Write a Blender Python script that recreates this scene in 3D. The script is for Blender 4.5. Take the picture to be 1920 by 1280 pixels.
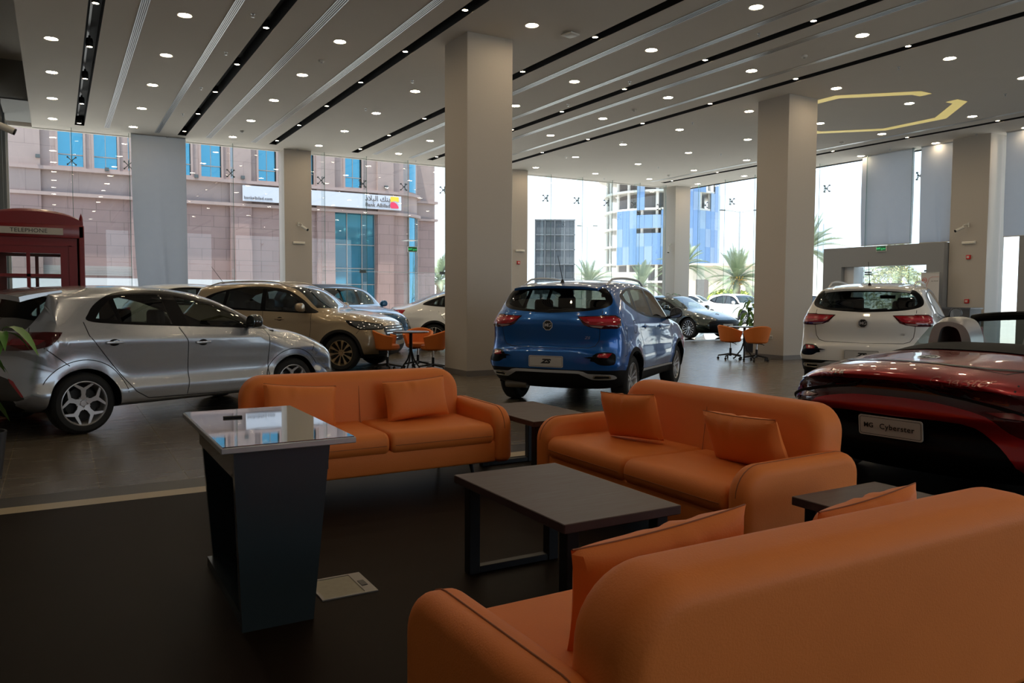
import bpy, bmesh, math, random
import numpy as np
from mathutils import Vector, Matrix
from mathutils.bvhtree import BVHTree
random.seed(7)
R = math.radians
PI = math.pi
scene = bpy.context.scene
COL = scene.collection
for o in list(bpy.data.objects):
    bpy.data.objects.remove(o)

# ---------------------------------------------------------------- camera
cam_d = bpy.data.cameras.new('camera')
cam = bpy.data.objects.new('camera', cam_d)
COL.objects.link(cam)
cam_d.sensor_width = 36.0
cam_d.lens = 1475.0 / 1920.0 * 36.0
cam_d.clip_end = 1500
PSI, PITCH, ROLL = R(59.92), R(3.287), R(-0.268)
EYE = Vector((0, 0, 1.41))
f0 = Vector((math.cos(PSI), math.sin(PSI), 0)); r0 = Vector((math.sin(PSI), -math.cos(PSI), 0)); zz = Vector((0, 0, 1))
FW = f0 * math.cos(PITCH) - zz * math.sin(PITCH)
u0 = r0.cross(FW)
RT = r0 * math.cos(ROLL) - u0 * math.sin(ROLL)
UP = u0 * math.cos(ROLL) + r0 * math.sin(ROLL)
mw = Matrix.Identity(4)
for i in range(3):
    mw[i][0] = RT[i]; mw[i][1] = UP[i]; mw[i][2] = -FW[i]; mw[i][3] = EYE[i]
cam.matrix_world = mw
scene.camera = cam

# ---------------------------------------------------------------- world, sun, exposure
w = bpy.data.worlds.new('world'); scene.world = w; w.use_nodes = True
nt = w.node_tree; nt.nodes.clear()
wo = nt.nodes.new('ShaderNodeOutputWorld'); bg = nt.nodes.new('ShaderNodeBackground')
tc = nt.nodes.new('ShaderNodeTexCoord'); sp = nt.nodes.new('ShaderNodeSeparateXYZ'); cr = nt.nodes.new('ShaderNodeValToRGB')
cr.color_ramp.elements[0].position = 0.0; cr.color_ramp.elements[0].color = (0.84, 0.92, 1.0, 1)
cr.color_ramp.elements[1].position = 0.6; cr.color_ramp.elements[1].color = (0.46, 0.68, 1.0, 1)
nt.links.new(tc.outputs['Generated'], sp.inputs[0]); nt.links.new(sp.outputs['Z'], cr.inputs[0])
nt.links.new(cr.outputs[0], bg.inputs[0]); nt.links.new(bg.outputs[0], wo.inputs[0])
bg.inputs[1].default_value = 2.1
sun_d = bpy.data.lights.new('sun', 'SUN'); sun = bpy.data.objects.new('sun', sun_d); COL.objects.link(sun)
sun_d.energy = 14.0; sun_d.angle = R(0.6); sun_d.color = (1.0, 0.95, 0.86)
# near-vertical midday sun
sun.rotation_euler = Vector((0.22, 0.10, -1.0)).to_track_quat('-Z', 'Y').to_euler()
sun.location = (0, -20, 40)
vs = scene.view_settings
vs.view_transform = 'Standard'; vs.look = 'None'; vs.gamma = 1.0; vs.use_curve_mapping = False
vs.exposure = 0.0
scene.cycles.max_bounces = 10; scene.cycles.transparent_max_bounces = 24
scene.cycles.diffuse_bounces = 5; scene.cycles.glossy_bounces = 5
scene.cycles.sample_clamp_indirect = 6.0
scene.cycles.caustics_reflective = False; scene.cycles.caustics_refractive = False

# ---------------------------------------------------------------- materials
MATS = {}
def srgb(c):
    return tuple((v / 12.92 if v <= 0.04045 else ((v + 0.055) / 1.055) ** 2.4) for v in [x / 255.0 for x in c])
def mat(name, color=(0.5, 0.5, 0.5), rough=0.5, metal=0.0, coat=0.0, emit=None, estr=0.0, spec=0.5, trans=0.0, noise=0.0, nscale=8.0, bump=0.0, bscale=60.0, coat_rough=0.03, alpha=1.0, flake=0.0, sheen=0.0):
    if name in MATS: return MATS[name]
    m = bpy.data.materials.new(name); m.use_nodes = True
    n = m.node_tree.nodes; l = m.node_tree.links
    b = n['Principled BSDF']
    b.inputs['Base Color'].default_value = (*color[:3], 1)
    b.inputs['Roughness'].default_value = rough
    b.inputs['Metallic'].default_value = metal
    b.inputs['Coat Weight'].default_value = coat
    b.inputs['Coat Roughness'].default_value = coat_rough
    b.inputs['Specular IOR Level'].default_value = spec
    b.inputs['Transmission Weight'].default_value = trans
    b.inputs['Sheen Weight'].default_value = sheen
    if emit: b.inputs['Emission Color'].default_value = (*emit, 1); b.inputs['Emission Strength'].default_value = estr
    if noise or bump or flake:
        t = n.new('ShaderNodeTexCoord')
    if noise:
        nz = n.new('ShaderNodeTexNoise'); nz.inputs['Scale'].default_value = nscale; nz.inputs['Detail'].default_value = 5
        mx = n.new('ShaderNodeMix'); mx.data_type = 'RGBA'
        mx.inputs[6].default_value = (*[c * (1 - noise) for c in color[:3]], 1)
        mx.inputs[7].default_value = (*[min(1, c * (1 + noise)) for c in color[:3]], 1)
        l.new(t.outputs['Object'], nz.inputs['Vector']); l.new(nz.outputs[0], mx.inputs[0]); l.new(mx.outputs[2], b.inputs['Base Color'])
    if bump:
        nb = n.new('ShaderNodeTexNoise'); nb.inputs['Scale'].default_value = bscale; nb.inputs['Detail'].default_value = 3
        bp = n.new('ShaderNodeBump'); bp.inputs['Strength'].default_value = bump; bp.inputs['Distance'].default_value = 0.01
        l.new(t.outputs['Object'], nb.inputs['Vector']); l.new(nb.outputs[0], bp.inputs['Height']); l.new(bp.outputs[0], b.inputs['Normal'])
    if flake:
        vz = n.new('ShaderNodeTexVoronoi'); vz.inputs['Scale'].default_value = 900
        bp = n.new('ShaderNodeBump'); bp.inputs['Strength'].default_value = flake; bp.inputs['Distance'].default_value = 0.001
        l.new(t.outputs['Object'], vz.inputs['Vector']); l.new(vz.outputs[0], bp.inputs['Height']); l.new(bp.outputs[0], b.inputs['Normal'])
    MATS[name] = m
    return m
def glassy(name, tint=(0.8, 0.9, 0.88), refl=1.0, rough=0.0, ior=1.45):
    """thin pane: tinted see-through with fresnel reflection"""
    if name in MATS: return MATS[name]
    m = bpy.data.materials.new(name); m.use_nodes = True
    n = m.node_tree.nodes; l = m.node_tree.links; n.clear()
    out = n.new('ShaderNodeOutputMaterial'); mx = n.new('ShaderNodeMixShader'); tr = n.new('ShaderNodeBsdfTransparent'); gl = n.new('ShaderNodeBsdfGlossy')
    lw_ = n.new('ShaderNodeLayerWeight'); lw_.inputs['Blend'].default_value = 0.5
    pw_ = n.new('ShaderNodeMath'); pw_.operation = 'POWER'; pw_.inputs[1].default_value = 5.0
    f0_ = 2.0 * ((ior - 1) / (ior + 1)) ** 2
    mu = n.new('ShaderNodeMath'); mu.operation = 'MULTIPLY_ADD'; mu.inputs[1].default_value = (1 - f0_) * refl; mu.inputs[2].default_value = f0_ * refl
    l.new(lw_.outputs['Facing'], pw_.inputs[0])
    tr.inputs[0].default_value = (*tint, 1); gl.inputs['Roughness'].default_value = rough; gl.inputs[0].default_value = (1, 1, 1, 1)
    l.new(pw_.outputs[0], mu.inputs[0]); l.new(mu.outputs[0], mx.inputs[0]); l.new(tr.outputs[0], mx.inputs[1]); l.new(gl.outputs[0], mx.inputs[2]); l.new(mx.outputs[0], out.inputs[0])
    MATS[name] = m
    return m

# ---------------------------------------------------------------- object helpers
def link(o):
    COL.objects.link(o); return o
def tag(o, label=None, cat=None, group=None, kind=None):
    if label: o['label'] = label
    if cat: o['category'] = cat
    if group: o['group'] = group
    if kind: o['kind'] = kind
    return o
def empty(name, loc=(0, 0, 0), rz=0.0, label=None, cat=None, group=None, kind=None):
    o = bpy.data.objects.new(name, None); link(o); o.empty_display_size = 0.1
    o.location = loc; o.rotation_euler = (0, 0, rz)
    return tag(o, label, cat, group, kind)
class MB:
    """collects geometry, builds ONE mesh object"""
    def __init__(self): self.v = []; self.f = []; self.s = []
    def add(self, vs_, fs_, smooth=False):
        b = len(self.v); self.v += [tuple(p) for p in vs_]; self.f += [tuple(i + b for i in q) for q in fs_]; self.s += [smooth] * len(fs_)
        return self
    def box(self, x0, x1, y0, y1, z0, z1):
        v = [(x0, y0, z0), (x1, y0, z0), (x1, y1, z0), (x0, y1, z0), (x0, y0, z1), (x1, y0, z1), (x1, y1, z1), (x0, y1, z1)]
        return self.add(v, [(0, 3, 2, 1), (4, 5, 6, 7), (0, 1, 5, 4), (1, 2, 6, 5), (2, 3, 7, 6), (3, 0, 4, 7)])
    def rbox(self, x0, x1, y0, y1, z0, z1, r=0.01, seg=2):
        bm = bmesh.new(); bmesh.ops.create_cube(bm, size=1)
        for v in bm.verts:
            v.co = ((x0 + x1) / 2 + v.co.x * (x1 - x0), (y0 + y1) / 2 + v.co.y * (y1 - y0), (z0 + z1) / 2 + v.co.z * (z1 - z0))
        bmesh.ops.bevel(bm, geom=bm.edges[:], offset=r, segments=seg, profile=0.5, affect='EDGES')
        return self.addbm(bm, True)
    def addbm(self, bm, smooth=True):
        bm.verts.index_update()
        vs_ = [v.co.copy() for v in bm.verts]; fs_ = [[v.index for v in f.verts] for f in bm.faces]
        bm.free(); return self.add(vs_, fs_, smooth)
    def prism(self, pts, axis, a, b, smooth=False):
        """closed 2D outline extruded along axis between a and b. axis 'x': pts=(y,z); 'y': (x,z); 'z': (x,y)"""
        n = len(pts)
        def P(p, t): return {'x': (t, p[0], p[1]), 'y': (p[0], t, p[1]), 'z': (p[0], p[1], t)}[axis]
        v = [P(p, a) for p in pts] + [P(p, b) for p in pts]
        f = [tuple(range(n))[::-1], tuple(range(n, 2 * n))] + [(i, (i + 1) % n, n + (i + 1) % n, n + i) for i in range(n)]
        return self.add(v, f, smooth)
    def puff(self, pts, axis, a, b, r, seg=5):
        """outline extruded with rounded rims of radius r"""
        n = len(pts)
        area = sum(pts[i][0] * pts[(i + 1) % n][1] - pts[(i + 1) % n][0] * pts[i][1] for i in range(n)) / 2
        sg = 1 if area > 0 else -1
        nor = []
        for i in range(n):
            p, q, s = pts[i - 1], pts[i], pts[(i + 1) % n]
            tx, ty = s[0] - p[0], s[1] - p[1]; L = math.hypot(tx, ty) or 1
            nor.append((ty / L * sg, -tx / L * sg))
        rings = []
        for k in range(seg + 1):
            t = k / seg * PI / 2
            rings.append((a + r * (1 - math.sin(t)), r * (1 - math.cos(t))))
        rings = [(x, y) for x, y in rings][::-1]
        lo = [(a + r * (1 - math.sin(k / seg * PI / 2)), r * (1 - math.cos((k / seg) * PI / 2)) ) for k in range(seg + 1)]
        prof = []
        for k in range(seg + 1):
            t = k / seg * PI / 2
            prof.append((a + r * (1 - math.sin(t)), r * (1 - math.cos(t))))   # t=0: at depth a+r, inset 0
        prof = prof[::-1]                                                     # from cap to side
        prof2 = [(b - (d - a), ins) for d, ins in prof][::-1]
        allp = prof + prof2
        def P(p, t): return {'x': (t, p[0], p[1]), 'y': (p[0], t, p[1]), 'z': (p[0], p[1], t)}[axis]
        v = []
        for d, ins in allp:
            for i in range(n): v.append(P((pts[i][0] - nor[i][0] * ins, pts[i][1] - nor[i][1] * ins), d))
        f = []
        for k in range(len(allp) - 1):
            for i in range(n):
                j = (i + 1) % n; f.append((k * n + i, k * n + j, (k + 1) * n + j, (k + 1) * n + i))
        f.append(tuple(range(n))[::-1]); m0 = (len(allp) - 1) * n; f.append(tuple(range(m0, m0 + n)))
        return self.add(v, f, True)
    def cyl(self, p0, p1, r0_, r1_=None, n=16, caps=True):
        p0 = Vector(p0); p1 = Vector(p1); r1_ = r0_ if r1_ is None else r1_
        d = (p1 - p0).normalized(); a = d.orthogonal().normalized(); b = d.cross(a)
        v = []
        for p, r in ((p0, r0_), (p1, r1_)):
            for i in range(n):
                t = 2 * PI * i / n; v.append(p + (a * math.cos(t) + b * math.sin(t)) * r)
        f = [(i, (i + 1) % n, n + (i + 1) % n, n + i) for i in range(n)]
        self.add(v, f, True)
        if caps: self.add(v, [tuple(range(n))[::-1], tuple(range(n, 2 * n))], False)
        return self
    def tube(self, pts, r, n=8, closed=False):
        pts = [Vector(p) for p in pts]; m = len(pts); v = []; up = None
        rr = r if isinstance(r, (list, tuple)) else [r] * m
        for i in range(m):
            if closed: d = pts[(i + 1) % m] - pts[i - 1]
            else: d = pts[min(i + 1, m - 1)] - pts[max(i - 1, 0)]
            d.normalize()
            a = d.orthogonal().normalized() if up is None else (up - d * up.dot(d)).normalized()
            up = a; b = d.cross(a)
            for k in range(n):
                t = 2 * PI * k / n; v.append(pts[i] + (a * math.cos(t) + b * math.sin(t)) * rr[i])
        f = []
        for i in range(m if closed else m - 1):
            j = (i + 1) % m
            for k in range(n): f.append((i * n + k, i * n + (k + 1) % n, j * n + (k + 1) % n, j * n + k))
        if not closed: f.append(tuple(range(n))[::-1]); f.append(tuple(range((m - 1) * n, m * n)))
        return self.add(v, f, True)
    def lathe(self, prof, n=24, axis='z', c=(0, 0, 0), closed=False):
        """prof: (r, h) pairs revolved about axis through c"""
        v = []; m = len(prof)
        for i in range(n):
            t = 2 * PI * i / n; cs, sn = math.cos(t), math.sin(t)
            for r, h in prof:
                p = {'z': (r * cs, r * sn, h), 'y': (r * cs, h, r * sn), 'x': (h, r * cs, r * sn)}[axis]
                v.append((p[0] + c[0], p[1] + c[1], p[2] + c[2]))
        f = []
        for i in range(n):
            j = (i + 1) % n
            for k in range(m if closed else m - 1):
                k2 = (k + 1) % m
                f.append((i * m + k, j * m + k, j * m + k2, i * m + k2))
        return self.add(v, f, True)
    def grid(self, fn, nu, nv, smooth=True, closeu=False):
        v = [fn(i / (nu if closeu else nu - 1), j / (nv - 1)) for i in range(nu) for j in range(nv)]
        f = []
        for i in range(nu if closeu else nu - 1):
            for j in range(nv - 1):
                a = i * nv + j; b = ((i + 1) % nu) * nv + j
                f.append((a, b, b + 1, a + 1))
        return self.add(v, f, smooth)
    def xf(self, M, start=0):
        self.v = self.v[:start] + [tuple(M @ Vector(p)) for p in self.v[start:]]; return self
    def build(self, name, m, parent=None, fixn=True, sharp=35):
        me = bpy.data.meshes.new(name); me.from_pydata([tuple(p) for p in self.v], [], self.f)
        if fixn:
            bm = bmesh.new(); bm.from_mesh(me); bmesh.ops.remove_doubles(bm, verts=bm.verts, dist=1e-5) if len(self.v) < 60000 else None
            bmesh.ops.recalc_face_normals(bm, faces=bm.faces)
            bm.to_mesh(me); bm.free()
            if any(self.s):
                for p in me.polygons: p.use_smooth = True
                if hasattr(me, 'set_sharp_from_angle'): me.set_sharp_from_angle(angle=R(sharp))
        else:
            for p, s in zip(me.polygons, self.s): p.use_smooth = s
        if isinstance(m, (list, tuple)):
            for q in m: me.materials.append(q)
        elif m: me.materials.append(m)
        o = bpy.data.objects.new(name, me); link(o)
        if parent: o.parent = parent
        return o
KIDS = {}
def copy_tree(o, parent=None):
    c = o.copy(); COL.objects.link(c); c.parent = parent
    for ch in list(o.children):
        if ch.name in bpy.data.objects: copy_tree(ch, c)
    return c
def place(o, loc, rz=0.0, label=None, group=None):
    o.location = loc; o.rotation_euler = (0, 0, rz)
    if label: o['label'] = label
    if group: o['group'] = group
    return o
def text_obj(name, s, size, m, parent=None, M=None, ext=0.002, align='CENTER', shear=0.0, offset=0.0, spacing=1.0):
    cu = bpy.data.curves.new(name, 'FONT'); cu.body = s; cu.size = size; cu.extrude = ext; cu.align_x = align; cu.align_y = 'CENTER'
    cu.shear = shear; cu.offset = offset; cu.space_character = spacing; cu.resolution_u = 3
    tmp = bpy.data.objects.new(name + '_src', cu); link(tmp)
    me = bpy.data.meshes.new_from_object(tmp)
    bpy.data.objects.remove(tmp); bpy.data.curves.remove(cu)
    me.name = name
    if M is not None: me.transform(M)
    me.materials.clear(); me.materials.append(m)
    o = bpy.data.objects.new(name, me); link(o)
    if parent: o.parent = parent
    return o
def frameM(origin, xdir, ydir):
    x = Vector(xdir).normalized(); y = Vector(ydir).normalized(); z = x.cross(y)
    M = Matrix.Identity(4)
    for i in range(3): M[i][0] = x[i]; M[i][1] = y[i]; M[i][2] = z[i]; M[i][3] = origin[i]
    return M
def rrect(x0, x1, y0, y1, r, seg=5):
    rs = r if isinstance(r, (list, tuple)) else [r] * 4
    out = []
    for (cx, cy, a0, q) in ((x1 - rs[0], y1 - rs[0], 0, rs[0]), (x0 + rs[1], y1 - rs[1], 90, rs[1]), (x0 + rs[2], y0 + rs[2], 180, rs[2]), (x1 - rs[3], y0 + rs[3], 270, rs[3])):
        for k in range(seg + 1):
            t = R(a0 + 90 * k / seg); out.append((cx + q * math.cos(t), cy + q * math.sin(t)))
    return out
def catmull(pts, n=8, closed=False):
    out = []; m = len(pts); dim = len(pts[0])
    rng = range(m if closed else m - 1)
    for i in rng:
        if closed: p0, p1, p2, p3 = pts[i - 1], pts[i], pts[(i + 1) % m], pts[(i + 2) % m]
        else: p0, p1, p2, p3 = pts[max(i - 1, 0)], pts[i], pts[i + 1], pts[min(i + 2, m - 1)]
        for k in range(n):
            t = k / n
            out.append(tuple(0.5 * ((2 * p1[d]) + (-p0[d] + p2[d]) * t + (2 * p0[d] - 5 * p1[d] + 4 * p2[d] - p3[d]) * t * t + (-p0[d] + 3 * p1[d] - 3 * p2[d] + p3[d]) * t ** 3) for d in range(dim)))
    if not closed: out.append(tuple(pts[-1]))
    return out
# ================================================================ ROOM
CH = 5.93                      # ceiling height
X0, X1, Y0, Y1 = -0.45, 22.95, -9.0, 25.3
GRIDX = [0.04, 1.92, 4.5, 7.0, 9.57, 12.15, 14.72, 17.3, 19.85, 22.35]
GRIDY = [-6.03, -3.53, -1.03, 1.47, 3.97, 6.47, 8.97, 11.47, 13.95, 16.42, 18.87, 21.35, 23.8]
SLOTX = [0.66, 3.21, 5.75, 8.3, 10.9, 13.44, 20.98]
M_ceil = mat('ceiling_paint', (0.66, 0.61, 0.55), 0.9, noise=0.02, nscale=2)
M_wall = mat('column_paint', (0.48, 0.435, 0.385), 0.85, noise=0.03, nscale=40, bump=0.06, bscale=220)
M_black = mat('matt_black', (0.004, 0.004, 0.005), 0.7)
M_alu = mat('brushed_aluminium', (0.55, 0.56, 0.57), 0.35, 0.9)
M_glass = glassy('window_glass', (0.93, 0.97, 0.96), 1.0)
M_fin = glassy('glass_fin', (0.86, 0.93, 0.92), 0.8)
M_edge = mat('glass_edge', (0.03, 0.12, 0.10), 0.2)
M_steel = mat('dark_steel', (0.10, 0.11, 0.11), 0.35, 0.7)
M_gold = mat('brass_line', (0.5, 0.4, 0.2), 0.4, 0.6)

def floor_material():
    m = bpy.data.materials.new('floor_tiles'); m.use_nodes = True
    n = m.node_tree.nodes; l = m.node_tree.links; b = n['Principled BSDF']
    t = n.new('ShaderNodeTexCoord'); mp = n.new('ShaderNodeMapping'); mp.inputs['Location'].default_value = (0.37, -0.3, 0)
    mp.inputs['Rotation'].default_value = (0, 0, 0)
    br = n.new('ShaderNodeTexBrick'); br.offset = 0.0; br.inputs['Scale'].default_value = 1.0
    br.inputs['Brick Width'].default_value = 0.6115; br.inputs['Row Height'].default_value = 1.22; br.inputs['Mortar Size'].default_value = 0.0022
    br.inputs['Mortar Smooth'].default_value = 0.1
    br.inputs['Color1'].default_value = (0.16, 0.132, 0.098, 1); br.inputs['Color2'].default_value = (0.175, 0.146, 0.11, 1); br.inputs['Mortar'].default_value = (0.36, 0.3, 0.21, 1)
    mp2 = n.new('ShaderNodeMapping'); mp2.inputs['Scale'].default_value = (1.2, 14, 1)
    nz = n.new('ShaderNodeTexNoise'); nz.inputs['Scale'].default_value = 1.6; nz.inputs['Detail'].default_value = 6
    mx = n.new('ShaderNodeMix'); mx.data_type = 'RGBA'; mx.blend_type = 'MULTIPLY'; mx.inputs[0].default_value = 0.55
    l.new(t.outputs['Object'], mp.inputs[0]); l.new(mp.outputs[0], br.inputs[0]); l.new(t.outputs['Object'], mp2.inputs[0]); l.new(mp2.outputs[0], nz.inputs['Vector'])
    l.new(br.outputs[0], mx.inputs[6]); l.new(nz.outputs[0], mx.inputs[7]); l.new(mx.outputs[2], b.inputs['Base Color'])
    mr = n.new('ShaderNodeMapRange'); mr.inputs[3].default_value = 0.16; mr.inputs[4].default_value = 0.34
    l.new(nz.outputs[0], mr.inputs[0]); l.new(mr.outputs[0], b.inputs['Roughness'])
    bp = n.new('ShaderNodeBump'); bp.inputs['Strength'].default_value = 0.12; bp.inputs['Distance'].default_value = 0.004
    l.new(nz.outputs[0], bp.inputs['Height']); l.new(bp.outputs[0], b.inputs['Normal'])
    b.inputs['Specular IOR Level'].default_value = 0.6
    return m
M_floor = floor_material()
M_dark = mat('dark_lounge_tiles', (0.011, 0.0062, 0.0035), 0.5, noise=0.25, nscale=3, spec=0.05)
M_cream = mat('cream_stone_strip', (0.42, 0.34, 0.22), 0.35, noise=0.05, nscale=20)
o = MB().box(-4.0, X1 + 0.2, 6.4, Y1 + 0.3, -0.1, 0).build('floor', M_floor); tag(o, 'grey-brown tiled showroom floor with long joints', kind='structure')
o = MB().box(-4.0, X1 + 0.2, Y0, 5.93, -0.1, 0).build('floor', M_dark); tag(o, 'dark brown tiled floor of the lounge area', kind='structure')
o = MB().box(-4.0, X1 + 0.2, 5.93, 6.105, -0.1, 0.0).build('trim_1', M_cream); tag(o, 'cream stone strip across the floor', kind='structure')
o = MB().box(-4.0, X1 + 0.2, 6.105, 6.4, -0.1, 0.0).build('trim_2', mat('border_tile', (0.022, 0.018, 0.017), 0.4)); tag(o, 'black tile border beside the cream strip', kind='structure')

# ceiling with open slots
cb = MB(); edges = [X0] + [v for x in SLOTX for v in (x - 0.115, x + 0.115)] + [X1 + 0.2]
for i in range(0, len(edges), 2): cb.box(edges[i], edges[i + 1], Y0, Y1 + 0.05, CH, CH + 0.25)
for i, x in enumerate(SLOTX):
    cb.box(x - 0.115, x + 0.115, 24.35, Y1 + 0.05, CH, CH + 0.25)
    if i == 6: pass
tag(cb.build('ceiling', M_ceil), 'white plasterboard ceiling with long recesses', kind='structure')
for i, x in enumerate(SLOTX):
    mb = MB(); a = 0.115; y0 = Y0
    mb.box(x - a, x + a, y0, 24.35, CH + 0.24, CH + 0.26)
    mb.box(x - a - 0.004, x - a + 0.004, y0, 24.35, CH + 0.004, CH + 0.24); mb.box(x + a - 0.004, x + a + 0.004, y0, 24.35, CH + 0.004, CH + 0.24); mb.box(x - a, x + a, 24.335, 24.345, CH + .004, CH + 0.24)
    where = ['leftmost, above the telephone box', 'second from the left', 'third from the left, left of the near column', 'passing behind the top of the near column', 'second to the right of the near column', 'third to the right of the near column', 'far right, near the blinds'][i]
    tag(mb.build('ceiling_slot', M_black), 'black recessed ceiling channel, ' + where, 'ceiling slot', 'black light channels in the ceiling')
# roof slab + hidden enclosure behind camera
M_plain = mat('back_wall_paint', (0.42, 0.40, 0.38), 0.9)
tag(MB().box(-5, X1 + 1.4, Y0 - 0.5, Y1 + 1.0, CH + 0.9, CH + 1.3).build('ceiling', M_ceil), 'roof slab above the ceiling', kind='structure')
tag(MB().box(-4.2, 3.0, Y0 - 0.2, Y0, 0, CH + 0.9).box(20.0, X1 + 0.2, Y0 - 0.2, Y0, 0, CH + 0.9).box(3.0, 20.0, Y0 - 0.2, Y0, CH - .2, CH + 0.9).build('wall_back', M_plain), 'plain wall behind the lounge', kind='structure')

# ---------------- linear air diffusers
M_slit = mat('diffuser_slit', (0.01, 0.01, 0.01), 0.6)
for i, (x, hw) in enumerate([(1.31, .055), (2.56, .055), (3.92, .07), (5.18, .065), (8.95, .07), (10.2, .06), (11.5, .07), (12.75, .05), (20.35, .05)]):
    root = empty('air_diffuser', (x, 0, CH)); tag(root, 'long silver slotted air diffuser in the ceiling, ' + ['left of the first ceiling lamp row', 'right of the leftmost lamp column', 'left of the third black channel', 'just left of the third black channel', 'right of the near column top, topmost', 'second silver strip right of the near column', 'third silver strip right of the near column', 'silver strip beside the last long black channel', 'thin one beside the far right black channel'][i], 'air vent', 'silver linear air diffusers')
    fr = MB(); y0, y1 = -4.0, 24.3
    for s in (-1, 1): fr.box(s * hw - 0.009, s * hw + 0.009, y0, y1, -0.008, 0.01)
    nb = 3
    for k in range(nb): 
        xx = -hw + 2 * hw * (k + 1) / (nb + 1) ; fr.box(xx - 0.008, xx + 0.008, y0, y1, -0.006, 0.01)
    fr.build('frame', M_alu, root)
    MB().box(-hw, hw, y0, y1, -0.002, 0.002).build('slit', M_slit, root)

# ---------------- downlights
M_lamp = mat('downlight_glow', (1, 1, 1), 0.5, emit=(1.0, 0.80, 0.54), estr=98.0)
M_trim = mat('downlight_ring', (0.75, 0.72, 0.66), 0.4)
dl = empty('downlight', (0, 0, 0))
MB().lathe([(0.098, 0.004), (0.112, -0.006), (0.122, -0.004), (0.124, 0.0)], 24).build('trim_ring', M_trim, dl)
MB().lathe([(0.0, -0.002), (0.098, 0.0), (0.098, 0.006)], 24).build('lens', M_lamp, dl)
first = True
rown = lambda j: ['', '', '', '', '', '', 'nearest', 'second nearest', 'third', 'fourth', 'fifth', 'sixth', 'farthest'][j]
for j, y in enumerate(GRIDY):
    for i, x in enumerate(GRIDX):
        if j < 6 and (i + j) % 2: continue        # behind the viewer: a thinner grid
        if 6.1 < x < 7.2 and 12.2 < y < 13.3: continue
        o = dl if first else copy_tree(dl)
        first = False
        cn_ = ['first', 'second', 'third', 'fourth', 'fifth', 'sixth', 'seventh', 'eighth', 'ninth', 'tenth'][i]
        if j >= 6: lab = 'round recessed ceiling lamp, %s row from the lounge, %s column from left' % (['nearest', 'second', 'third', 'fourth', 'fifth', 'sixth', 'farthest'][j - 6], cn_)
        else: lab = 'round ceiling lamp over the lounge, %s row before the visible ones, %s from left' % (['sixth', 'fifth', 'fourth', 'third', 'second', 'first'][j], cn_)
        place(o, (x, y, CH)); tag(o, lab, 'ceiling lamp', 'round downlights in the ceiling')
M_spot = mat('slot_spot_glow', (1, 1, 1), 0.5, emit=(1.0, 0.78, 0.50), estr=45.0)
sl = empty('slot_lamp', (0, 0, 0))
MB().lathe([(0.045, 0.16), (0.062, 0.15), (0.062, 0.02), (0.048, 0.02)], 16).build('housing', M_black, sl)
MB().lathe([(0.0, 0.022), (0.048, 0.024)], 16).build('lens', M_spot, sl)
first = True
for i, x in enumerate(SLOTX[1:]):
    for j, y in enumerate(GRIDY[6:]):
        o = sl if first else copy_tree(sl); first = False
        place(o, (x, y, CH)); tag(o, 'small spot lamp in the %s black ceiling channel from left, %s from the lounge' % (['second', 'third', 'fourth', 'fifth', 'sixth', 'seventh'][i], ['nearest', 'second', 'third', 'fourth', 'fifth', 'sixth', 'farthest'][j]), 'spot lamp', 'spot lamps in the black channels')
tk = tag(MB().box(-0.018, 0.018, -4, 24.0, 0.12, 0.15).build('lamp_track', mat('track_grey', (0.22, 0.22, 0.23), 0.4, 0.5)), 'thin grey lamp rail inside the leftmost black ceiling channel', 'track'); tk.location = (0.62, 0, CH + .065)
ts = empty('track_spotlight', (0, 0, 0))
MB().cyl((0, 0, 0.13), (0, 0, 0.07), 0.02, n=10).build('bracket', mat('chrome', (0.8, 0.8, 0.8), 0.08, 1.0), ts)
MB().lathe([(0.0, 0.09), (0.05, 0.085), (0.062, 0.02), (0.062, -0.07), (0.05, -0.07)], 18).build('housing', M_black, ts)
MB().lathe([(0.0, -0.06), (0.052, -0.062)], 18).build('lens', M_spot, ts)
for j, y in enumerate(GRIDY[7:]):
    o = ts if j == 0 else copy_tree(ts)
    place(o, (0.64, y, CH + 0.02)); tag(o, 'black track spotlight in the leftmost ceiling channel, %s' % ['nearest', 'second nearest', 'third from the lounge', 'fourth from the lounge', 'fifth', 'farthest, by the glass wall'][j], 'spotlight', 'track spotlights')
# sprinklers and detectors
spk = empty('sprinkler', (0, 0, 0))
MB().lathe([(0.0, 0.0), (0.035, 0.0), (0.03, -0.008), (0.008, -0.012), (0.008, -0.05), (0.0, -0.05)], 14).build('stem', M_alu, spk)
MB().lathe([(0.0, -0.05), (0.028, -0.052), (0.0, -0.055)], 12).build('deflector', M_alu, spk)
first = True
for si, (x, ys) in enumerate([(2.86, (13.32, 15.64, 18.54, 21.43, 24.7)), (6.6, (15.63, 18.51, 24.7)), (10.55, (9.81, 13.33, 15.63, 18.5, 24.7)), (14.4, (9.8, 15.57, 18.53, 21.42)), (18.3, (9.86, 18.48, 21.47, 24.6)), (22.05, (12.6, 15.2))]):
    for yi, y in enumerate(ys):
        o = spk if first else copy_tree(spk); first = False
        place(o, (x, y, CH)); tag(o, 'tiny ceiling sprinkler head, %s line from the left, %s from the lounge' % (['first', 'second', 'third', 'fourth', 'fifth', 'sixth'][si], ['nearest', 'second', 'third', 'fourth', 'fifth'][yi]), 'sprinkler', 'ceiling sprinkler heads')
sd = empty('smoke_detector', (0, 0, 0))
MB().lathe([(0.0, -0.045), (0.04, -0.045), (0.055, -0.03), (0.058, 0.0)], 20).build('housing', mat('white_plastic', (0.7, 0.68, 0.63), 0.5), sd)
MB().lathe([(0.0, -0.052), (0.02, -0.05), (0.022, -0.044)], 12).build('sensor_cap', mat('grey_plastic', (0.3, 0.3, 0.3), 0.5), sd)
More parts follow.
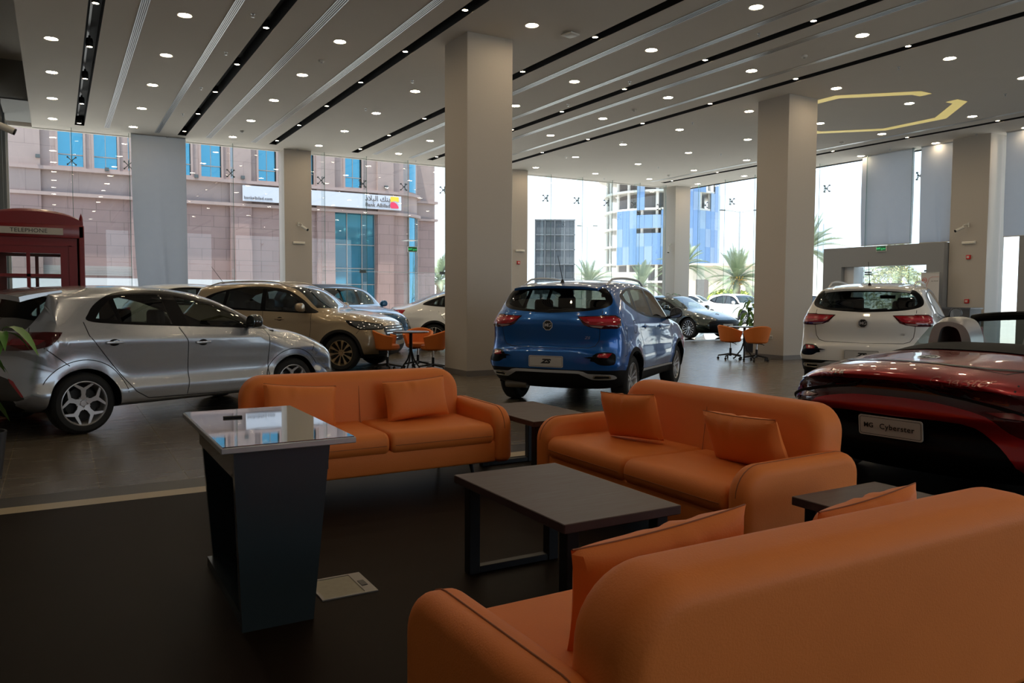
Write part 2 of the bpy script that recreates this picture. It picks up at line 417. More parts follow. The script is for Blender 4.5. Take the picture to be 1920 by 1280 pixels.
for i, (x, y) in enumerate([(4.54, 15.21), (4.56, 22.76), (12.2, 15.23), (12.23, 10.25), (19.87, 15.25), (19.8, 22.63)]):
    o = sd if i == 0 else copy_tree(sd)
    place(o, (x, y, CH)); tag(o, 'small white smoke detector on the ceiling, ' + ['left of the near pillar', 'left, close to the glass wall', 'right of the near pillar, middle row', 'upper right, nearest', 'under the yellow figure near the right window', 'far corner'][i], 'smoke detector', 'smoke detectors')
wf = empty('wireless_access_point', (7.77, 11.46, CH), R(15)); tag(wf, 'white square box on the ceiling right of the near pillar', 'access point')
MB().rbox(-0.12, 0.12, -0.12, 0.12, -0.045, -0.01, 0.02).build('housing', mat('white_plastic'), wf); MB().box(-0.06, 0.06, -0.06, 0.06, -0.012, 0.0).build('bracket', M_alu, wf)

# ---------------- yellow octagon figure (two recessed light strips)
M_yel = mat('yellow_light_strip', (0.8, 0.66, 0.2), 0.6, emit=(1.0, 0.80, 0.30), estr=0.42)
outer = [(16.88, 10.67), (16.49, 10.67), (15.22, 11.88), (15.22, 13.6), (16.49, 14.83), (18.29, 14.83), (19.5, 13.6), (19.5, 11.92), (18.25, 10.67), (17.86, 10.67)]
inner = [(16.88, 10.94), (16.60, 10.95), (15.49, 11.99), (15.49, 13.5), (16.60, 14.6), (18.15, 14.6), (19.25, 13.5), (19.20, 12.03), (18.15, 10.95), (17.88, 10.95)]
mb = MB()
for k in range(len(outer) - 1):
    mb.prism([outer[k], outer[k + 1], inner[k + 1], inner[k]], 'z', CH - 0.005, CH + 0.0)
tag(mb.build('ceiling_light_figure', M_yel), 'yellow angular light strip forming an open octagon on the ceiling beside the far pillar', 'light strip')

# ---------------- pillars
M_skirt = mat('pillar_skirting', (0.16, 0.14, 0.125), 0.5)
def pillar(x0, x1, y0, y1, label, skirt=True, top=CH):
    r = empty('pillar', ((x0 + x1) / 2, (y0 + y1) / 2, 0)); tag(r, label, 'pillar')
    hx, hy = (x1 - x0) / 2, (y1 - y0) / 2
    MB().rbox(-hx, hx, -hy, hy, 0.0, top + 0.01, 0.006, 1).build('shaft', M_wall, r)
    if skirt:
        e = 0.012; mb = MB()
        mb.box(-hx - e, hx + e, -hy - e, -hy + 0.002, 0, 0.1); mb.box(-hx - e, hx + e, hy - 0.002, hy + e, 0, 0.1)
        mb.box(-hx - e, -hx + 0.002, -hy, hy, 0, 0.1); mb.box(hx - 0.002, hx + e, -hy, hy, 0, 0.1)
        mb.build('skirting', M_skirt, r)
    return r
pillar(6.20, 7.10, 12.28, 13.18, 'large square grey pillar nearest the lounge, left of the blue rear-facing car')
pillar(14.20, 15.14, 12.28, 13.18, 'square grey pillar right of centre, behind the small table with two orange chairs')
pillar(6.20, 7.05, 24.82, 25.5, 'grey pillar in the left glass wall carrying a camera and a white lamp')
pillar(14.20, 14.85, 24.55, 25.4, 'grey pillar in the glass wall just behind the near pillar, with a red call point')
pillar(21.95, 22.75, 24.65, 25.4, 'pale corner pillar where the two glass walls meet')
pillar(22.25, 23.1, 12.32, 13.38, 'grey pillar in the right window wall with camera, lamp and red call points')

# ---------------- glass walls
M_sil = mat('window_sill', (0.35, 0.35, 0.34), 0.5)
def spider(parent, p, axis, side):
    """four-armed glass fitting; axis 'x': wall runs along x"""
    mb = MB(); x, y, z = p
    def Q(a, b, c): return (x + a, y + b, z + c) if axis == 'x' else (x + b, y + a, z + c)
    for sa in (-1, 1):
        for sz in (-1, 1):
            mb.cyl(Q(0, -0.05, 0), Q(sa * 0.10, -0.05, sz * 0.10), 0.011, n=6)
            mb.cyl(Q(sa * 0.10, -0.055, sz * 0.10), Q(sa * 0.10, 0.0, sz * 0.10), 0.024, n=8)
    mb.cyl(Q(0, -0.12, 0), Q(0, 0.0, 0), 0.022, n=8)
    mb.build('spider_fitting', M_steel, parent)
    MB().tube([Q(0.0, -0.2, -0.10), Q(0.0, -0.13, -0.10), Q(0, -0.16, -0.08), Q(0, -0.16, 0.08), Q(0, -0.13, 0.10), Q(0, -0.2, 0.10)], 0.011, 6).build('fin_bracket', M_steel, parent)
def glass_wall(name, axis, c, segs, label, zs=(0.02, 2.33, 5.09, CH), nopane=()):
    """segs: pane boundary coordinates along the wall"""
    r = empty(name, (0, 0, 0)); tag(r, label, kind='structure')
    for i in range(len(segs) - 1):
        a, b = segs[i] + 0.006, segs[i + 1] - 0.006
        if i in nopane: continue
        for k in range(len(zs) - 1):
            z0, z1 = zs[k] + 0.004, zs[k + 1] - 0.004
            mb = MB()
            if axis == 'x': mb.add([(a, c, z0), (b, c, z0), (b, c, z1), (a, c, z1)], [(0, 1, 2, 3)])
            else: mb.add([(c, a, z0), (c, b, z0), (c, b, z1), (c, a, z1)], [(0, 1, 2, 3)])
            mb.build('pane', M_glass, r, fixn=False)
    for s in segs[1:-1]:
        mb = MB(); d = 0.42
        if axis == 'x': mb.add([(s, c - d, 0), (s, c - 0.02, 0), (s, c - 0.02, CH), (s, c - d, CH)], [(0, 1, 2, 3)]); e = MB().box(s - 0.006, s + 0.006, c - d - 0.004, c - d + 0.002, 0, CH)
        else: mb.add([(c - d, s, 0), (c - 0.02, s, 0), (c - 0.02, s, CH), (c - d, s, CH)], [(0, 1, 2, 3)]); e = MB().box(c - d - 0.004, c - d + 0.002, s - 0.006, s + 0.006, 0, CH)
        mb.build('glass_fin', M_fin, r, fixn=False); e.build('fin_edge', M_edge, r)
        spider(r, (s, c, 5.09) if axis == 'x' else (c, s, 5.12), axis, 1)
    return r
LW = 25.2; RW = 22.86
glass_wall('window_1', 'x', LW, [-1.0, 0.47, 1.88, 3.3, 4.68, 6.15], 'tall frameless glass wall left of the camera pillar')
g2 = glass_wall('window_2', 'x', LW, [7.05, 7.46, 8.85, 10.3, 11.77, 13.2, 14.2], 'tall glass wall with doors between the two left pillars')
glass_wall('window_3', 'x', LW, [14.85, 16.0, 17.42, 18.84, 20.2, 21.55, 22.0], 'tall glass wall left of the corner pillar')
glass_wall('window_4', 'y', RW, [13.38, 14.71, 16.25, 18.05, 19.4, 20.9, 22.4, 23.85, 24.7], 'tall glass wall right of the corner pillar')
glass_wall('window_5', 'y', RW, [-5.0, -3.5, -2.0, -0.5, 1.0, 2.5, 4.0, 5.5, 7.0, 8.5, 10.0, 11.35, 12.3], 'glass wall right of the right-hand pillar')
glass_wall('window_7', 'x', Y0 - .1, [3.0, 6.4, 9.8, 13.2, 16.6, 20.0], 'glass front behind the lounge')
for xx in (8.85, 11.77):
    MB().box(xx - 0.11, xx + 0.11, LW - 0.03, LW + 0.02, 2.16, 2.26).build('patch_fitting', M_steel, g2)
MB().box(7.5, 13.1, LW - 0.012, LW + 0.012, 2.20, 2.215).build('transom', M_alu, g2)
for nm, a in (('trim_3', (X0 - 0.6, X1, LW - 0.03, LW + 0.05)), ('trim_4', (RW - 0.03, RW + 0.05, -5.0, LW))):
    tag(MB().box(a[0], a[1], a[2], a[3], 0.0, 0.03).build(nm, M_sil), 'metal floor channel under the glass wall', kind='structure')
# solid right wall beside the viewer
tag(MB().box(RW, RW + 0.2, Y0, -5.0, 0, CH + 0.9).build('wall_right', M_plain), 'plain wall to the right of the lounge', kind='structure')
tag(MB().box(RW + 0.06, RW + 0.3, -5.0, LW + 0.2, CH, CH + 0.9).build('wall_right', M_ceil), 'wall strip above the right windows', kind='structure')
tag(MB().box(-1.2, RW + 0.2, LW + 0.06, LW + 0.3, CH, CH + 0.9).build('wall_far', M_ceil), 'wall strip above the left glass wall', kind='structure')
# left side: raised recess and glass beyond
M_lw = mat('left_recess_paint', (0.36, 0.36, 0.35), 0.85)
tag(MB().box(-1.02, X0, 21.9, 22.02, CH, CH + 0.9).build('trim_5', M_lw), 'grey end face of the raised ceiling recess', kind='structure')
tag(MB().box(-1.02, X0, 21.9, 24.6, CH - 0.01, CH + 0.02).build('trim_6', M_lw), 'soffit at the end of the recess', kind='structure')
tag(MB().box(-1.12, -1.02, 5.5, 22.0, CH + 0.35, CH + 0.9).build('wall_left', M_lw), 'upper part of the left wall', kind='structure')
tag(MB().box(-4.1, -3.9, Y0, LW + .3, 0, CH + 0.9).build('wall_left', M_plain), 'left wall beside the lounge, lengthened out of view to block side light', kind='structure')  # far stretch added out of view to shut out daylight from the left
# ================================================================ LOUNGE FURNITURE
M_leather = mat('orange_leatherette', (0.72, 0.195, 0.036), 0.6, noise=0.05, nscale=5, bump=0.12, bscale=160, spec=0.35)
M_seam = mat('seam_thread', (0.28, 0.08, 0.02), 0.7)
M_wood = mat('dark_walnut', (0.05, 0.022, 0.018), 0.33, noise=0.3, nscale=6, spec=0.5)
def wood_grain():
    m = bpy.data.materials.new('dark_wood_top'); m.use_nodes = True
    n = m.node_tree.nodes; l = m.node_tree.links; b = n['Principled BSDF']
    t = n.new('ShaderNodeTexCoord'); mp = n.new('ShaderNodeMapping'); mp.inputs['Scale'].default_value = (2.0, 26, 2)
    nz = n.new('ShaderNodeTexNoise'); nz.inputs['Scale'].default_value = 2.2; nz.inputs['Detail'].default_value = 7
    cr_ = n.new('ShaderNodeValToRGB'); cr_.color_ramp.elements[0].color = (0.030, 0.014, 0.013, 1); cr_.color_ramp.elements[1].color = (0.085, 0.045, 0.04, 1)
    mr = n.new('ShaderNodeMapRange'); mr.inputs[3].default_value = 0.35; mr.inputs[4].default_value = 0.55; b.inputs['Specular IOR Level'].default_value = 0.35
    l.new(t.outputs['Object'], mp.inputs[0]); l.new(mp.outputs[0], nz.inputs['Vector']); l.new(nz.outputs[0], cr_.inputs[0]); l.new(cr_.outputs[0], b.inputs['Base Color'])
    l.new(nz.outputs[0], mr.inputs[0]); l.new(mr.outputs[0], b.inputs['Roughness'])
    return m
M_top = wood_grain()
M_iron = mat('black_iron', (0.008, 0.009, 0.012), 0.45, 0.3)

def cushion_mb(w, h, t, puff=0.5, wr=0.006, seed=0, n=26):
    """pillow standing in the x-z plane, thickness along y"""
    rnd = random.Random(seed); ph = [rnd.uniform(0, 6) for _ in range(6)]
    mb = MB()
    for s in (-1, 1):
        def fn(u, v):
            a, b = 2 * u - 1, 2 * v - 1
            k = max(0.0, (1 - abs(a) ** 3.2) * (1 - abs(b) ** 3.2)) ** 0.45
            px = 1 - 0.05 * (1 - b * b) * 1.0; pz = 1 - 0.07 * (1 - a * a)
            x = a * w / 2 * px; z = b * h / 2 * pz
            wv = wr * 0.5 * (0.5 * math.sin(4 * a + ph[0] + 3 * b) + math.sin(3 * b + ph[1] - 3 * a) * 0.6 + 3.0 * math.exp(-((a - 0.2) ** 2 * 9 + (b - 0.85) ** 2 * 6)) * math.sin(16 * a + ph[2]))
            return (x, s * (t / 2 * k + (wv if k > 0.15 else 0)), z)
        mb.grid(fn, n, n)
    return mb
def sofa(label, loc, rz, W=1.96, pillows=()):
    r = empty('sofa', loc, rz); tag(r, label, 'sofa', 'orange sofas around the coffee table')
    hw = W / 2
    # arms: rounded slabs, local y forward
    arm = rrect(-0.43, 0.43, 0.16, 0.585, [0.15, 0.12, 0.05, 0.05], 7)
    arm = [(y, z + (0.0 if z < 0.3 else -0.035 * max(0, (y + 0.0)) )) for y, z in arm]
    for s in (-1, 1):
        a, b = (hw - 0.15, hw) if s > 0 else (-hw, -hw + 0.15)
        ao = MB().puff(arm, 'x', a, b, 0.055, 6).build('armrest', M_leather, r)
        tuft = MB().lathe([(0, 0.0), (0.010, 0.002), (0.014, 0.006)], 10, 'x', (s * hw + (0.002 if s > 0 else -0.008), -0.02, 0.37)).build('tuft_button', M_seam, ao)
        pts = [(s * (hw - 0.075), y, z + 0.001) for y, z in [(arm[i][0], arm[i][1]) for i in range(0, 16)]]
        MB().tube(pts, 0.003, 5).build('piping', M_seam, ao)
    # base
    MB().rbox(-hw + 0.13, hw - 0.13, -0.38, 0.40, 0.165, 0.33, 0.02, 3).build('base', M_leather, r)
    # backrest
    bw = hw - 0.12
    back = rrect(-bw, bw, 0.17, 0.82, [0.17, 0.17, 0.06, 0.06], 8)
    mb = MB().puff(back, 'y', -0.115, 0.115, 0.075, 7)
    nb = len(mb.v)
    mb.v = [(x, y - 0.315 - 0.13 * max(0, z - 0.35) + 0.018 * math.cos(x / bw * 1.4) * (-1 if y < -0.1 else 0), z) for x, y, z in mb.v]
    bo = mb.build('backrest', M_leather, r)
    MB().tube([(0, -0.205 - 0.13 * max(0, z - 0.35) + 0.004, z) for z in (0.44, 0.55, 0.65, 0.72)], 0.002, 5).build('seam', M_seam, bo)
    # two seat cushions
    for s in (-1, 1):
        a, b = (0.003, hw - 0.155) if s > 0 else (-hw + 0.155, -0.003)
        prof = rrect(-0.24, 0.43, 0.30, 0.455, [0.07, 0.03, 0.03, 0.07], 6)
        mb = MB().puff(prof, 'x', a, b, 0.035, 5)
        xm, hwid = (a + b) / 2, (b - a) / 2
        mb.v = [(x, y, z + (0.018 * (1 - ((x - xm) / hwid) ** 2) if z > 0.4 else 0)) for x, y, z in mb.v]
        so = mb.build('seat_cushion', M_leather, r)
        MB().tube([(x, 0.432, 0.36 + 0.01) for x in (a + 0.03, b - 0.03)], 0.002, 5).build('piping', M_seam, so)
    for sx in (-1, 1):
        for sy in (-1, 1):
            MB().cyl((sx * (hw - 0.3), sy * 0.30, 0.17), (sx * (hw - 0.27), sy * 0.33, 0.0), 0.017, 0.008, 10).build('leg', M_iron, r)
    return r
S1 = sofa('orange two-seat sofa in front of the silver car, beside the grey touch table', (1.99, 5.53, 0), PI)
S2 = sofa('orange two-seat sofa right of the coffee table, nearest the red car', (3.30, 3.66, 0), PI / 2)
S3 = sofa('large foreground orange sofa seen from behind, nearest the viewer', (1.82, 1.70, 0), 0, 1.92)
def pillow(label, M, seed, w=0.50, h=0.31, t=0.15):
    mb = cushion_mb(w, h, t, seed=seed); mb.xf(M)
    o = mb.build('throw_pillow', M_leather); tag(o, label, 'pillow', 'orange throw pillows on the sofas')
    pts = []
    for a in [k / 12 * 2 - 1 for k in range(13)]: pts.append(M @ Vector((a * w / 2 * 0.985, 0, h / 2 * (1 - 0.07 * (1 - a * a)))))
    MB().tube(pts, 0.0028, 5).build('piping', M_seam, o)
    return o
def pm(x, y, z, rz, lean, roll=0.0):
    return Matrix.Translation((x, y, z)) @ Matrix.Rotation(rz, 4, 'Z') @ Matrix.Rotation(lean, 4, 'X') @ Matrix.Rotation(roll, 4, 'Y')
pillow('orange pillow on the far sofa, the left one, leaning sideways', pm(1.50, 5.62, 0.615, PI, R(14), R(-5)), 1, 0.53, 0.31)
pillow('orange pillow on the far sofa, the right one with a creased top', pm(2.40, 5.62, 0.615, PI, R(14), R(3)), 2, 0.52, 0.31)
pillow('upright orange pillow on the right-hand sofa, nearest the blue car', pm(3.28, 4.08, 0.625, PI / 2 + R(12), R(-16), R(3)) , 3, 0.46, 0.32)
pillow('orange pillow lying back on the right-hand sofa, nearest its front armrest', pm(3.37, 3.17, 0.60, PI / 2, R(-22), R(2)), 4, 0.56, 0.32)
pillow('orange pillow peeping over the foreground sofa back, the left one', pm(1.45, 1.67, 0.62, R(-2), R(12), R(-5)), 5, 0.60, 0.33)
pillow('orange pillow behind the foreground sofa back, the right one beside the side table', pm(2.33, 1.67, 0.59, R(3), R(12), R(-3)), 6, 0.54, 0.33)

def sled_table(label, x0, x1, y0, y1, z, legs_inset=0.05):
    r = empty('coffee_table' if z < 0.2 else 'low_table', ((x0 + x1) / 2, (y0 + y1) / 2, 0)); tag(r, label, 'table', 'dark wooden sled tables')
    hx, hy = (x1 - x0) / 2, (y1 - y0) / 2
    MB().rbox(-hx, hx, -hy, hy, z - 0.04, z, 0.003, 1).build('tabletop', M_top, r)
    t = 0.03
    for s in (-1, 1):
        yc = s * (hy - 0.07)
        for q in (-1, 1):
            MB().rbox(q * (hx - 0.07) - t, q * (hx - 0.07) + t, yc - t, yc + t, 0.0, z - 0.04, 0.003, 1).build('leg', M_iron, r)
        MB().rbox(-hx + 0.10, hx - 0.10, yc - t * 0.8, yc + t * 0.8, 0.0, 0.035, 0.003, 1).build('floor_bar', M_iron, r)
    return r
sled_table('low dark wooden coffee table in the middle of the three sofas', 1.735, 2.35, 2.57, 3.58, 0.5)
sled_table('small dark side table between the far sofa and the right-hand sofa', 2.985, 3.57, 4.83, 5.80, 0.5)
sled_table('small dark side table between the right-hand sofa and the foreground sofa', 2.90, 3.50, 1.62, 2.44, 0.5)

# ---------------- touch table / kiosk
M_kiosk = mat('kiosk_slate', (0.026, 0.040, 0.048), 0.22, spec=0.45)
M_kdark = mat('kiosk_inner', (0.006, 0.009, 0.018), 0.4)
k = empty('touch_table', (0.84, 3.84, 0)); tag(k, 'slate-grey open-sided touch table with a mirror-like glass top', 'touch table')
zt = 0.77
MB().add([(-0.20, -0.50, 0), (0.10, -0.50, 0), (0.19, -0.47, zt), (-0.22, -0.47, zt), (-0.20, -0.46, 0), (0.10, -0.46, 0), (0.19, -0.43, zt), (-0.22, -0.43, zt)],
         [(0, 1, 2, 3), (4, 7, 6, 5), (0, 4, 5, 1), (1, 5, 6, 2), (2, 6, 7, 3), (3, 7, 4, 0)]).build('front_panel', M_kiosk, k)
MB().add([(-0.16, 0.42, 0), (0.12, 0.42, 0), (0.20, 0.46, zt), (-0.21, 0.46, zt), (-0.16, 0.45, 0), (0.12, 0.45, 0), (0.20, 0.50, zt), (-0.21, 0.50, zt)],
         [(0, 1, 2, 3), (4, 7, 6, 5), (0, 4, 5, 1), (1, 5, 6, 2), (2, 6, 7, 3), (3, 7, 4, 0)]).build('back_panel', M_kiosk, k)
MB().box(-0.215, 0.19, -0.44, 0.47, zt - 0.13, zt).build('top_housing', mat('kiosk_gloss', (0.05, 0.045, 0.04), 0.12), k)
MB().box(-0.06, 0.04, -0.46, 0.44, 0.02, zt - 0.13).build('inner_core', M_kdark, k)
MB().box(-0.19, 0.1, -0.46, 0.44, 0.0, 0.05).build('base_board', M_kiosk, k)
M_silver = mat('silver_edge', (0.42, 0.41, 0.41), 0.3, 0.5)
top = MB().rbox(-0.285, 0.275, -0.57, 0.53, 0.772, 0.797, 0.003, 1).build('tabletop', M_silver, k)
M_screen = mat('glass_screen', (0.22, 0.215, 0.21), 0.03, 0.85, bump=0.012, bscale=5)
MB().box(-0.278, 0.268, -0.563, 0.523, 0.797, 0.801).build('screen', M_screen, top)
c = tag(MB().rbox(-0.045, 0.045, -0.012, 0.012, 0, 0.009, 0.002, 1).build('pen', M_black), 'small black pen lying on the glass top of the touch table', 'pen'); c.location = (0.745, 4.05, 0.8015); c.rotation_euler = (0, 0, R(-8))

# ---------------- floor box
fb = empty('floor_box', (1.18, 3.65, 0)); tag(fb, 'open metal floor socket box set in the dark floor beside the touch table', 'floor box')
M_fb = mat('floor_box_metal', (0.28, 0.27, 0.26), 0.45, 0.6)
mb = MB(); mb.box(-0.15, 0.12, -0.14, -0.125, 0, 0.006); mb.box(-0.15, 0.12, 0.125, 0.14, 0, 0.006); mb.box(-0.15, -0.135, -0.125, 0.125, 0, 0.006); mb.box(0.06, 0.12, -0.125, 0.125, 0, 0.006)
mb.build('frame', M_fb, fb)
MB().box(-0.135, 0.06, -0.125, 0.125, 0.0005, 0.003).build('lid', mat('lid_pale', (0.34, 0.31, 0.23), 0.6, noise=0.15, nscale=30), fb)
MB().box(0.07, 0.10, -0.05, 0.02, 0.006, 0.009).build('latch', mat('latch_dark', (0.05, 0.05, 0.05), 0.5), fb)

# ---------------- tub chairs and bistro tables
def tub_chair():
    r = empty('tub_chair', (0, 0, 0))
    def shell(t_in):
        def fn(u, v):
            a = R(-118) + u * R(236)          # opening towards +y
            rad_b, rad_t = 0.235, 0.30
            hgt = 0.34 * (0.62 + 0.38 * math.cos(a * 0.72) ** 1.5) if abs(a * 0.72) < PI / 2 else 0.34 * 0.62
            rad = rad_b + (rad_t - rad_b) * v - t_in
            return (rad * math.sin(a), -rad * math.cos(a), 0.43 + v * hgt)
        return fn
    mb = MB(); n1, n2 = 40, 8
    o_, i_ = shell(0), shell(0.045)
    mb.grid(o_, n1, n2); mb.grid(i_, n1, n2)
    # rim and sides
    vo = [o_(i / (n1 - 1), 1) for i in range(n1)]; vi = [i_(i / (n1 - 1), 1) for i in range(n1)]
    mid = [((a[0] + b[0]) / 2, (a[1] + b[1]) / 2, a[2] + 0.014) for a, b in zip(vo, vi)]
    mb.add(vo + mid + vi, [(i, i + 1, n1 + i + 1, n1 + i) for i in range(n1 - 1)] + [(n1 + i, n1 + i + 1, 2 * n1 + i + 1, 2 * n1 + i) for i in range(n1 - 1)], True)
    for u in (0, 1):
        a = [o_(u, j / (n2 - 1)) for j in range(n2)]; b = [i_(u, j / (n2 - 1)) for j in range(n2)]
        mb.add(a + b, [(j, j + 1, n2 + j + 1, n2 + j) for j in range(n2 - 1)], True)
    mb.build('backrest', M_leather, r)
    MB().lathe([(0, 0.40), (0.20, 0.40), (0.235, 0.43), (0.225, 0.485), (0.19, 0.50), (0, 0.505)], 28).build('seat', M_leather, r)
    MB().cyl((0, 0, 0.08), (0, 0, 0.26), 0.027, n=12).build('column', M_iron, r)
    MB().cyl((0, 0, 0.26), (0, 0, 0.40), 0.016, n=12).build('gas_lift', mat('chrome'), r)
    MB().box(-0.09, 0.09, -0.09, 0.09, 0.385, 0.40).build('seat_plate', M_iron, r)
    MB().tube([(0.02, 0, 0.385), (0.14, 0.02, 0.37), (0.19, 0.03, 0.345)], 0.008, 6).build('height_lever', M_iron, r)
    for k_ in range(5):
        a = 2 * PI * k_ / 5 + 0.3; c_, s_ = math.cos(a), math.sin(a)
        lg = MB().cyl((0.02 * c_, 0.02 * s_, 0.125), (0.27 * c_, 0.27 * s_, 0.085), 0.022, 0.014, 8).build('base_arm', M_iron, r)
        MB().cyl((0.27 * c_ - s_ * 0.014, 0.27 * s_ + c_ * 0.014, 0.028), (0.27 * c_ + s_ * 0.014, 0.27 * s_ - c_ * 0.014, 0.028), 0.028, n=12).cyl((0.27 * c_, 0.27 * s_, 0.03), (0.27 * c_, 0.27 * s_, 0.09), 0.008, n=6).build('caster', M_black, lg)
    return r
def bistro():
    r = empty('bistro_table', (0, 0, 0))
    MB().lathe([(0, 0.745), (0.335, 0.745), (0.345, 0.735), (0.335, 0.722), (0, 0.722)], 40).build('tabletop', mat('bistro_top', (0.07, 0.05, 0.045), 0.25), r)
    MB().cyl((0, 0, 0.3), (0, 0, 0.722), 0.032, n=14).build('stem', M_iron, r)
    for k_ in range(4):
        a = PI / 4 + k_ * PI / 2; c_, s_ = math.cos(a), math.sin(a)
        MB().tube([(0.02 * c_, 0.02 * s_, 0.36), (0.06 * c_, 0.06 * s_, 0.22), (0.20 * c_, 0.20 * s_, 0.03), (0.24 * c_, 0.24 * s_, 0.012)], 0.016, 8).build('leg', M_iron, r)
    return r
ch = tub_chair(); bt = bistro()
T1 = (5.75, 13.72)
place(bt, (*T1, 0)); tag(bt, 'small round table ringed by three orange chairs beside the gold car', 'table', 'round bistro tables')
vr = Vector((RT.x, RT.y)).normalized(); vf = Vector((FW.x, FW.y)).normalized()
def at2(base, right, fwd): return (base[0] + vr.x * right + vf.x * fwd, base[1] + vr.y * right + vf.y * fwd, 0)
def chair_at(o, base, right, fwd, face, label):
    p = at2(base, right, fwd); ang = face
    place(o, p, ang); tag(o, label, 'chair', 'orange tub chairs on casters')
def facing(right, fwd):   # heading so local +y points to the table
    d = Vector((-vr.x * right - vf.x * fwd, -vr.y * right - vf.y * fwd)); return math.atan2(d.y, d.x) - PI / 2
chair_at(ch, T1, -0.44, 0.0, facing(-0.44, 0.0), 'orange tub chair left of the round table, in front of the gold car')
chair_at(copy_tree(ch), T1, 0.42, -0.02, facing(0.42, -0.02), 'orange tub chair right of the round table, beside the near pillar')
chair_at(copy_tree(ch), T1, 0.06, 0.62, facing(0.06, 0.62), 'orange tub chair behind the round table, its rim showing over the table')
T2 = (13.95, 13.62)
bt2 = copy_tree(bt); place(bt2, (13.62, 12.9, 0)); tag(bt2, 'small round table with two orange chairs left of the pillar right of centre', 'table')
T2 = (13.62, 12.9)
chair_at(copy_tree(ch), T2, 0.10, -0.60, facing(0.10, -0.60), 'orange tub chair seen from behind, in front of the pillar right of centre')
chair_at(copy_tree(ch), T2, -0.34, -0.1, facing(-0.34, -0.1), 'orange tub chair half hidden behind another, left of the pillar right of centre')

# ---------------- plants
M_leaf = mat('leaf_green', (0.09, 0.22, 0.035), 0.4, noise=0.3, nscale=6)
M_pot = mat('dark_pot', (0.02, 0.022, 0.03), 0.3)
def leafy(label, loc, h, n, spread, seed, leaf=0.2, pot=0.16, poth=0.3, droop=0.6, arch=1.0, tilt0=0.0):
    rnd = random.Random(seed)
    r = empty('potted_plant', loc); tag(r, label, 'plant')
    MB().lathe([(0, 0.0), (pot * 0.75, 0.0), (pot, poth), (pot * 0.92, poth), (pot * 0.88, poth - 0.04), (0, poth - 0.04)], 24).build('pot', M_pot, r)
    st = MB(); lf = MB()
    for k_ in range(n):
        a = rnd.uniform(0, 2 * PI); hh = poth + (h - poth) * rnd.uniform(0.35, 1.0); sp_ = spread * rnd.uniform(0.3, 1) 
        p0 = Vector((0, 0, poth - 0.04)); p2 = Vector((sp_ * math.cos(a), sp_ * math.sin(a), hh)); p1 = Vector((p2.x * 0.3, p2.y * 0.3, hh * 0.75))
        st.tube([p0, p1, p2], [0.006, 0.005, 0.003], 5)
        for q in range(4):
            aa = a + rnd.uniform(-1.3, 1.3); L = leaf * rnd.uniform(0.6, 1.1); base = p1.lerp(p2, rnd.uniform(0.3, 1.0)) if q else p2
            d = Vector((math.cos(aa), math.sin(aa), 0)); sd_ = Vector((-d.y, d.x, 0)); wv = L * 0.17
            rows = []
            for s in range(6):
                t = s / 5; c0 = base + d * (L * t) + Vector((0, 0, L * (0.45 * t - droop * t * t * 1.3))); ww = wv * math.sin(PI * min(1, t * 0.93 + 0.06)) 
                rows += [c0 - sd_ * ww, c0 + Vector((0, 0, -ww * 0.35)), c0 + sd_ * ww]
            lf.add(rows, [(3 * s + j, 3 * s + j + 1, 3 * s + j + 4, 3 * s + j + 3) for s in range(5) for j in (0, 1)], True)
    st.build('stem', mat('stem_green', (0.08, 0.13, 0.03), 0.6), r); lf.build('foliage', M_leaf, r, fixn=False)
    return r
leafy('green plant in a dark pot at the left edge beside the silver car', (-0.52, 7.15, 0), 1.18, 9, 0.30, 3, 0.30, 0.17, 0.36, 0.9)
leafy('bushy green plant in front of the corner pillar, behind the dark green car', (20.95, 23.6, 0), 1.75, 14, 0.34, 5, 0.26, 0.2, 0.5)
leafy('green plant half hidden behind the pillar right of centre', (15.6, 14.55, 0), 1.35, 14, 0.35, 8, 0.3, 0.2, 0.4, 1.0)
leafy('leafy green plant left of the white rear-facing car, by the far pillar', (15.62, 12.05, 0), 1.35, 18, 0.24, 11, 0.24, 0.15, 0.4, 1.0)
# ================================================================ CAR BUILDER
M_tyre = mat('tyre_rubber', (0.008, 0.008, 0.008), 0.75)
M_trimb = mat('black_trim', (0.003, 0.003, 0.004), 0.3, spec=0.12)
M_badge = mat('badge_metal', (0.75, 0.75, 0.76), 0.28, 0.9)
M_rimM = mat('rim_machined', (0.62, 0.62, 0.64), 0.38, 0.75)
M_clad = mat('black_cladding', (0.008, 0.008, 0.009), 0.7, spec=0.25)
M_inner = mat('car_interior', (0.012, 0.012, 0.013), 0.7)
M_seat = mat('car_seat', (0.014, 0.013, 0.014), 0.55)
M_cglass = glassy('car_glass', (0.46, 0.52, 0.49), 1.15, ior=1.5)
M_tglass = glassy('tinted_car_glass', (0.22, 0.25, 0.24), 1.15, ior=1.5)
M_rimS = mat('rim_silver', (0.55, 0.55, 0.56), 0.25, 0.9)
M_rimG = mat('rim_champagne', (0.55, 0.45, 0.28), 0.3, 0.9)
M_rimD = mat('rim_dark', (0.02, 0.02, 0.022), 0.3, 0.6)
M_chrome = mat('chrome')
M_red = mat('tail_lamp_red', (0.30, 0.004, 0.010), 0.12, coat=0.6)
M_redd = mat('tail_lamp_dark', (0.05, 0.003, 0.004), 0.08, coat=0.8)
M_clear = mat('reverse_lamp', (0.32, 0.22, 0.2), 0.12, coat=0.6)
M_head = mat('headlamp_glass', (0.10, 0.11, 0.12), 0.08, 0.3, coat=1.0)
M_plate = mat('show_plate', (0.50, 0.47, 0.43), 0.4)
M_ink = mat('plate_ink', (0.006, 0.007, 0.007), 0.5)
M_disc = mat('brake_disc', (0.03, 0.03, 0.03), 0.5, 0.5)

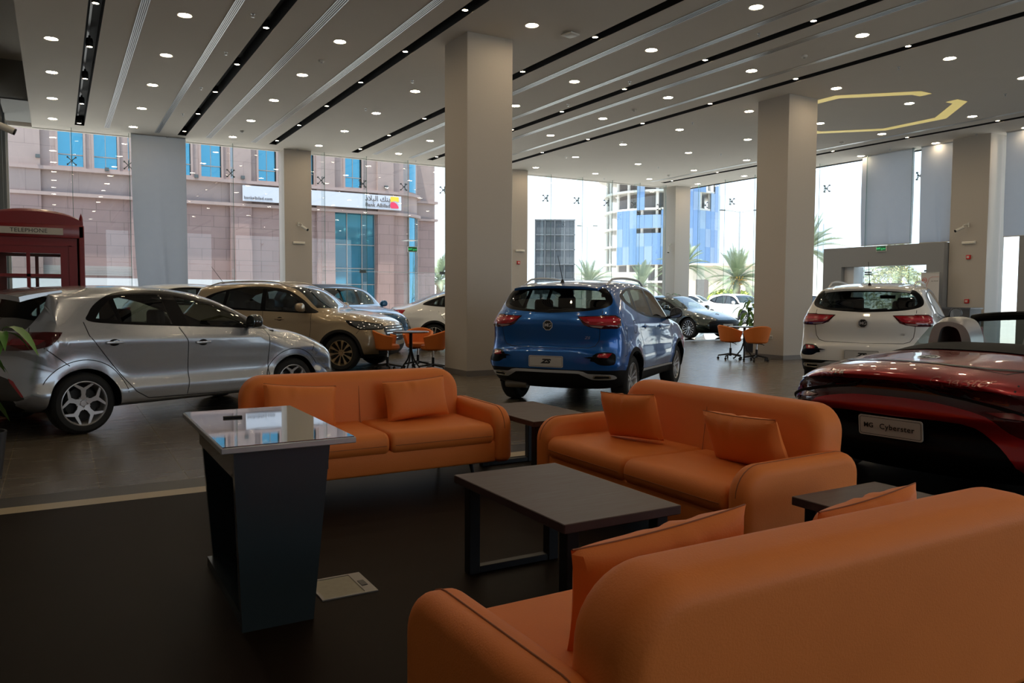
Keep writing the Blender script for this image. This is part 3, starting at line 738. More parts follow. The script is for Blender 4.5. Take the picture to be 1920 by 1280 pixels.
def pw(knots, x):
    """smooth piecewise interpolation"""
    if x <= knots[0][0]: return knots[0][1]
    if x >= knots[-1][0]: return knots[-1][1]
    for i in range(len(knots) - 1):
        if x <= knots[i + 1][0]:
            x0, y0 = knots[i]; x1, y1 = knots[i + 1]; t = (x - x0) / (x1 - x0)
            d = (y1 - y0) / (x1 - x0)
            m0 = d if i == 0 else 0.5 * (d + (y0 - knots[i - 1][1]) / (x0 - knots[i - 1][0]))
            m1 = d if i + 2 >= len(knots) else 0.5 * (d + (knots[i + 2][1] - y1) / (knots[i + 2][0] - x1))
            h = x1 - x0
            return (2 * t ** 3 - 3 * t * t + 1) * y0 + (t ** 3 - 2 * t * t + t) * h * m0 + (-2 * t ** 3 + 3 * t * t) * y1 + (t ** 3 - t * t) * h * m1
def gfun(t, n):
    t = max(0.0, min(1.0, t)); return (1 - (1 - t) ** n) ** (1.0 / n)
def ginv(f, n):
    return 1 - (1 - f ** n) ** (1.0 / n)

def body_surface(c):
    """c: config; local x from rear bumper to nose. Returns bmesh of closed body skin."""
    W = c['W'] / 2; zb0 = c['zbot']
    chain = catmull([(p[0], p[1], p[2]) for p in c['sil']], c.get('cn', 7))     # (x, z, r) rear-bottom -> over top -> front-bottom
    n = c.get('n', 2.6)
    xs0, xs1 = c['spine']; zs = c['zs']
    belt = c['belt']; sill = c['sill']
    L = c['L']
    def wb(x, z):
        zb = pw(belt, x); s = sill
        if z < zb:
            u = (z - s) / (zb - s)
            v = W * pw(c.get('prof', [(-0.3, .86), (0, .935), (.12, .965), (.4, 1.0), (.68, .995), (.88, .968), (1.0, .94)]), u)
        else:
            h = z - zb; v = W * pw(c.get('prof', [(0, 0), (1.0, .94)]), 1.0) - c.get('tumble', .30) * h - c.get('tumble2', .10) * h * h
        for (xc, a) in c['wheels']:
            d = math.hypot(x - xc, z - c['wr']); fl = c.get('flare', 0.018)
            v += fl * math.exp(-((d - c['wr'] * 1.12) / 0.10) ** 2) * (1 if z < zb else max(0, 1 - (z - zb) / .08))
        for (zc0, zc1, amp, wid) in c.get('crease', []):
            zc = zc0 + (zc1 - zc0) * x / L
            v += amp * math.exp(-((z - zc) / wid) ** 2)
        xm = (x - L * 0.48) / (L * 0.52)
        v *= 1 - c.get('taper', 0.05) * abs(xm) ** 4 - (c.get('ttaper', 0.10) * abs(xm) ** 2.5 if z > zb else 0) * min(1, max(0, (z - zb) / .25))
        return v
    # split chain
    top = [p for p in chain if p[0] >= xs0 and p[0] <= xs1 and p[1] > zs]
    iA = next(i for i, p in enumerate(chain) if p[0] >= xs0 and p[1] > zs)
    iB = max(i for i, p in enumerate(chain) if p[0] <= xs1 and p[1] > zs)
    def topat(x):
        for i in range(iA - 1, iB + 1):
            a, b = chain[i], chain[i + 1]
            if a[0] <= x <= b[0] and b[0] > a[0]:
                t = (x - a[0]) / (b[0] - a[0]); return (a[1] + (b[1] - a[1]) * t, a[2] + (b[2] - a[2]) * t, (b[1] - a[1]) / (b[0] - a[0]))
        return (chain[iB][1], chain[iB][2], 0)
    rearc = [p for p in chain[:iA]]; frontc = [p for p in chain[iB + 1:]]
    K1 = c.get('K1', 16); K2 = c.get('K2', 16)
    fs = [math.sin(PI / 2 * k / K1) ** 1.0 * 0.998 for k in range(K1)] + [1.0]
    CH_ = np.array([(p[0], p[1]) for p in chain] + [(xs1, zb0), (xs0, zb0)])
    SA, SB = CH_[:-1], CH_[1:]; SD = SB - SA; SL = (SD ** 2).sum(1) + 1e-12
    BS = np.linspace(0, 1, 36) ** 1.5
    def line(P, q, r, bottom=False):
        """points from the outline point P to the spine point q; y follows the true distance to the outline"""
        p0 = np.array([P[0], P[1]]); p1 = np.array([q[0], q[1]])
        pts_ = p0[None, :] + (p1 - p0)[None, :] * BS[:, None]
        if bottom: D = BS * float(np.hypot(*(p1 - p0)))
        else:
            w_ = pts_[:, None, :] - SA[None, :, :]
            tt = np.clip((w_ * SD[None]).sum(2) / SL[None], 0, 1)
            dd = w_ - SD[None] * tt[:, :, None]
            D = np.sqrt((dd ** 2).sum(2)).min(1); D = np.maximum.accumulate(D); D[0] = 0.0
        reff = min(r, float(D[-1]) * 0.92)
        out = []
        for k, f in enumerate(fs):
            t = ginv(f, n) if k < K1 else 1.0
            out.append((float(np.interp(t * reff, D, BS)), f))
        b1 = min(out[-1][0], .97); out = [(min(b_, b1), f_) for b_, f_ in out]
        for k in range(1, K2 + 1): out.append((b1 + (1 - b1) * k / K2, 1.0))
        pts = []
        for b, f in out:
            x = P[0] + (q[0] - P[0]) * b; z = P[1] + (q[1] - P[1]) * b
            pts.append((x, wb(x, z) * f, z))
        return pts
    lines = []
    # rear fan from bottom to top
    def tang(ch, i):
        a = ch[max(i - 1, 0)]; b = ch[min(i + 1, len(ch) - 1)]; tx, tz = b[0] - a[0], b[1] - a[1]; l = math.hypot(tx, tz) or 1; return tx / l, tz / l
    def cosn(P, q, tx, tz):
        dx, dz = q[0] - P[0], q[1] - P[1]; l = math.hypot(dx, dz) or 1
        return max(0.35, abs(dx * tz - dz * tx) / l)
    S0 = (xs0, zs); S1 = (xs1, zs)
    for i, p in enumerate(rearc):
        tx, tz = tang(chain, i); lines.append(line(p, S0, p[2]))
    nx = c.get('nx', 110)
    for k in range(nx + 1):
        x = xs0 + (xs1 - xs0) * k / nx; z, r, sl = topat(x)
        cs = 1 / math.sqrt(1 + sl * sl); lines.append(line((x, z), (x, zs), r))
    for i, p in enumerate(frontc):
        j = iB + 1 + i; tx, tz = tang(chain, j); lines.append(line(p, S1, p[2]))
    rb = c.get('rbot', 0.10)
    for k in range(nx, -1, -1):
        x = xs0 + (xs1 - xs0) * k / nx; lines.append(line((x, zb0), (x, zs), rb, True))
    bm = bmesh.new(); m = len(lines[0])
    for side in (1, -1):
        V = [[bm.verts.new((p[0], p[1] * side, p[2])) for p in ln] for ln in lines]
        nl = len(V)
        for i in range(nl):
            j = (i + 1) % nl
            for k in range(m - 1):
                q = [V[i][k], V[i][k + 1], V[j][k + 1], V[j][k]]
                if side < 0: q = q[::-1]
                try: bm.faces.new(q)
                except ValueError: pass
    bmesh.ops.remove_doubles(bm, verts=bm.verts, dist=1e-4)
    if c.get('warp'):
        for v in bm.verts: v.co.z = c['warp'](v.co.x, v.co.y, v.co.z)
    dg = [f for f in bm.faces if f.calc_area() < 1e-9]
    if dg: bmesh.ops.delete(bm, geom=dg, context='FACES')
    bmesh.ops.recalc_face_normals(bm, faces=bm.faces)
    return bm

class Skin:
    def __init__(self, bm):
        self.bm = bm; self.lay = bm.faces.layers.int.new('pid'); self.names = ['body']
        self.bvh = BVHTree.FromBMesh(bm)
    def pid(self, name):
        if name not in self.names: self.names.append(name)
        return self.names.index(name)
    def cut(self, name, poly, axis, where=None, only=None):
        """mark the part of the skin inside the outline (projected along axis) as part <name>"""
        bm = self.bm
        ia, ib, ic = {'y': (0, 2, 1), 'x': (1, 2, 0), 'z': (0, 1, 2)}[axis]
        a0 = min(p[0] for p in poly); a1 = max(p[0] for p in poly); b0 = min(p[1] for p in poly); b1 = max(p[1] for p in poly)
        def ok(f):
            c = f.calc_center_median()
            if where and not where(c, f.normal): return False
            if only is not None and f[self.lay] not in only: return False
            return True
        cand = []
        for f in bm.faces:
            vs_ = [v.co for v in f.verts]
            if max(v[ia] for v in vs_) < a0 or min(v[ia] for v in vs_) > a1 or max(v[ib] for v in vs_) < b0 or min(v[ib] for v in vs_) > b1: continue
            if ok(f): cand.append(f)
        m = len(poly); e = 1e-4
        for i in range(m):
            p, q = poly[i], poly[(i + 1) % m]
            dx, dy = q[0] - p[0], q[1] - p[1]
            l = math.hypot(dx, dy)
            if l < 1e-6: continue
            na, nb_ = dy / l, -dx / l
            sub = []
            for f in cand:
                if not f.is_valid: continue
                vs_ = [v.co for v in f.verts]
                if max(v[ia] for v in vs_) < min(p[0], q[0]) - e or min(v[ia] for v in vs_) > max(p[0], q[0]) + e: continue
                if max(v[ib] for v in vs_) < min(p[1], q[1]) - e or min(v[ib] for v in vs_) > max(p[1], q[1]) + e: continue
                ds = [(v[ia] - p[0]) * na + (v[ib] - p[1]) * nb_ for v in vs_]
                if max(ds) < 1e-5 or min(ds) > -1e-5: continue
                sub.append(f)
            if not sub: continue
            no = [0, 0, 0]; no[ia] = na; no[ib] = nb_
            co = [0, 0, 0]; co[ia] = p[0]; co[ib] = p[1]
            ss = set(sub)
            geom = list({e_ for f in sub for e_ in f.edges}) + list({v for f in sub for v in f.verts}) + sub
            res = bmesh.ops.bisect_plane(bm, geom=geom, dist=1e-5, plane_co=co, plane_no=no)
            newf = [g for g in res['geom'] if isinstance(g, bmesh.types.BMFace) and g.is_valid]
            cand = [f for f in cand if f.is_valid and f not in ss] + newf
            cand = list(dict.fromkeys(cand))
        pid = self.pid(name); out = []
        for f in cand:
            if not f.is_valid: continue
            c = f.calc_center_median(); x, y = c[ia], c[ib]; ins = False
            for i in range(m):
                (xa, ya), (xb, yb) = poly[i], poly[(i + 1) % m]
                if (ya > y) != (yb > y) and x < (xb - xa) * (y - ya) / (yb - ya) + xa: ins = not ins
            if ins: f[self.lay] = pid; out.append(f)
        return out
    def remove(self, name):
        pid = self.names.index(name)
        bmesh.ops.delete(self.bm, geom=[f for f in self.bm.faces if f[self.lay] == pid], context='FACES')
    def split(self, parent, mats, off=None, inner=None):
        """one mesh object per marked part"""
        objs = {}; off = off or {}
        self.bm.normal_update()
        normals = {v.index: v.normal.copy() for v in self.bm.verts}
        self.bm.verts.index_update()
        nrm = [v.normal.copy() for v in self.bm.verts]
        for pid, name in enumerate(self.names):
            fs_ = [f for f in self.bm.faces if f[self.lay] == pid]
            if not fs_: continue
            base = name.split('#')[0]
            if name not in mats and base not in mats: continue
            d = off.get(name, off.get(base, 0.0)); idx = {}; V = []; F = []
            for f in fs_:
                q = []
                for v in f.verts:
                    if v.index not in idx:
                        idx[v.index] = len(V); V.append(v.co + nrm[v.index] * d)
                    q.append(idx[v.index])
                F.append(q)
            # separate pieces become separate parts
            par = list(range(len(V)))
            def find(i_):
                while par[i_] != i_: par[i_] = par[par[i_]]; i_ = par[i_]
                return i_
            for q in F:
                r0_ = find(q[0])
                for v_ in q[1:]:
                    r1_ = find(v_)
                    if r1_ != r0_: par[r1_] = r0_
            groups = {}
            for q in F: groups.setdefault(find(q[0]), []).append(q)
            gl_ = sorted(groups.values(), key=len, reverse=True)
            if base == 'body': gl_ = [F]
            big = [g_ for g_ in gl_ if len(g_) >= max(4, len(gl_[0]) * .06)] or [gl_[0]]
            for g_ in gl_:
                if not any(g_ is h_ for h_ in big): big[0] = big[0] + g_
            inv = [None] * len(V)
            for k_, v_ in idx.items(): inv[v_] = nrm[k_]
            for gi, g_ in enumerate(big):
                m_ = {}; V2 = []; F2 = []; N2 = []
                for q in g_:
                    qq = []
                    for v_ in q:
                        if v_ not in m_: m_[v_] = len(V2); V2.append(tuple(V[v_])); N2.append(tuple(inv[v_]))
                        qq.append(m_[v_])
                    F2.append(qq)
                me = bpy.data.meshes.new(base); me.from_pydata(V2, [], F2)
                for p in me.polygons: p.use_smooth = True
                me.materials.append(mats.get(name, mats.get(base)))
                o = bpy.data.objects.new(base, me); link(o); o.parent = parent
                try: me.normals_split_custom_set_from_vertices(N2)
                except Exception: pass
                objs.setdefault(name, o)
        return objs
    def ribbon(self, pts, axis, sgn, w=0.006, off=0.0015, depth=3.0):
        """thin dark seam following the skin; pts 2D, projected along axis from side sgn"""
        ia, ib, ic = {'y': (0, 2, 1), 'x': (1, 2, 0), 'z': (0, 1, 2)}[axis]
        mb = MB(); P = []
        dens = []
        for i in range(len(pts) - 1):
            l = math.hypot(pts[i + 1][0] - pts[i][0], pts[i + 1][1] - pts[i][1]); k = max(1, int(l / 0.03))
            dens += [(pts[i][0] + (pts[i + 1][0] - pts[i][0]) * t / k, pts[i][1] + (pts[i + 1][1] - pts[i][1]) * t / k) for t in range(k)]
        dens.append(pts[-1])
        hits = []
        for p in dens:
            o = [0, 0, 0]; o[ia] = p[0]; o[ib] = p[1]; o[ic] = (3.0 if axis == 'y' else 9.0) * sgn if axis != 'x' else (-3.0 if sgn < 0 else 9.0)
            d = [0, 0, 0]; d[ic] = -sgn
            h = self.bvh.ray_cast(Vector(o), Vector(d))
            if h[0] is not None: hits.append((h[0] + h[1] * off, h[1]))
        v = []; 
        for i, (p, nn) in enumerate(hits):
            t = (hits[min(i + 1, len(hits) - 1)][0] - hits[max(i - 1, 0)][0]); t.normalize(); s = t.cross(nn).normalized() * (w / 2)
            v += [p - s, p + s]
        if len(hits) < 2: return mb
        mb.add(v, [(2 * i, 2 * i + 1, 2 * i + 3, 2 * i + 2) for i in range(len(hits) - 1)], True)
        return mb
    def hit(self, axis, sgn, a, b):
        ia, ib, ic = {'y': (0, 2, 1), 'x': (1, 2, 0), 'z': (0, 1, 2)}[axis]
        o = [0, 0, 0]; o[ia] = a; o[ib] = b; o[ic] = 9.0 * sgn if not (axis == 'x' and sgn < 0) else -3.0
        d = [0, 0, 0]; d[ic] = -sgn
        h = self.bvh.ray_cast(Vector(o), Vector(d)); return h[0], h[1]

def circle(cx, cz, r, n=40, a0=0, a1=360):
    return [(cx + r * math.cos(R(a0 + (a1 - a0) * k / n)), cz + r * math.sin(R(a0 + (a1 - a0) * k / n))) for k in range(n if a1 - a0 == 360 else n + 1)]

def wheel(parent, x, y, side, wr, rimr, style, mrim, tw=0.21):
    """wheel with its face towards side*y"""
    wo = empty('wheel', (x, y, wr)); wo.parent = parent
    h = tw / 2
    prof = [(rimr, -h), (rimr + 0.02, -h - 0.006), (wr - 0.035, -h - 0.004), (wr - 0.008, -h + 0.02), (wr, -h + 0.045), (wr, h - 0.045), (wr - 0.008, h - 0.02), (wr - 0.035, h + 0.004), (rimr + 0.02, h + 0.006), (rimr, h)]
    MB().lathe([(r_, q) for r_, q in prof], 48, 'y').build('tyre', M_tyre, wo)
    ro = empty('rim', (0, 0, 0)) if False else None
    mb = MB(); yo = side * (h - 0.005)
    lip = [(rimr + 0.004, yo), (rimr - 0.008, yo + side * 0.004), (rimr - 0.016, yo - side * 0.006), (rimr - 0.022, yo - side * 0.03), (rimr - 0.03, -side * h * 0.6)]
    mb.lathe(lip, 48, 'y')
    def P(r_, a, dep): return (r_ * math.cos(a), side * dep, r_ * math.sin(a))
    def spoke(outl, d0, d1, th=0.016):
        """outl: list of (r, ang) closed; depth varies from d0 at hub to d1 at rim"""
        def dep(r_): return d0 + (d1 - d0) * min(1, r_ / rimr) ** 1.5
        n_ = len(outl); v = [P(r_, a, dep(r_)) for r_, a in outl] + [P(r_ * 0.985, a, dep(r_) - th) for r_, a in outl]
        mb.add(v, [tuple(range(n_)), tuple(range(n_, 2 * n_))[::-1]] + [(i, (i + 1) % n_, n_ + (i + 1) % n_, n_ + i) for i in range(n_)], False)
    R_ = rimr - 0.006; d0, d1 = h - 0.035, h - 0.008
    if style == 'star5':       # five trunks forking into a V at the rim
        for k in range(5):
            a = 2 * PI * k / 5 + PI / 2
            for s in (-1, 1):
                spoke([(0.03, a), (0.058, a + s * 0.62), (R_ * 0.40, a + s * 0.22), (R_ * 0.62, a + s * 0.19), (R_ * 0.99, a + s * 0.50), (R_ * 0.99, a + s * 0.40), (R_ * 0.74, a + s * 0.07), (R_ * 0.70, a)], d0, d1)
            for s in (1,):   # pentagonal web between trunks near hub
                spoke([(0.05, a + 0.3), (0.075, a + 0.55), (0.05, a + 0.95)], d0, d1)
    elif style == 'ten':
        for k in range(10):
            a = 2 * PI * k / 10 + 0.15; wv = 0.11
            spoke([(0.04, a - 0.2), (R_ * 0.55, a - wv * 0.8), (R_, a - wv * 1.2), (R_, a + wv * 1.2), (R_ * 0.55, a + wv * 0.8), (0.04, a + 0.2)], d0, d1)
    elif style == 'multi':
        for k in range(8):
            a = 2 * PI * k / 8
            for s in (-1, 1):
                spoke([(0.05, a + s * 0.1), (R_ * 0.5, a + s * 0.14 - 0.04), (R_, a + s * 0.22 - 0.045), (R_, a + s * 0.22 + 0.045), (R_ * 0.5, a + s * 0.14 + 0.04), (0.05, a + s * 0.1 + 0.1)], d0, d1)
    else:                      # twin five
        for k in range(5):
            a = 2 * PI * k / 5 + PI / 2
            for s in (-1, 1):
                spoke([(0.04, a + s * 0.05), (0.05, a + s * 0.6), (R_ * 0.6, a + s * 0.30), (R_, a + s * 0.28), (R_, a + s * 0.14), (R_ * 0.55, a + s * 0.07)], d0, d1)
    rim = mb.build('rim', mrim, wo)
    cap = MB().lathe([(0.0, side * (d0 + 0.006)), (0.028, side * (d0 + 0.005)), (0.034, side * (d0 - 0.004)), (0.06, side * (d0 - 0.008)), (0.065, side * (d0 - 0.02))], 20, 'y').build('hub_cap', mrim, wo)
    MB().lathe([(0.0, side * 0.02), (0.15 * rimr / .215, side * 0.02), (0.15 * rimr / .215, side * 0.0), (0, 0)], 28, 'y').build('brake_disc', M_disc, wo)
    MB().lathe([(0.0, -side * 0.045), (rimr - 0.02, -side * 0.045)], 28, 'y').build('wheel_well_disc', M_rimD, wo)
    return wo

def skin_text(name, sk, s, size, m, parent, y0, z0, off=0.004, sx=1.0, side=-1, **kw):
    o = text_obj(name, s, size, m, parent, None, 0.0, **kw)
    for v in o.data.vertices:
        y = y0 + side * v.co.x * sx; z = z0 + v.co.y
        h, n_ = sk.hit('x', side, y, z)
        if h is None: h, n_ = Vector((0, y, z)), Vector((side, 0, 0))
        v.co = h + n_ * off
    return o
def mg_badge(parent, M, r=0.06, back=None):
    """octagonal emblem with the two letters"""
    oc = [(r * math.cos(PI / 8 + k * PI / 4), r * math.sin(PI / 8 + k * PI / 4)) for k in range(8)]; ic = [(x * 0.86, y * 0.86) for x, y in oc]
    mb = MB()
    for k in range(8):
        j = (k + 1) % 8; mb.prism([oc[k], oc[j], ic[j], ic[k]], 'z', 0.0, 0.006)
    mb.xf(M); b = mb.build('emblem', M_badge, parent)
    MB().prism(ic, 'z', -0.001, 0.002).xf(M).build('emblem_field', back or M_ink, b)
    text_obj('emblem_letters', 'MG', r * 0.95, M_badge, b, M @ Matrix.Translation((0, 0, 0.004)), 0.002, offset=r * 0.008, spacing=0.85)
    return b

def plate(parent, M, txt, w=0.50, h=0.165, size=0.085, shear=0.0, mtxt=None, off=0.003):
    p = MB().prism(rrect(-w / 2, w / 2, -h / 2, h / 2, 0.018, 4), 'z', 0.0, 0.008).xf(M).build('number_plate', M_plate, parent)
    mb = MB(); e = 0.010
    o_ = rrect(-w / 2 + e, w / 2 - e, -h / 2 + e, h / 2 - e, 0.014, 4); i_ = rrect(-w / 2 + e + .003, w / 2 - e - .003, -h / 2 + e + .003, h / 2 - e - .003, 0.012, 4)
    for k in range(len(o_)):
        j = (k + 1) % len(o_); mb.prism([o_[k], o_[j], i_[j], i_[k]], 'z', 0.008, 0.0086)
    mb.xf(M).build('plate_border', M_ink, p)
    if txt: text_obj('plate_lettering', txt, size, mtxt or M_ink, p, M @ Matrix.Translation((0, 0, 0.009)) @ Matrix.Diagonal((1.45 if txt == 'ZS' else 1.0, 1, 1, 1)), 0.0006, shear=shear, offset=off)
    return p

def car(name, cfg, label):
    """assembles a whole car; origin: ground point under the rear axle centre, +x forward"""
    c = cfg; root = empty(name, (0, 0, 0)); tag(root, label, 'car')
    ro = c['ro']; c['wheels'] = [(ro, 0), (ro + c['wb'], 0)]
    hold = empty('body_group', (0, 0, 0)) if False else root
    bm = body_surface(c); sk = Skin(bm)
    side = lambda p, n_: abs(n_.y) > 0.25
    # wheel arches
    for xc, _ in c['wheels']:
        ar = c['wr'] * c.get('arch', 1.16)
        if c.get('arch_clad'):
            cr_ = ar + c['arch_clad']
            pl = [(xc + cr_, c['zbot'] - 0.1)] + circle(xc, c['wr'], cr_, 30, 0, 180) + [(xc - cr_, c['zbot'] - 0.1)]
            sk.cut('wheel_arch_trim', pl, 'y', lambda p, n_: abs(p.y) > 0.5)
        if c.get('clad_z'):
            pass
        pl = [(xc + ar, c['zbot'] - 0.1)] + circle(xc, c['wr'], ar, 30, 0, 180) + [(xc - ar, c['zbot'] - 0.1)]
        sk.cut('arch_hole', pl, 'y', lambda p, n_: abs(p.y) > c['W'] / 2 - 0.30)
    sk.remove('arch_hole')
    if c.get('clad'):
        sk.cut('lower_cladding', c['clad'], 'y', None, only=[0])
    for (nm, poly, axis, where, only) in c['cuts']:
        sk.cut(nm, poly, axis, where, None if only is None else [sk.pid(q) for q in only])
    objs = sk.split(root, c['mats'], c.get('off', {}))
    # inner lining of the skin
    bm2 = sk.bm; keep = {sk.pid(nm) for nm in sk.names if nm.split('#')[0] in ('body', 'window_frame', 'lower_cladding', 'wheel_arch_trim', 'roof_panel')}
    bm2.verts.index_update(); idx = {}; V = []; F = []
    for f in bm2.faces:
        if f[sk.lay] in keep:
            q = []
            for v in f.verts:
                if v.index not in idx:
                    idx[v.index] = len(V); V.append(tuple(v.co - v.normal * 0.02))
                q.append(idx[v.index])
            F.append(q[::-1])
    me = bpy.data.meshes.new('inner_lining'); me.from_pydata(V, [], F); me.materials.append(M_inner)
    li = bpy.data.objects.new('inner_lining', me); link(li); li.parent = root
    # wheels and wells
    tr = c['track'] / 2
    for i, (xc, _) in enumerate(c['wheels']):
        for s in (-1, 1):
            yy = s * (tr - 0.0)
            wheel(root, xc, yy, s, c['wr'], c['rimr'], c['rim'], c['mrim'], c.get('tw', 0.21))
            ar = c['wr'] * c.get('arch', 1.16)
            mb = MB(); y0, y1 = s * (c['W'] / 2 - 0.34), s * (c['W'] / 2 - 0.05)
            arc = circle(xc, c['wr'], ar, 24, -10, 190)
            mb.add([(x, y0, z) for x, z in arc] + [(x, y1, z) for x, z in arc], [(k_, k_ + 1, len(arc) + k_ + 1, len(arc) + k_) for k_ in range(len(arc) - 1)], True)
            mb.add([(x, y0, z) for x, z in arc] , [tuple(range(len(arc)))], False)
            mb.build('wheel_well', M_clad, root)
    # cabin
    cab = c.get('cabin')
    if cab:
        xf, xr, zf = cab['front'], cab['rear'], cab.get('floor', 0.30)
        wv = c['W'] / 2 - 0.12
        MB().box(ro - 0.3, xf + 0.9, -wv, wv, zf - 0.06, zf).build('cabin_floor', M_inner, root)
        ms = cab.get('mat', M_seat); zt_ = cab.get('top', 1.18)
        def seat(x, y, w_, head=True, back=0.62):
            mb = MB()
            pr = [(x - 0.02, zf + 0.30), (x + 0.50, zf + 0.36), (x + 0.52, zf + 0.24), (x - 0.02, zf + 0.16)]
            mb.puff([(a, b) for a, b in pr], 'y', y - w_ / 2, y + w_ / 2, 0.04, 3)
            pb = catmull([(x + 0.06, zf + 0.26), (x - 0.05, zf + 0.55), (x - 0.16, zf + back + 0.18), (x - 0.24, zf + back + 0.16), (x - 0.16, zf + 0.5), (x - 0.08, zf + 0.22)], 4, True)
            mb.puff(pb, 'y', y - w_ / 2 + 0.01, y + w_ / 2 - 0.01, 0.05, 4)
            so = mb.build('seat', ms, root)
            if head:
                for hy in ([y] if w_ < 0.7 else [y - 0.4, y + 0.4]):
                    hb = MB().rbox(x - 0.27, x - 0.16, hy - 0.13, hy + 0.13, zf + back + 0.17, zf + back + 0.38, 0.045, 4)
                    hb.cyl((x - 0.2, hy - 0.05, zf + back + 0.1), (x - 0.2, hy - 0.05, zf + back + 0.2), 0.008, n=6).cyl((x - 0.2, hy + 0.05, zf + back + 0.1), (x - 0.2, hy + 0.05, zf + back + 0.2), 0.008, n=6)
                    hb.build('headrest', ms, so)
        hb_ = cab.get('back', 0.55)
        for s in (-1, 1): seat(xf, s * 0.37, 0.50, True, hb_)
        if cab.get('bench', True): seat(xr, 0, 1.28, True, hb_ - 0.05)
        dz = pw(c['belt'], xf + 0.7) - 0.02
        dash = [(xf + 0.62, dz - 0.25), (xf + 0.62, dz - 0.06), (xf + 0.72, dz + 0.0), (xf + 1.1, dz - 0.02), (xf + 1.15, dz - 0.3)]
        MB().prism(dash, 'y', -wv + 0.02, wv - 0.02).build('dashboard', M_inner, root)
        pts = [(xf + 0.50 - 0.05 * math.sin(t), 0.37 + 0.18 * math.cos(t), dz - 0.02 + 0.17 * math.sin(t)) for t in [2 * PI * k_ / 24 for k_ in range(24)]]
        MB().tube(pts, 0.013, 6, True).build('steering_wheel', M_inner, root)
        if c.get('shelf'): MB().box(c['shelf'][0], c['shelf'][1], -wv + 0.05, wv - 0.05, c['shelf'][2], c['shelf'][2] + 0.02).build('parcel_shelf', M_inner, root)
        if cab.get('mirror'):
            MB().rbox(cab['mirror'][0] - 0.015, cab['mirror'][0] + 0.015, -0.12, 0.12, cab['mirror'][1] - 0.03, cab['mirror'][1] + 0.03, 0.012, 3).build('rear_view_mirror', M_black, root)
    # seams
    for (pts, axis, sgns) in c.get('seams', []):
        for sg in sgns:
            r_ = sk.ribbon(pts, axis, sg, c.get('seam_w', 0.007))
            if r_.v: r_.build('panel_gap', M_black, root, fixn=False)
    # door handles
    for (x, z) in c.get('handles', []):
        for s in (-1, 1):
            h, nn = sk.hit('y', s, x, z)
            if h is None: continue
            mb = MB(); mb.rbox(x - 0.095, x + 0.095, -0.012, 0.012, z - 0.014, z + 0.014, 0.010, 3)
            mb.v = [(a, h.y + s * (0.03 - 0.10 * abs((a - x) / 0.1) ** 2 * 0.22) + b, zc) for a, b, zc in mb.v]
            ho = mb.build('door_handle', c.get('mhandle', c['mats']['body']), root)
            mb = MB(); pts = circle(x, z, 0.035, 16); pts = [(x + (a - x) * 1.6, zc) for a, zc in pts]
            n_ = len(pts); P_ = []
            for a, zc in pts:
                h2, n2 = sk.hit('y', s, a, zc); P_.append((h2 + n2 * 0.002) if h2 is not None else Vector((a, h.y, zc)))
            MB().add(P_, [tuple(range(n_))], False).build('handle_recess', M_trimb, ho, fixn=False)
    # mirrors
    if c.get('mirror'):
        x, z, mm = c['mirror']
        for s in (-1, 1):
            h, nn = sk.hit('y', s, x, z - 0.06)
            yb = abs(h.y) if h is not None else c['W'] / 2
            mb = MB(); y0 = yb + 0.06; y1 = yb + 0.25
            out = catmull([(y0, z - 0.07), (y0 + 0.01, z + 0.03), (y0 + 0.06, z + 0.075), (y1 - 0.04, z + 0.07), (y1, z + 0.01), (y1 - 0.02, z - 0.06), (y0 + 0.07, z - 0.085)], 4, True)
            mb.puff([(s * a, b) for a, b in (out if s > 0 else out)], 'x', x - 0.06, x + 0.07, 0.045, 5)
            mo = mb.build('wing_mirror', mm, root)
            MB().tube([(x, s * (yb - 0.02), z - 0.085), (x, s * (y0 + 0.03), z - 0.06)], 0.022, 8).build('mirror_stalk', M_trimb, mo)
            gl = [(s * (y0 + 0.02 + (a - y0) * 0.86), z + (b - z) * 0.86) for a, b in out]
            MB().prism(gl, 'x', x - 0.064, x - 0.0605).build('mirror_glass', mat('mirror_face', (0.5, 0.52, 0.55), 0.03, 1.0), mo)
    if c.get('rails'):
        x0_, x1_, yy, mr_ = c['rails']
        for s in (-1, 1):
            pts = []
            for k_ in range(15):
                t = k_ / 14; x = x0_ + (x1_ - x0_) * t
                h, nn = sk.hit('z', 1, x, s * yy); zt_ = h.z if h is not None else 1.6
                pts.append((x, s * yy, zt_ + c.get('rail_h', 0.05) * min(1, math.sin(PI * t) * 2.4)))
            MB().tube(pts, [0.012 + 0.004 * math.sin(PI * k_ / 14) for k_ in range(15)], 8).build('roof_rail', mr_, root)
    if c.get('antenna'):
        x, lean = c['antenna'][:2]
        h, nn = sk.hit('z', 1, x, c['antenna'][2] if len(c['antenna']) > 2 else 0.0); z = h.z
        yv = c['antenna'][2] if len(c['antenna']) > 2 else 0.0
        mb = MB(); mb.lathe([(0, 0.05), (0.012, 0.045), (0.03, 0.01), (0.045, 0.0)], 12, 'z', (0, 0, 0)); mb.v = [(a * 1.3 + x, b * 0.8 + yv, q + z - 0.002) for a, b, q in mb.v]
        ao = mb.build('antenna_base', M_black, root)
        MB().cyl((x, yv, z + 0.04), (x - lean, yv, z + c.get('ant_h', 0.36)), 0.005, 0.0035, 6).build('antenna', M_black, ao)
    if c.get('extra'): c['extra'](root, sk, objs, c)
    # shift so that the origin lies under the rear axle
    for ch_ in root.children:
        if ch_.type == 'EMPTY': ch_.location.x -= ro
        else:
            if ch_.data.users == 1: ch_.data.transform(Matrix.Translation((-ro, 0, 0)))
            def rec(o_):
                for g in o_.children:
                    g.data.transform(Matrix.Translation((-ro, 0, 0))); rec(g)
            rec(ch_)
    bm.free()
    return root
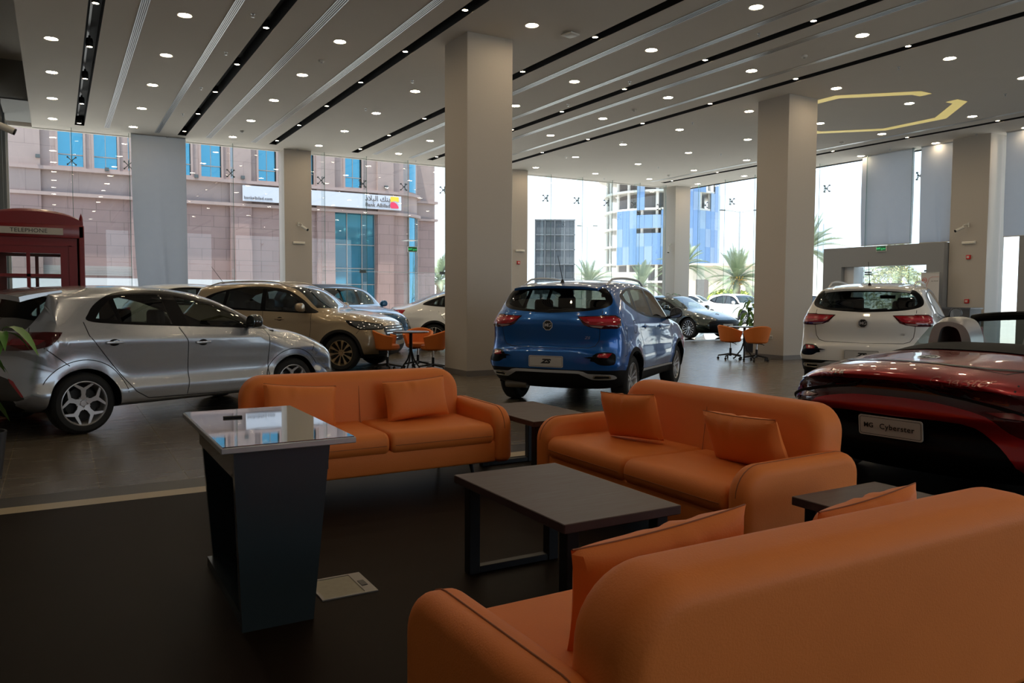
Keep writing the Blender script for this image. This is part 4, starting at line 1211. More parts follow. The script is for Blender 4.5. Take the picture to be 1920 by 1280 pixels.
def put_car(o, contact, th, track, wtyre=0.21, side=-1, dz=0.0):
    """contact: ground point below the outer face of the rear wheel on <side>"""
    hw = track / 2 + wtyre / 2 - 0.02
    ox = contact[0] + side * math.sin(th) * hw; oy = contact[1] - side * math.cos(th) * hw
    place(o, (ox, oy, dz), th)
# ================================================================ THE CARS
def paint(name, col, metal=0.55, rough=0.30, coat=1.0):
    return mat(name, col, rough, metal, coat, flake=0.03)
P_silver = paint('paint_silver', (0.44, 0.465, 0.51), 0.75, 0.26)
P_blue = paint('paint_bright_blue', (0.003, 0.11, 0.42), 0.5, 0.28)
P_white = paint('paint_pearl_white', (0.78, 0.75, 0.70), 0.0, 0.35)
P_white2 = paint('paint_white', (0.70, 0.70, 0.69), 0.0, 0.35)
P_red = paint('paint_deep_red', (0.36, 0.006, 0.010), 0.5, 0.28)
P_gold = paint('paint_champagne', (0.36, 0.28, 0.18), 0.5, 0.30)
P_green = paint('paint_dark_green', (0.004, 0.016, 0.012), 0.4, 0.25)
P_teal = paint('paint_teal_blue', (0.003, 0.10, 0.26), 0.3, 0.28)
P_grey = paint('paint_grey', (0.25, 0.27, 0.30), 0.4, 0.3)
def mir(poly): return [(-a, b) for a, b in poly]
def sym(half): return half + [(-a, b) for a, b in half[::-1]]
REAR = lambda xm: (lambda p, n_: p.x < xm and n_.x < 0.35)
FRONT = lambda xm: (lambda p, n_: p.x > xm and n_.x > -0.35)
SIDE = lambda p, n_: abs(n_.y) > 0.22
def cc(pts, n=5): return catmull(pts, n, True)

def spoiler(root, m, x0, x1, z0, z1, hw, th=.035, sweep=.05):
    mb = MB()
    def fn(u, v):
        q = abs(v * 2 - 1); return (x0 + (x1 - x0) * u + sweep * q ** 3 * (1 - u * .5), (v * 2 - 1) * hw, z0 + (z1 - z0) * u ** .8 - .035 * q ** 3)
    def fb(u, v):
        a = fn(u, v); return (a[0] + .01, a[1], a[2] - th * (1 - u * .6))
    mb.grid(fn, 8, 24); mb.grid(fb, 8, 24)
    e = [fn(0, k / 23) for k in range(24)] + [fb(0, k / 23) for k in range(24)]
    mb.add(e, [(k, k + 1, 24 + k + 1, 24 + k) for k in range(23)], True)
    for vv in (0, 1):
        e = [fn(k / 7, vv) for k in range(8)] + [fb(k / 7, vv) for k in range(8)]; mb.add(e, [(k, k + 1, 8 + k + 1, 8 + k) for k in range(7)], True)
    return mb.build('roof_spoiler', m, root)
# ---------------- small SUV (blue and white ones seen from behind)
def zs_cfg(paint_, rails):
    dlo = cc([(3.06, 1.075), (2.2, 1.11), (1.6, 1.145), (1.15, 1.215), (.80, 1.31), (.66, 1.395), (.72, 1.445), (1.0, 1.51), (1.45, 1.55), (1.95, 1.545), (2.38, 1.475), (2.70, 1.34), (2.92, 1.19)])
    back = cc(sym([(0.02, 1.205), (.36, 1.222), (.57, 1.245), (.70, 1.285), (.735, 1.34), (.71, 1.42), (.65, 1.49), (.57, 1.525), (.25, 1.54), (.02, 1.545)]), 4)
    backg = [(a * .90, 1.375 + (b - 1.375) * .80) for a, b in back]
    tl = [(.375, 1.165), (.60, 1.172), (.95, 1.18), (.95, 1.09), (.86, 1.015), (.66, 1.015), (.54, 1.035), (.47, 1.06)]
    tli = [(.40, 1.155), (.60, 1.162), (.94, 1.168), (.94, 1.10), (.85, 1.055), (.66, 1.055), (.54, 1.065), (.485, 1.085)]
    tlw = [(.53, 1.055), (.70, 1.048), (.68, 1.025), (.57, 1.035)]
    tlm = [(.50, 1.130), (.84, 1.138), (.86, 1.115), (.78, 1.095), (.53, 1.098)]
    fog = cc([(.565, .625), (.63, .715), (.80, .722), (.845, .66), (.835, .575), (.69, .57), (.61, .61)], 3)
    fogr = [(.635, .665), (.665, .708), (.80, .712), (.77, .66)]
    garn = cc(sym([(.0, .495), (.42, .495), (.53, .465), (.62, .46), (.78, .455), (.83, .43), (.81, .39), (.60, .385), (.53, .405), (.45, .445), (.38, .462), (0, .462)]), 3)
    exh = rrect(.585, .785, .400, .445, [.02, .04, .02, .02], 4)
    exhi = rrect(.602, .768, .408, .437, [.012, .028, .012, .012], 4)
    cuts = [('window_frame', dlo, 'y', SIDE, None),
            ('side_window#1', [(.84, 1.365), (1.12, 1.255), (1.16, 1.50), (1.0, 1.485), (.82, 1.435)], 'y', SIDE, ['window_frame']),
            ('side_window#2', [(1.19, 1.235), (1.55, 1.175), (1.93, 1.15), (1.90, 1.515), (1.55, 1.52), (1.22, 1.505)], 'y', SIDE, ['window_frame']),
            ('side_window#3', [(2.02, 1.14), (2.90, 1.105), (2.82, 1.23), (2.64, 1.345), (2.36, 1.455), (1.98, 1.513)], 'y', SIDE, ['window_frame']),
            ('window_frame', back, 'x', REAR(1.1), None), ('rear_window', backg, 'x', REAR(1.1), ['window_frame']),
            ('windscreen', sym([(0.0, 1.155), (.72, 1.165), (.56, 1.53), (0.0, 1.55)]), 'x', FRONT(2.3), [ 'body']),
            ('roof_panel', rrect(1.0, 2.35, -.47, .47, .08), 'z', lambda p, n_: p.z > 1.4, ['body']),
            ]
    YS = lambda p, n_: abs(p.y) > .66
    cuts += [('tail_lamp_surround', [(-.3, 1.18), (.30, 1.18), (.37, 1.14), (.33, 1.06), (.25, 1.015), (-.3, 1.015)], 'y', YS, None)]
    for s in (1, -1):
        f = (lambda q: q) if s > 0 else mir
        cuts += [('tail_lamp_surround', f(tl), 'x', REAR(.22), None)]
    cuts += [('tail_lamp', [(-.3, 1.168), (.28, 1.166), (.345, 1.13), (.31, 1.08), (.24, 1.055), (-.3, 1.055)], 'y', YS, ['tail_lamp_surround'])]
    for s in (1, -1):
        f = (lambda q: q) if s > 0 else mir
        cuts += [('tail_lamp', f(tli), 'x', REAR(.22), ['tail_lamp_surround']), ('tail_lamp_bar', f(tlm), 'x', REAR(.75), ['tail_lamp']),
                 ('reverse_lamp', f(tlw), 'x', REAR(.75), None), ('fog_lamp_surround', f(fog), 'x', REAR(.5), None), ('fog_lamp', f(fogr), 'x', REAR(.5), ['fog_lamp_surround'])]
    cuts += [('rear_garnish', garn, 'x', REAR(.6), None)]
    for s in (1, -1):
        f = (lambda q: q) if s > 0 else mir
        cuts += [('exhaust_trim', f(exh), 'x', REAR(.6), None), ('exhaust_opening', f(exhi), 'x', REAR(.6), None)]
    cuts += [('sill_strip', [(1.25, .445), (3.0, .405), (3.0, .375), (1.25, .41)], 'y', SIDE, None)]
    mats = {'body': paint_, 'window_frame': M_trimb, 'side_window': M_tglass, 'rear_window': M_tglass, 'windscreen': M_cglass, 'roof_panel': M_trimb, 'high_stop_lamp': M_redd,
            'tail_lamp_surround': M_redd, 'tail_lamp': M_red, 'tail_lamp_bar': mat('tail_bar_bright', (0.5, 0.03, 0.05), 0.15, coat=0.8), 'reverse_lamp': M_clear, 'fog_lamp_surround': M_trimb, 'fog_lamp': M_red, 'rear_garnish': mat('satin_garnish', (0.38, 0.36, 0.33), 0.3, 0.8),
            'exhaust_trim': M_chrome, 'exhaust_opening': M_black, 'lower_cladding': M_clad, 'wheel_arch_trim': M_clad, 'sill_strip': mat('satin_garnish')}
    c = dict(L=4.32, W=1.81, ro=.84, wb=2.585, wr=.33, rimr=.225, rim='twin', mrim=M_rimM, track=1.56, zbot=.21, sill=.22, spine=(.62, 3.72), zs=.66, n=2.9,
             sil=[(.62, .21, .10), (.35, .235, .16), (.14, .33, .24), (.03, .43, .30), (.0, .52, .32), (.0, .68, .33), (.02, .74, .33), (.075, .775, .33), (.085, .86, .34), (.055, 1.01, .36), (.055, 1.10, .36), (.10, 1.19, .36), (.13, 1.24, .35), (.29, 1.42, .30), (.36, 1.52, .22),
                  (.47, 1.575, .16), (.75, 1.61, .14), (1.3, 1.64, .13), (1.9, 1.635, .13), (2.35, 1.60, .14), (2.62, 1.52, .19), (3.05, 1.26, .28), (3.24, 1.165, .28), (3.5, 1.13, .22), (3.9, 1.05, .24), (4.15, .95, .3), (4.27, .84, .33), (4.32, .6, .35), (4.30, .4, .34), (4.2, .27, .28), (3.95, .22, .14), (3.72, .21, .10)],
             belt=[(0, 1.20), (.8, 1.20), (1.4, 1.15), (3.2, 1.07), (4.3, .98)], flare=.03, crease=[(1.06, .96, .014, .045), (.56, .52, .012, .07)], taper=.05, ttaper=.13, tumble=.33, tumble2=.12,
             clad=[(-1, .0), (6, .0), (6, .38), (3.1, .38), (1.2, .42), (.3, .50), (-1, .52)], arch=1.15, arch_clad=.055, cuts=cuts, mats=mats, off={'tail_lamp': .006, 'tail_lamp_bar': .008, 'tail_lamp_surround': .004, 'reverse_lamp': .007, 'rear_garnish': .008, 'exhaust_trim': .012, 'exhaust_opening': .004, 'fog_lamp_surround': -.002, 'fog_lamp': .003, 'sill_strip': .006},
             cabin=dict(front=1.95, rear=1.12, floor=.38, back=.66, mirror=(2.60, 1.43)), shelf=(.35, 1.0, 1.05),
             seams=[([(.66, 1.24), (.665, 1.10), (.655, .95), (.64, .86), (.60, .80), (.52, .775), (0, .765), (-.52, .775), (-.60, .80), (-.64, .86), (-.655, .95), (-.665, 1.10), (-.66, 1.24)], 'x', (-1,)),
                    ([(1.95, 1.12), (1.98, .95), (2.0, .45)], 'y', (1, -1)), ([(3.04, 1.07), (3.05, .85), (3.0, .45)], 'y', (1, -1)), ([(1.16, 1.20), (1.18, .95), (1.34, .72), (1.40, .45)], 'y', (1, -1)), ([(.55, 1.0), (.50, .68), (.42, .66)], 'y', (1, -1)), (circle(.92, 1.02, .085, 20) + [(1.005, 1.02)], 'y', (-1,))],
             handles=[(1.42, 1.01), (2.28, .99)], mirror=(2.84, 1.17, M_trimb), rails=(.62, 2.45, .58, rails), rail_h=.06, antenna=(.56, .18, .0), ant_h=.34)
    def extra(root, sk, objs, c):
        h, nn = sk.hit('x', -1, 0.0, 1.05)
        mg_badge(root, frameM((h.x - .006, 0, 1.05), (0, -1, 0), (.02, 0, 1)), .068)
        h, nn = sk.hit('x', -1, 0.0, .60)
        plate(root, frameM((h.x - .012, 0, .60), (0, -1, 0), (0, 0, 1)), 'ZS', .46, .142, .07, 0.25, off=.005)
        skin_text('model_badge', sk, 'ZS', .045, M_badge, root, -.50, .90, .003, 1.3, shear=.3)
        for s in (1, -1):
            h, nn = sk.hit('x', -1, s * .56, .66)
            MB().prism([(s * .49, .662), (s * .64, .645), (s * .66, .672), (s * .575, .674)], 'x', h.x - .03, h.x + .02).build('fog_lamp_fin', M_trimb, root)
        spoiler(root, paint_, .24, .62, 1.545, 1.605, .57, .03)
        MB().rbox(.262, .272, -.16, .16, 1.522, 1.540, .004, 2).build('stop_lamp_strip', M_redd, root)
        h, nn = sk.hit('x', -1, 0, 1.25); MB().tube([(h.x - .02, .02, 1.235), (h.x + .02, -.30, 1.26)], .008, 6).build('wiper', M_black, root)
        MB().cyl((.26, .66, .27), (.26, .36, .27), .055, n=14).build('exhaust_silencer', mat('exhaust_metal', (0.25, 0.22, 0.18), 0.4, 0.8), root)
    c['extra'] = extra
    return c
car_blue = car('blue_suv', zs_cfg(P_blue, mat('satin_garnish')), 'bright blue small SUV seen from behind right of the near pillar, roof rails and aerial')
place(car_blue, (5.98, 8.78, 0), R(35.7))
car_white = car('white_suv', zs_cfg(P_white, mat('rail_silver', (0.55, 0.55, 0.55), 0.3, 0.6)), 'pearl white small SUV seen squarely from behind beyond the red roadster')
place(car_white, (10.62, 7.54, 0), R(27.5))

# ---------------- silver hatchback
def mg3_cfg():
    dlo = cc([(2.99, 1.0), (2.4, 1.03), (1.80, 1.06), (1.10, 1.10), (.78, 1.14), (.80, 1.22), (.88, 1.31), (1.02, 1.395), (1.2, 1.44), (1.45, 1.46), (1.80, 1.44), (2.16, 1.36), (2.50, 1.24), (2.75, 1.13)], 4)
    back = cc(sym([(0, 1.04), (.45, 1.045), (.60, 1.06), (.625, 1.10), (.62, 1.22), (.60, 1.35), (.56, 1.385), (.3, 1.40), (0, 1.40)]), 4)
    cuts = [('window_frame', dlo, 'y', SIDE, None),
            ('side_window#1', [(.86, 1.165), (.94, 1.27), (1.03, 1.345), (1.075, 1.145)], 'y', SIDE, ['window_frame']),
            ('side_window#2', [(1.12, 1.125), (1.085, 1.37), (1.25, 1.415), (1.60, 1.42), (1.68, 1.085)], 'y', SIDE, ['window_frame']),
            ('side_window#3', [(1.87, 1.075), (1.76, 1.405), (2.12, 1.325), (2.45, 1.212), (2.66, 1.115), (2.70, 1.035)], 'y', SIDE, ['window_frame']),
            ('rear_window', back, 'x', REAR(.72), None),
            ('windscreen', sym([(0.0, 1.075), (.70, 1.065), (.56, 1.40), (0.0, 1.44)]), 'x', FRONT(2.2), ['body']),
            ('lower_bumper', [(-1, 0), (.02, 0), (.22, .0), (.24, .27), (.14, .33), (.10, .40), (-1, .42)], 'y', None, None)]
    tl = cc([(-.2, .985), (.05, 1.0), (.28, 1.035), (.49, 1.035), (.50, 1.015), (.42, .93), (.34, .89), (.15, .865), (-.2, .885)], 4)
    cuts += [('tail_lamp', tl, 'y', lambda p, n_: abs(p.y) > .36, None), ('tail_lamp_inner', [(-.2, .955), (.25, .975), (.36, .96), (.30, .915), (-.2, .905)], 'y', lambda p, n_: abs(p.y) > .40, None),
             ('bumper_vent', [(-.2, .62), (.06, .62), (.12, .57), (.17, .40), (.13, .38), (-.2, .38)], 'y', lambda p, n_: abs(p.y) > .52, None),
             ('rear_reflector', [(.095, .60), (.12, .57), (.165, .42), (.15, .42), (.10, .56)], 'y', lambda p, n_: abs(p.y) > .52, None),
             ('headlamp', [(3.62, .86), (3.85, .83), (4.2, .76), (4.2, .70), (4.0, .70), (3.82, .745)], 'y', lambda p, n_: abs(p.y) > .42, None),
             ('grille', [(3.99, .0), (4.3, .0), (4.3, .6), (4.05, .6)], 'y', lambda p, n_: abs(p.y) < .65, None)]
    mats = {'body': P_silver, 'window_frame': M_trimb, 'side_window': M_cglass, 'rear_window': M_tglass, 'windscreen': M_cglass, 'lower_bumper': M_clad, 'tail_lamp': M_redd, 'tail_lamp_inner': mat('tail_mid', (0.14, 0.006, 0.01), 0.1, coat=0.8),
            'bumper_vent': mat('vent_bronze', (0.06, 0.055, 0.05), 0.35, 0.5), 'rear_reflector': M_red, 'headlamp': M_head, 'grille': M_trimb}
    c = dict(L=4.11, W=1.80, ro=.70, wb=2.55, wr=.312, rimr=.228, rim='star5', mrim=M_rimM, track=1.55, zbot=.20, sill=.21, spine=(.56, 3.55), zs=.60, n=2.6, nx=130,
             sil=[(.56, .20, .10), (.30, .215, .16), (.08, .28, .26), (.01, .40, .34), (.0, .55, .38), (.02, .68, .40), (.045, .78, .42), (.03, .88, .44), (.05, .96, .44), (.13, 1.02, .42), (.30, 1.22, .34), (.42, 1.375, .26), (.445, 1.43, .18),
                  (.53, 1.468, .15), (.9, 1.498, .15), (1.35, 1.512, .15), (1.8, 1.495, .16), (2.2, 1.435, .18), (2.55, 1.32, .24), (2.95, 1.135, .30), (3.2, 1.03, .28), (3.5, .97, .24), (3.8, .875, .28), (3.98, .775, .34), (4.07, .66, .40), (4.10, .52, .42), (4.07, .34, .40), (3.95, .23, .25), (3.55, .20, .10)],
             belt=[(0, 1.05), (.8, 1.105), (1.2, 1.095), (3.0, .99), (4.1, .85)], flare=.030, crease=[(.965, .90, .014, .035), (.42, .42, .018, .07)], taper=.06, ttaper=.15, tumble=.36, tumble2=.16,
             prof=[(-0.3, .86), (0, .95), (.10, .985), (.22, .985), (.42, .965), (.62, .985), (.80, 1.0), (.90, .975), (1.0, .935)],
             arch=1.13, cuts=cuts, mats=mats, off={'tail_lamp': .005, 'tail_lamp_inner': .007, 'headlamp': .004, 'bumper_vent': -.004},
             cabin=dict(front=1.95, rear=1.10, floor=.30, back=.56), shelf=(.35, .95, .98),
             seams=[([(.73, 1.13), (.76, .99), (.98, .69), (1.22, .39), (1.36, .305), (1.80, .295), (1.83, .47), (1.82, .89), (1.74, 1.05)], 'y', (1, -1)),
                    ([(1.80, .295), (2.80, .275), (2.87, .45), (2.90, .93), (2.88, 1.0)], 'y', (1, -1)),
                    ([(.17, 1.40), (.40, 1.40), (.52, 1.44), (.60, 1.46)], 'y', (1, -1)), ([(.30, 1.08), (.28, 1.03)], 'y', (1, -1)), ([(.34, .885), (.56, .70)], 'y', (1, -1)), ([(3.25, .98), (3.7, .93), (4.0, .80)], 'y', (1, -1)), ([(3.62, .80), (3.55, .70)], 'y', (1, -1)),
                    (circle(.70, .312, .44, 24, 10, 150), 'y', (1, -1)), (circle(3.25, .312, .43, 24, 30, 170), 'y', (1, -1))],
             handles=[(1.0, .915), (2.0, .875)], mirror=(2.62, 1.10, mat('gloss_black', (0.01, 0.01, 0.012), 0.1, coat=1.0)), seam_w=.008)
    def extra(root, sk, objs, c):
        for s in (-1, 1):
            for xc in (c['ro'], c['ro'] + c['wb']):
                pass
        spoiler(root, P_silver, .17, .60, 1.415, 1.485, .575, .05, .07)
    c['extra'] = extra
    return c
car_silver = car('silver_hatchback', mg3_cfg(), 'silver five-door hatchback at the left, seen from its rear side')
put_car(car_silver, (0.22, 8.99), R(23), 1.55)
# badge of the hatchback's near rear wheel
# ---------------- champagne SUV and two similar crossovers
def suv_cfg(paint_, glass, mrim, rim='ten', face='gold', L=4.42, wb=2.62, H=1.63, W=1.86, fo=.86):
    k = H / 1.63; xs = L / 4.42
    def Z(v): return v * k
    dlo = [(a * xs, Z(b)) for a, b in [(3.10, 1.05), (2.2, 1.075), (1.4, 1.10), (1.0, 1.14), (.62, 1.24), (.66, 1.31), (.95, 1.43), (1.5, 1.53), (2.0, 1.535), (2.45, 1.47), (2.75, 1.33), (2.98, 1.16)]]
    dlo = cc(dlo)
    S = lambda pts: [(a * xs, Z(b)) for a, b in pts]
    cuts = [('window_frame', dlo, 'y', SIDE, None),
            ('side_window#1', S([(.92, 1.22), (1.12, 1.165), (1.14, 1.44), (.92, 1.38), (.80, 1.30)]), 'y', SIDE, ['window_frame']),
            ('side_window#2', S([(1.19, 1.15), (1.95, 1.11), (1.93, 1.495), (1.5, 1.49), (1.21, 1.45)]), 'y', SIDE, ['window_frame']),
            ('side_window#3', S([(2.05, 1.105), (2.92, 1.075), (2.86, 1.19), (2.68, 1.32), (2.42, 1.43), (2.02, 1.495)]), 'y', SIDE, ['window_frame']),
            ('windscreen', sym([(0.0, Z(1.13)), (.74, Z(1.14)), (.58, Z(1.53)), (0.0, Z(1.55))]), 'x', FRONT(2.3), ['body']),
            ('rear_window', sym([(0.0, Z(1.12)), (.60, Z(1.14)), (.52, Z(1.42)), (0.0, Z(1.45))]), 'x', REAR(1.1), ['body']),
            ('tail_lamp', [(-.3, Z(1.04)), (.34, Z(1.03)), (.30, Z(.93)), (-.3, Z(.92))], 'y', lambda p, n_: abs(p.y) > .35, None)]
    if face == 'gold':
        cuts += [('headlamp_surround', [(L - .70, .955), (L - .35, .925), (L - .02, .855), (L - .08, .775), (L - .40, .775), (L - .60, .86)], 'y', lambda p, n_: abs(p.y) > .46, None),
                 ('headlamp', [(L - .62, .935), (L - .35, .905), (L - .06, .845), (L - .12, .795), (L - .38, .79), (L - .52, .855)], 'y', lambda p, n_: abs(p.y) > .50, ['headlamp_surround']),
                 ('grille', cc(sym([(0, .84), (.45, .83), (.52, .78), (.46, .62), (.3, .55), (0, .54)]), 3), 'x', FRONT(3.7), None),
                 ('air_intake', cc(sym([(0, .44), (.62, .46), (.66, .36), (.5, .30), (0, .30)]), 3), 'x', FRONT(3.7), None)]
    else:
        cuts += [('light_bar', [(L - .22, .985), (L + .1, .965), (L + .1, .935), (L - .22, .955)], 'y', lambda p, n_: True, None),
                 ('grille', cc(sym([(0, .90), (.70, .90), (.76, .80), (.70, .56), (.6, .50), (0, .50)]), 3), 'x', FRONT(3.7), None),
                 ('air_intake', cc(sym([(.0, .40), (.6, .40), (.6, .28), (0, .28)]), 3), 'x', FRONT(3.7), None)]
        for s in (1, -1):
            f = (lambda q: q) if s > 0 else mir
            cuts += [('headlamp', f([(.70, .84), (.90, .84), (.90, .52), (.76, .52)]), 'x', FRONT(3.7), None)]
    mats = {'body': paint_, 'window_frame': M_trimb, 'side_window': glass, 'rear_window': glass, 'windscreen': M_cglass, 'tail_lamp': M_red, 'headlamp_surround': M_trimb, 'headlamp': M_head,
            'grille': M_trimb if face == 'gold' else paint_, 'air_intake': M_black, 'light_bar': M_chrome, 'lower_cladding': M_clad, 'wheel_arch_trim': M_clad}
    c = dict(L=L, W=W, ro=L - fo - wb, wb=wb, wr=.34, rimr=.24, rim=rim, mrim=mrim, track=W - .26, zbot=.21, sill=.22, spine=(.62 * xs, 3.78 * xs), zs=.66, n=2.8,
             sil=[(p[0] * xs, Z(p[1]) if p[1] > .9 else p[1], p[2]) for p in [(.62, .21, .10), (.3, .23, .18), (.05, .34, .30), (.0, .52, .34), (.01, .70, .34), (.06, .80, .34), (.05, .98, .36), (.10, 1.08, .36), (.30, 1.30, .32), (.42, 1.48, .24), (.45, 1.54, .18),
                  (.58, 1.58, .16), (.9, 1.61, .15), (1.4, 1.635, .14), (2.0, 1.63, .14), (2.4, 1.585, .16), (2.7, 1.49, .2), (3.1, 1.24, .28), (3.35, 1.12, .28), (3.65, 1.085, .22), (4.0, 1.01, .25), (4.24, .92, .3), (4.36, .82, .36), (4.42, .64, .40), (4.40, .42, .38), (4.3, .27, .3), (4.05, .22, .14), (3.78, .21, .10)]],
             belt=[(0, Z(1.13)), (1.2, Z(1.10)), (3.3, Z(1.04)), (4.4, Z(.95))], flare=.03, crease=[(.99, .93, .010, .035), (.50, .46, .012, .07)], taper=.06, ttaper=.13, tumble=.33, tumble2=.12,
             clad=[(-1, .0), (6, .0), (6, .30), (1.2, .34), (-1, .40)], arch=1.15, arch_clad=.05, cuts=cuts, mats=mats, off={'headlamp': .008, 'headlamp_surround': .004, 'grille': .004, 'light_bar': .010, 'tail_lamp': .005},
             cabin=dict(front=2.05, rear=1.18, floor=.36, back=.60), shelf=(.4, 1.0, 1.0), K2=14, K1=14, nx=90,
             seams=[([(2.0 * xs, Z(1.10)), (2.03 * xs, .9), (2.05 * xs, .38)], 'y', (1, -1)), ([(3.02 * xs, Z(1.05)), (3.03 * xs, .8), (2.98 * xs, .40)], 'y', (1, -1)), ([(1.08 * xs, Z(1.12)), (1.12 * xs, .95), (1.34 * xs, .72), (1.42 * xs, .38)], 'y', (1, -1)),
                    ([(3.35 * xs, Z(1.08)), (3.8 * xs, Z(1.02)), (4.2 * xs, .93)], 'y', (1, -1)), ([(L - .40, .78), (L - .46, .70)], 'y', (1, -1))],
             handles=[(1.45 * xs, .985), (2.38 * xs, .965)], mirror=(2.86 * xs, Z(1.16), paint_))
    return c
g = suv_cfg(P_gold, M_tglass, M_rimG, L=4.34, wb=2.62, H=1.67, fo=.78)
g['rails'] = (.65, 2.4, .58, mat('rail_silver')); g['rail_h'] = .045; g['antenna'] = (.60, .26, .0); g['ant_h'] = .36
def gx(root, sk, objs, c):
    for z in (.60, .65, .70, .75, .80):
        r_ = sk.ribbon([(-.46, z), (.46, z)], 'x', 1, .012, .012); MB().add(r_.v, r_.f, True).build('grille_bar', M_chrome, root, fixn=False)
g['extra'] = gx
car_gold = car('champagne_suv', g, 'champagne-gold SUV behind the silver hatchback, nose pointing at the round table')
def put_front(o, fwc, th, cfg, side=-1):
    """fwc: ground contact of the front wheel's outer face"""
    rx = fwc[0] - cfg['wb'] * math.cos(th); ry = fwc[1] - cfg['wb'] * math.sin(th)
    put_car(o, (rx, ry), th, cfg['track'], side=side)
place(car_gold, (3.22, 16.68, 0), R(-42))

b = suv_cfg(P_teal, M_cglass, M_rimS, 'twin', 'bar', L=4.80, wb=2.85, H=1.70, W=1.94)
def bx(root, sk, objs, c):
    for k_ in range(31):
        y = -.66 + 1.32 * k_ / 30
        r_ = sk.ribbon([(y, .86), (y, .55)], 'x', 1, .014, .012); MB().add(r_.v, r_.f, True).build('grille_slat', M_trimb, root, fixn=False)
    h, nn = sk.hit('x', 1, 0, .44)
    plate(root, frameM((h.x + .01, 0, .50), (0, 1, 0), (0, 0, 1)), 'WHALE', .50, .15, .07)
    h, nn = sk.hit('z', 1, c['L'] - .26, 0)
    text_obj('bonnet_letters', 'MG', .10, M_chrome, root, frameM((c['L'] - .26, 0, h.z + .004), (0, 1, 0), (-1, 0, .45)), .003)
b['extra'] = bx; b['cuts'].append(('roof_panel', rrect(.75, 2.75, -.70, .70, .1), 'z', lambda p, n_: p.z > 1.5, ['body'])); b['mats']['roof_panel'] = M_trimb
car_teal = car('teal_crossover', b, 'metallic blue crossover with ribbed nose behind the champagne SUV')
FT = EYE + (FW + RT * ((720 - 960) / 1475) - UP * ((600 - 640) / 1475)) * 18.7
place(car_teal, (FT.x - 3.71 * math.cos(R(-79)), FT.y - 3.71 * math.sin(R(-79)), 0), R(-79))

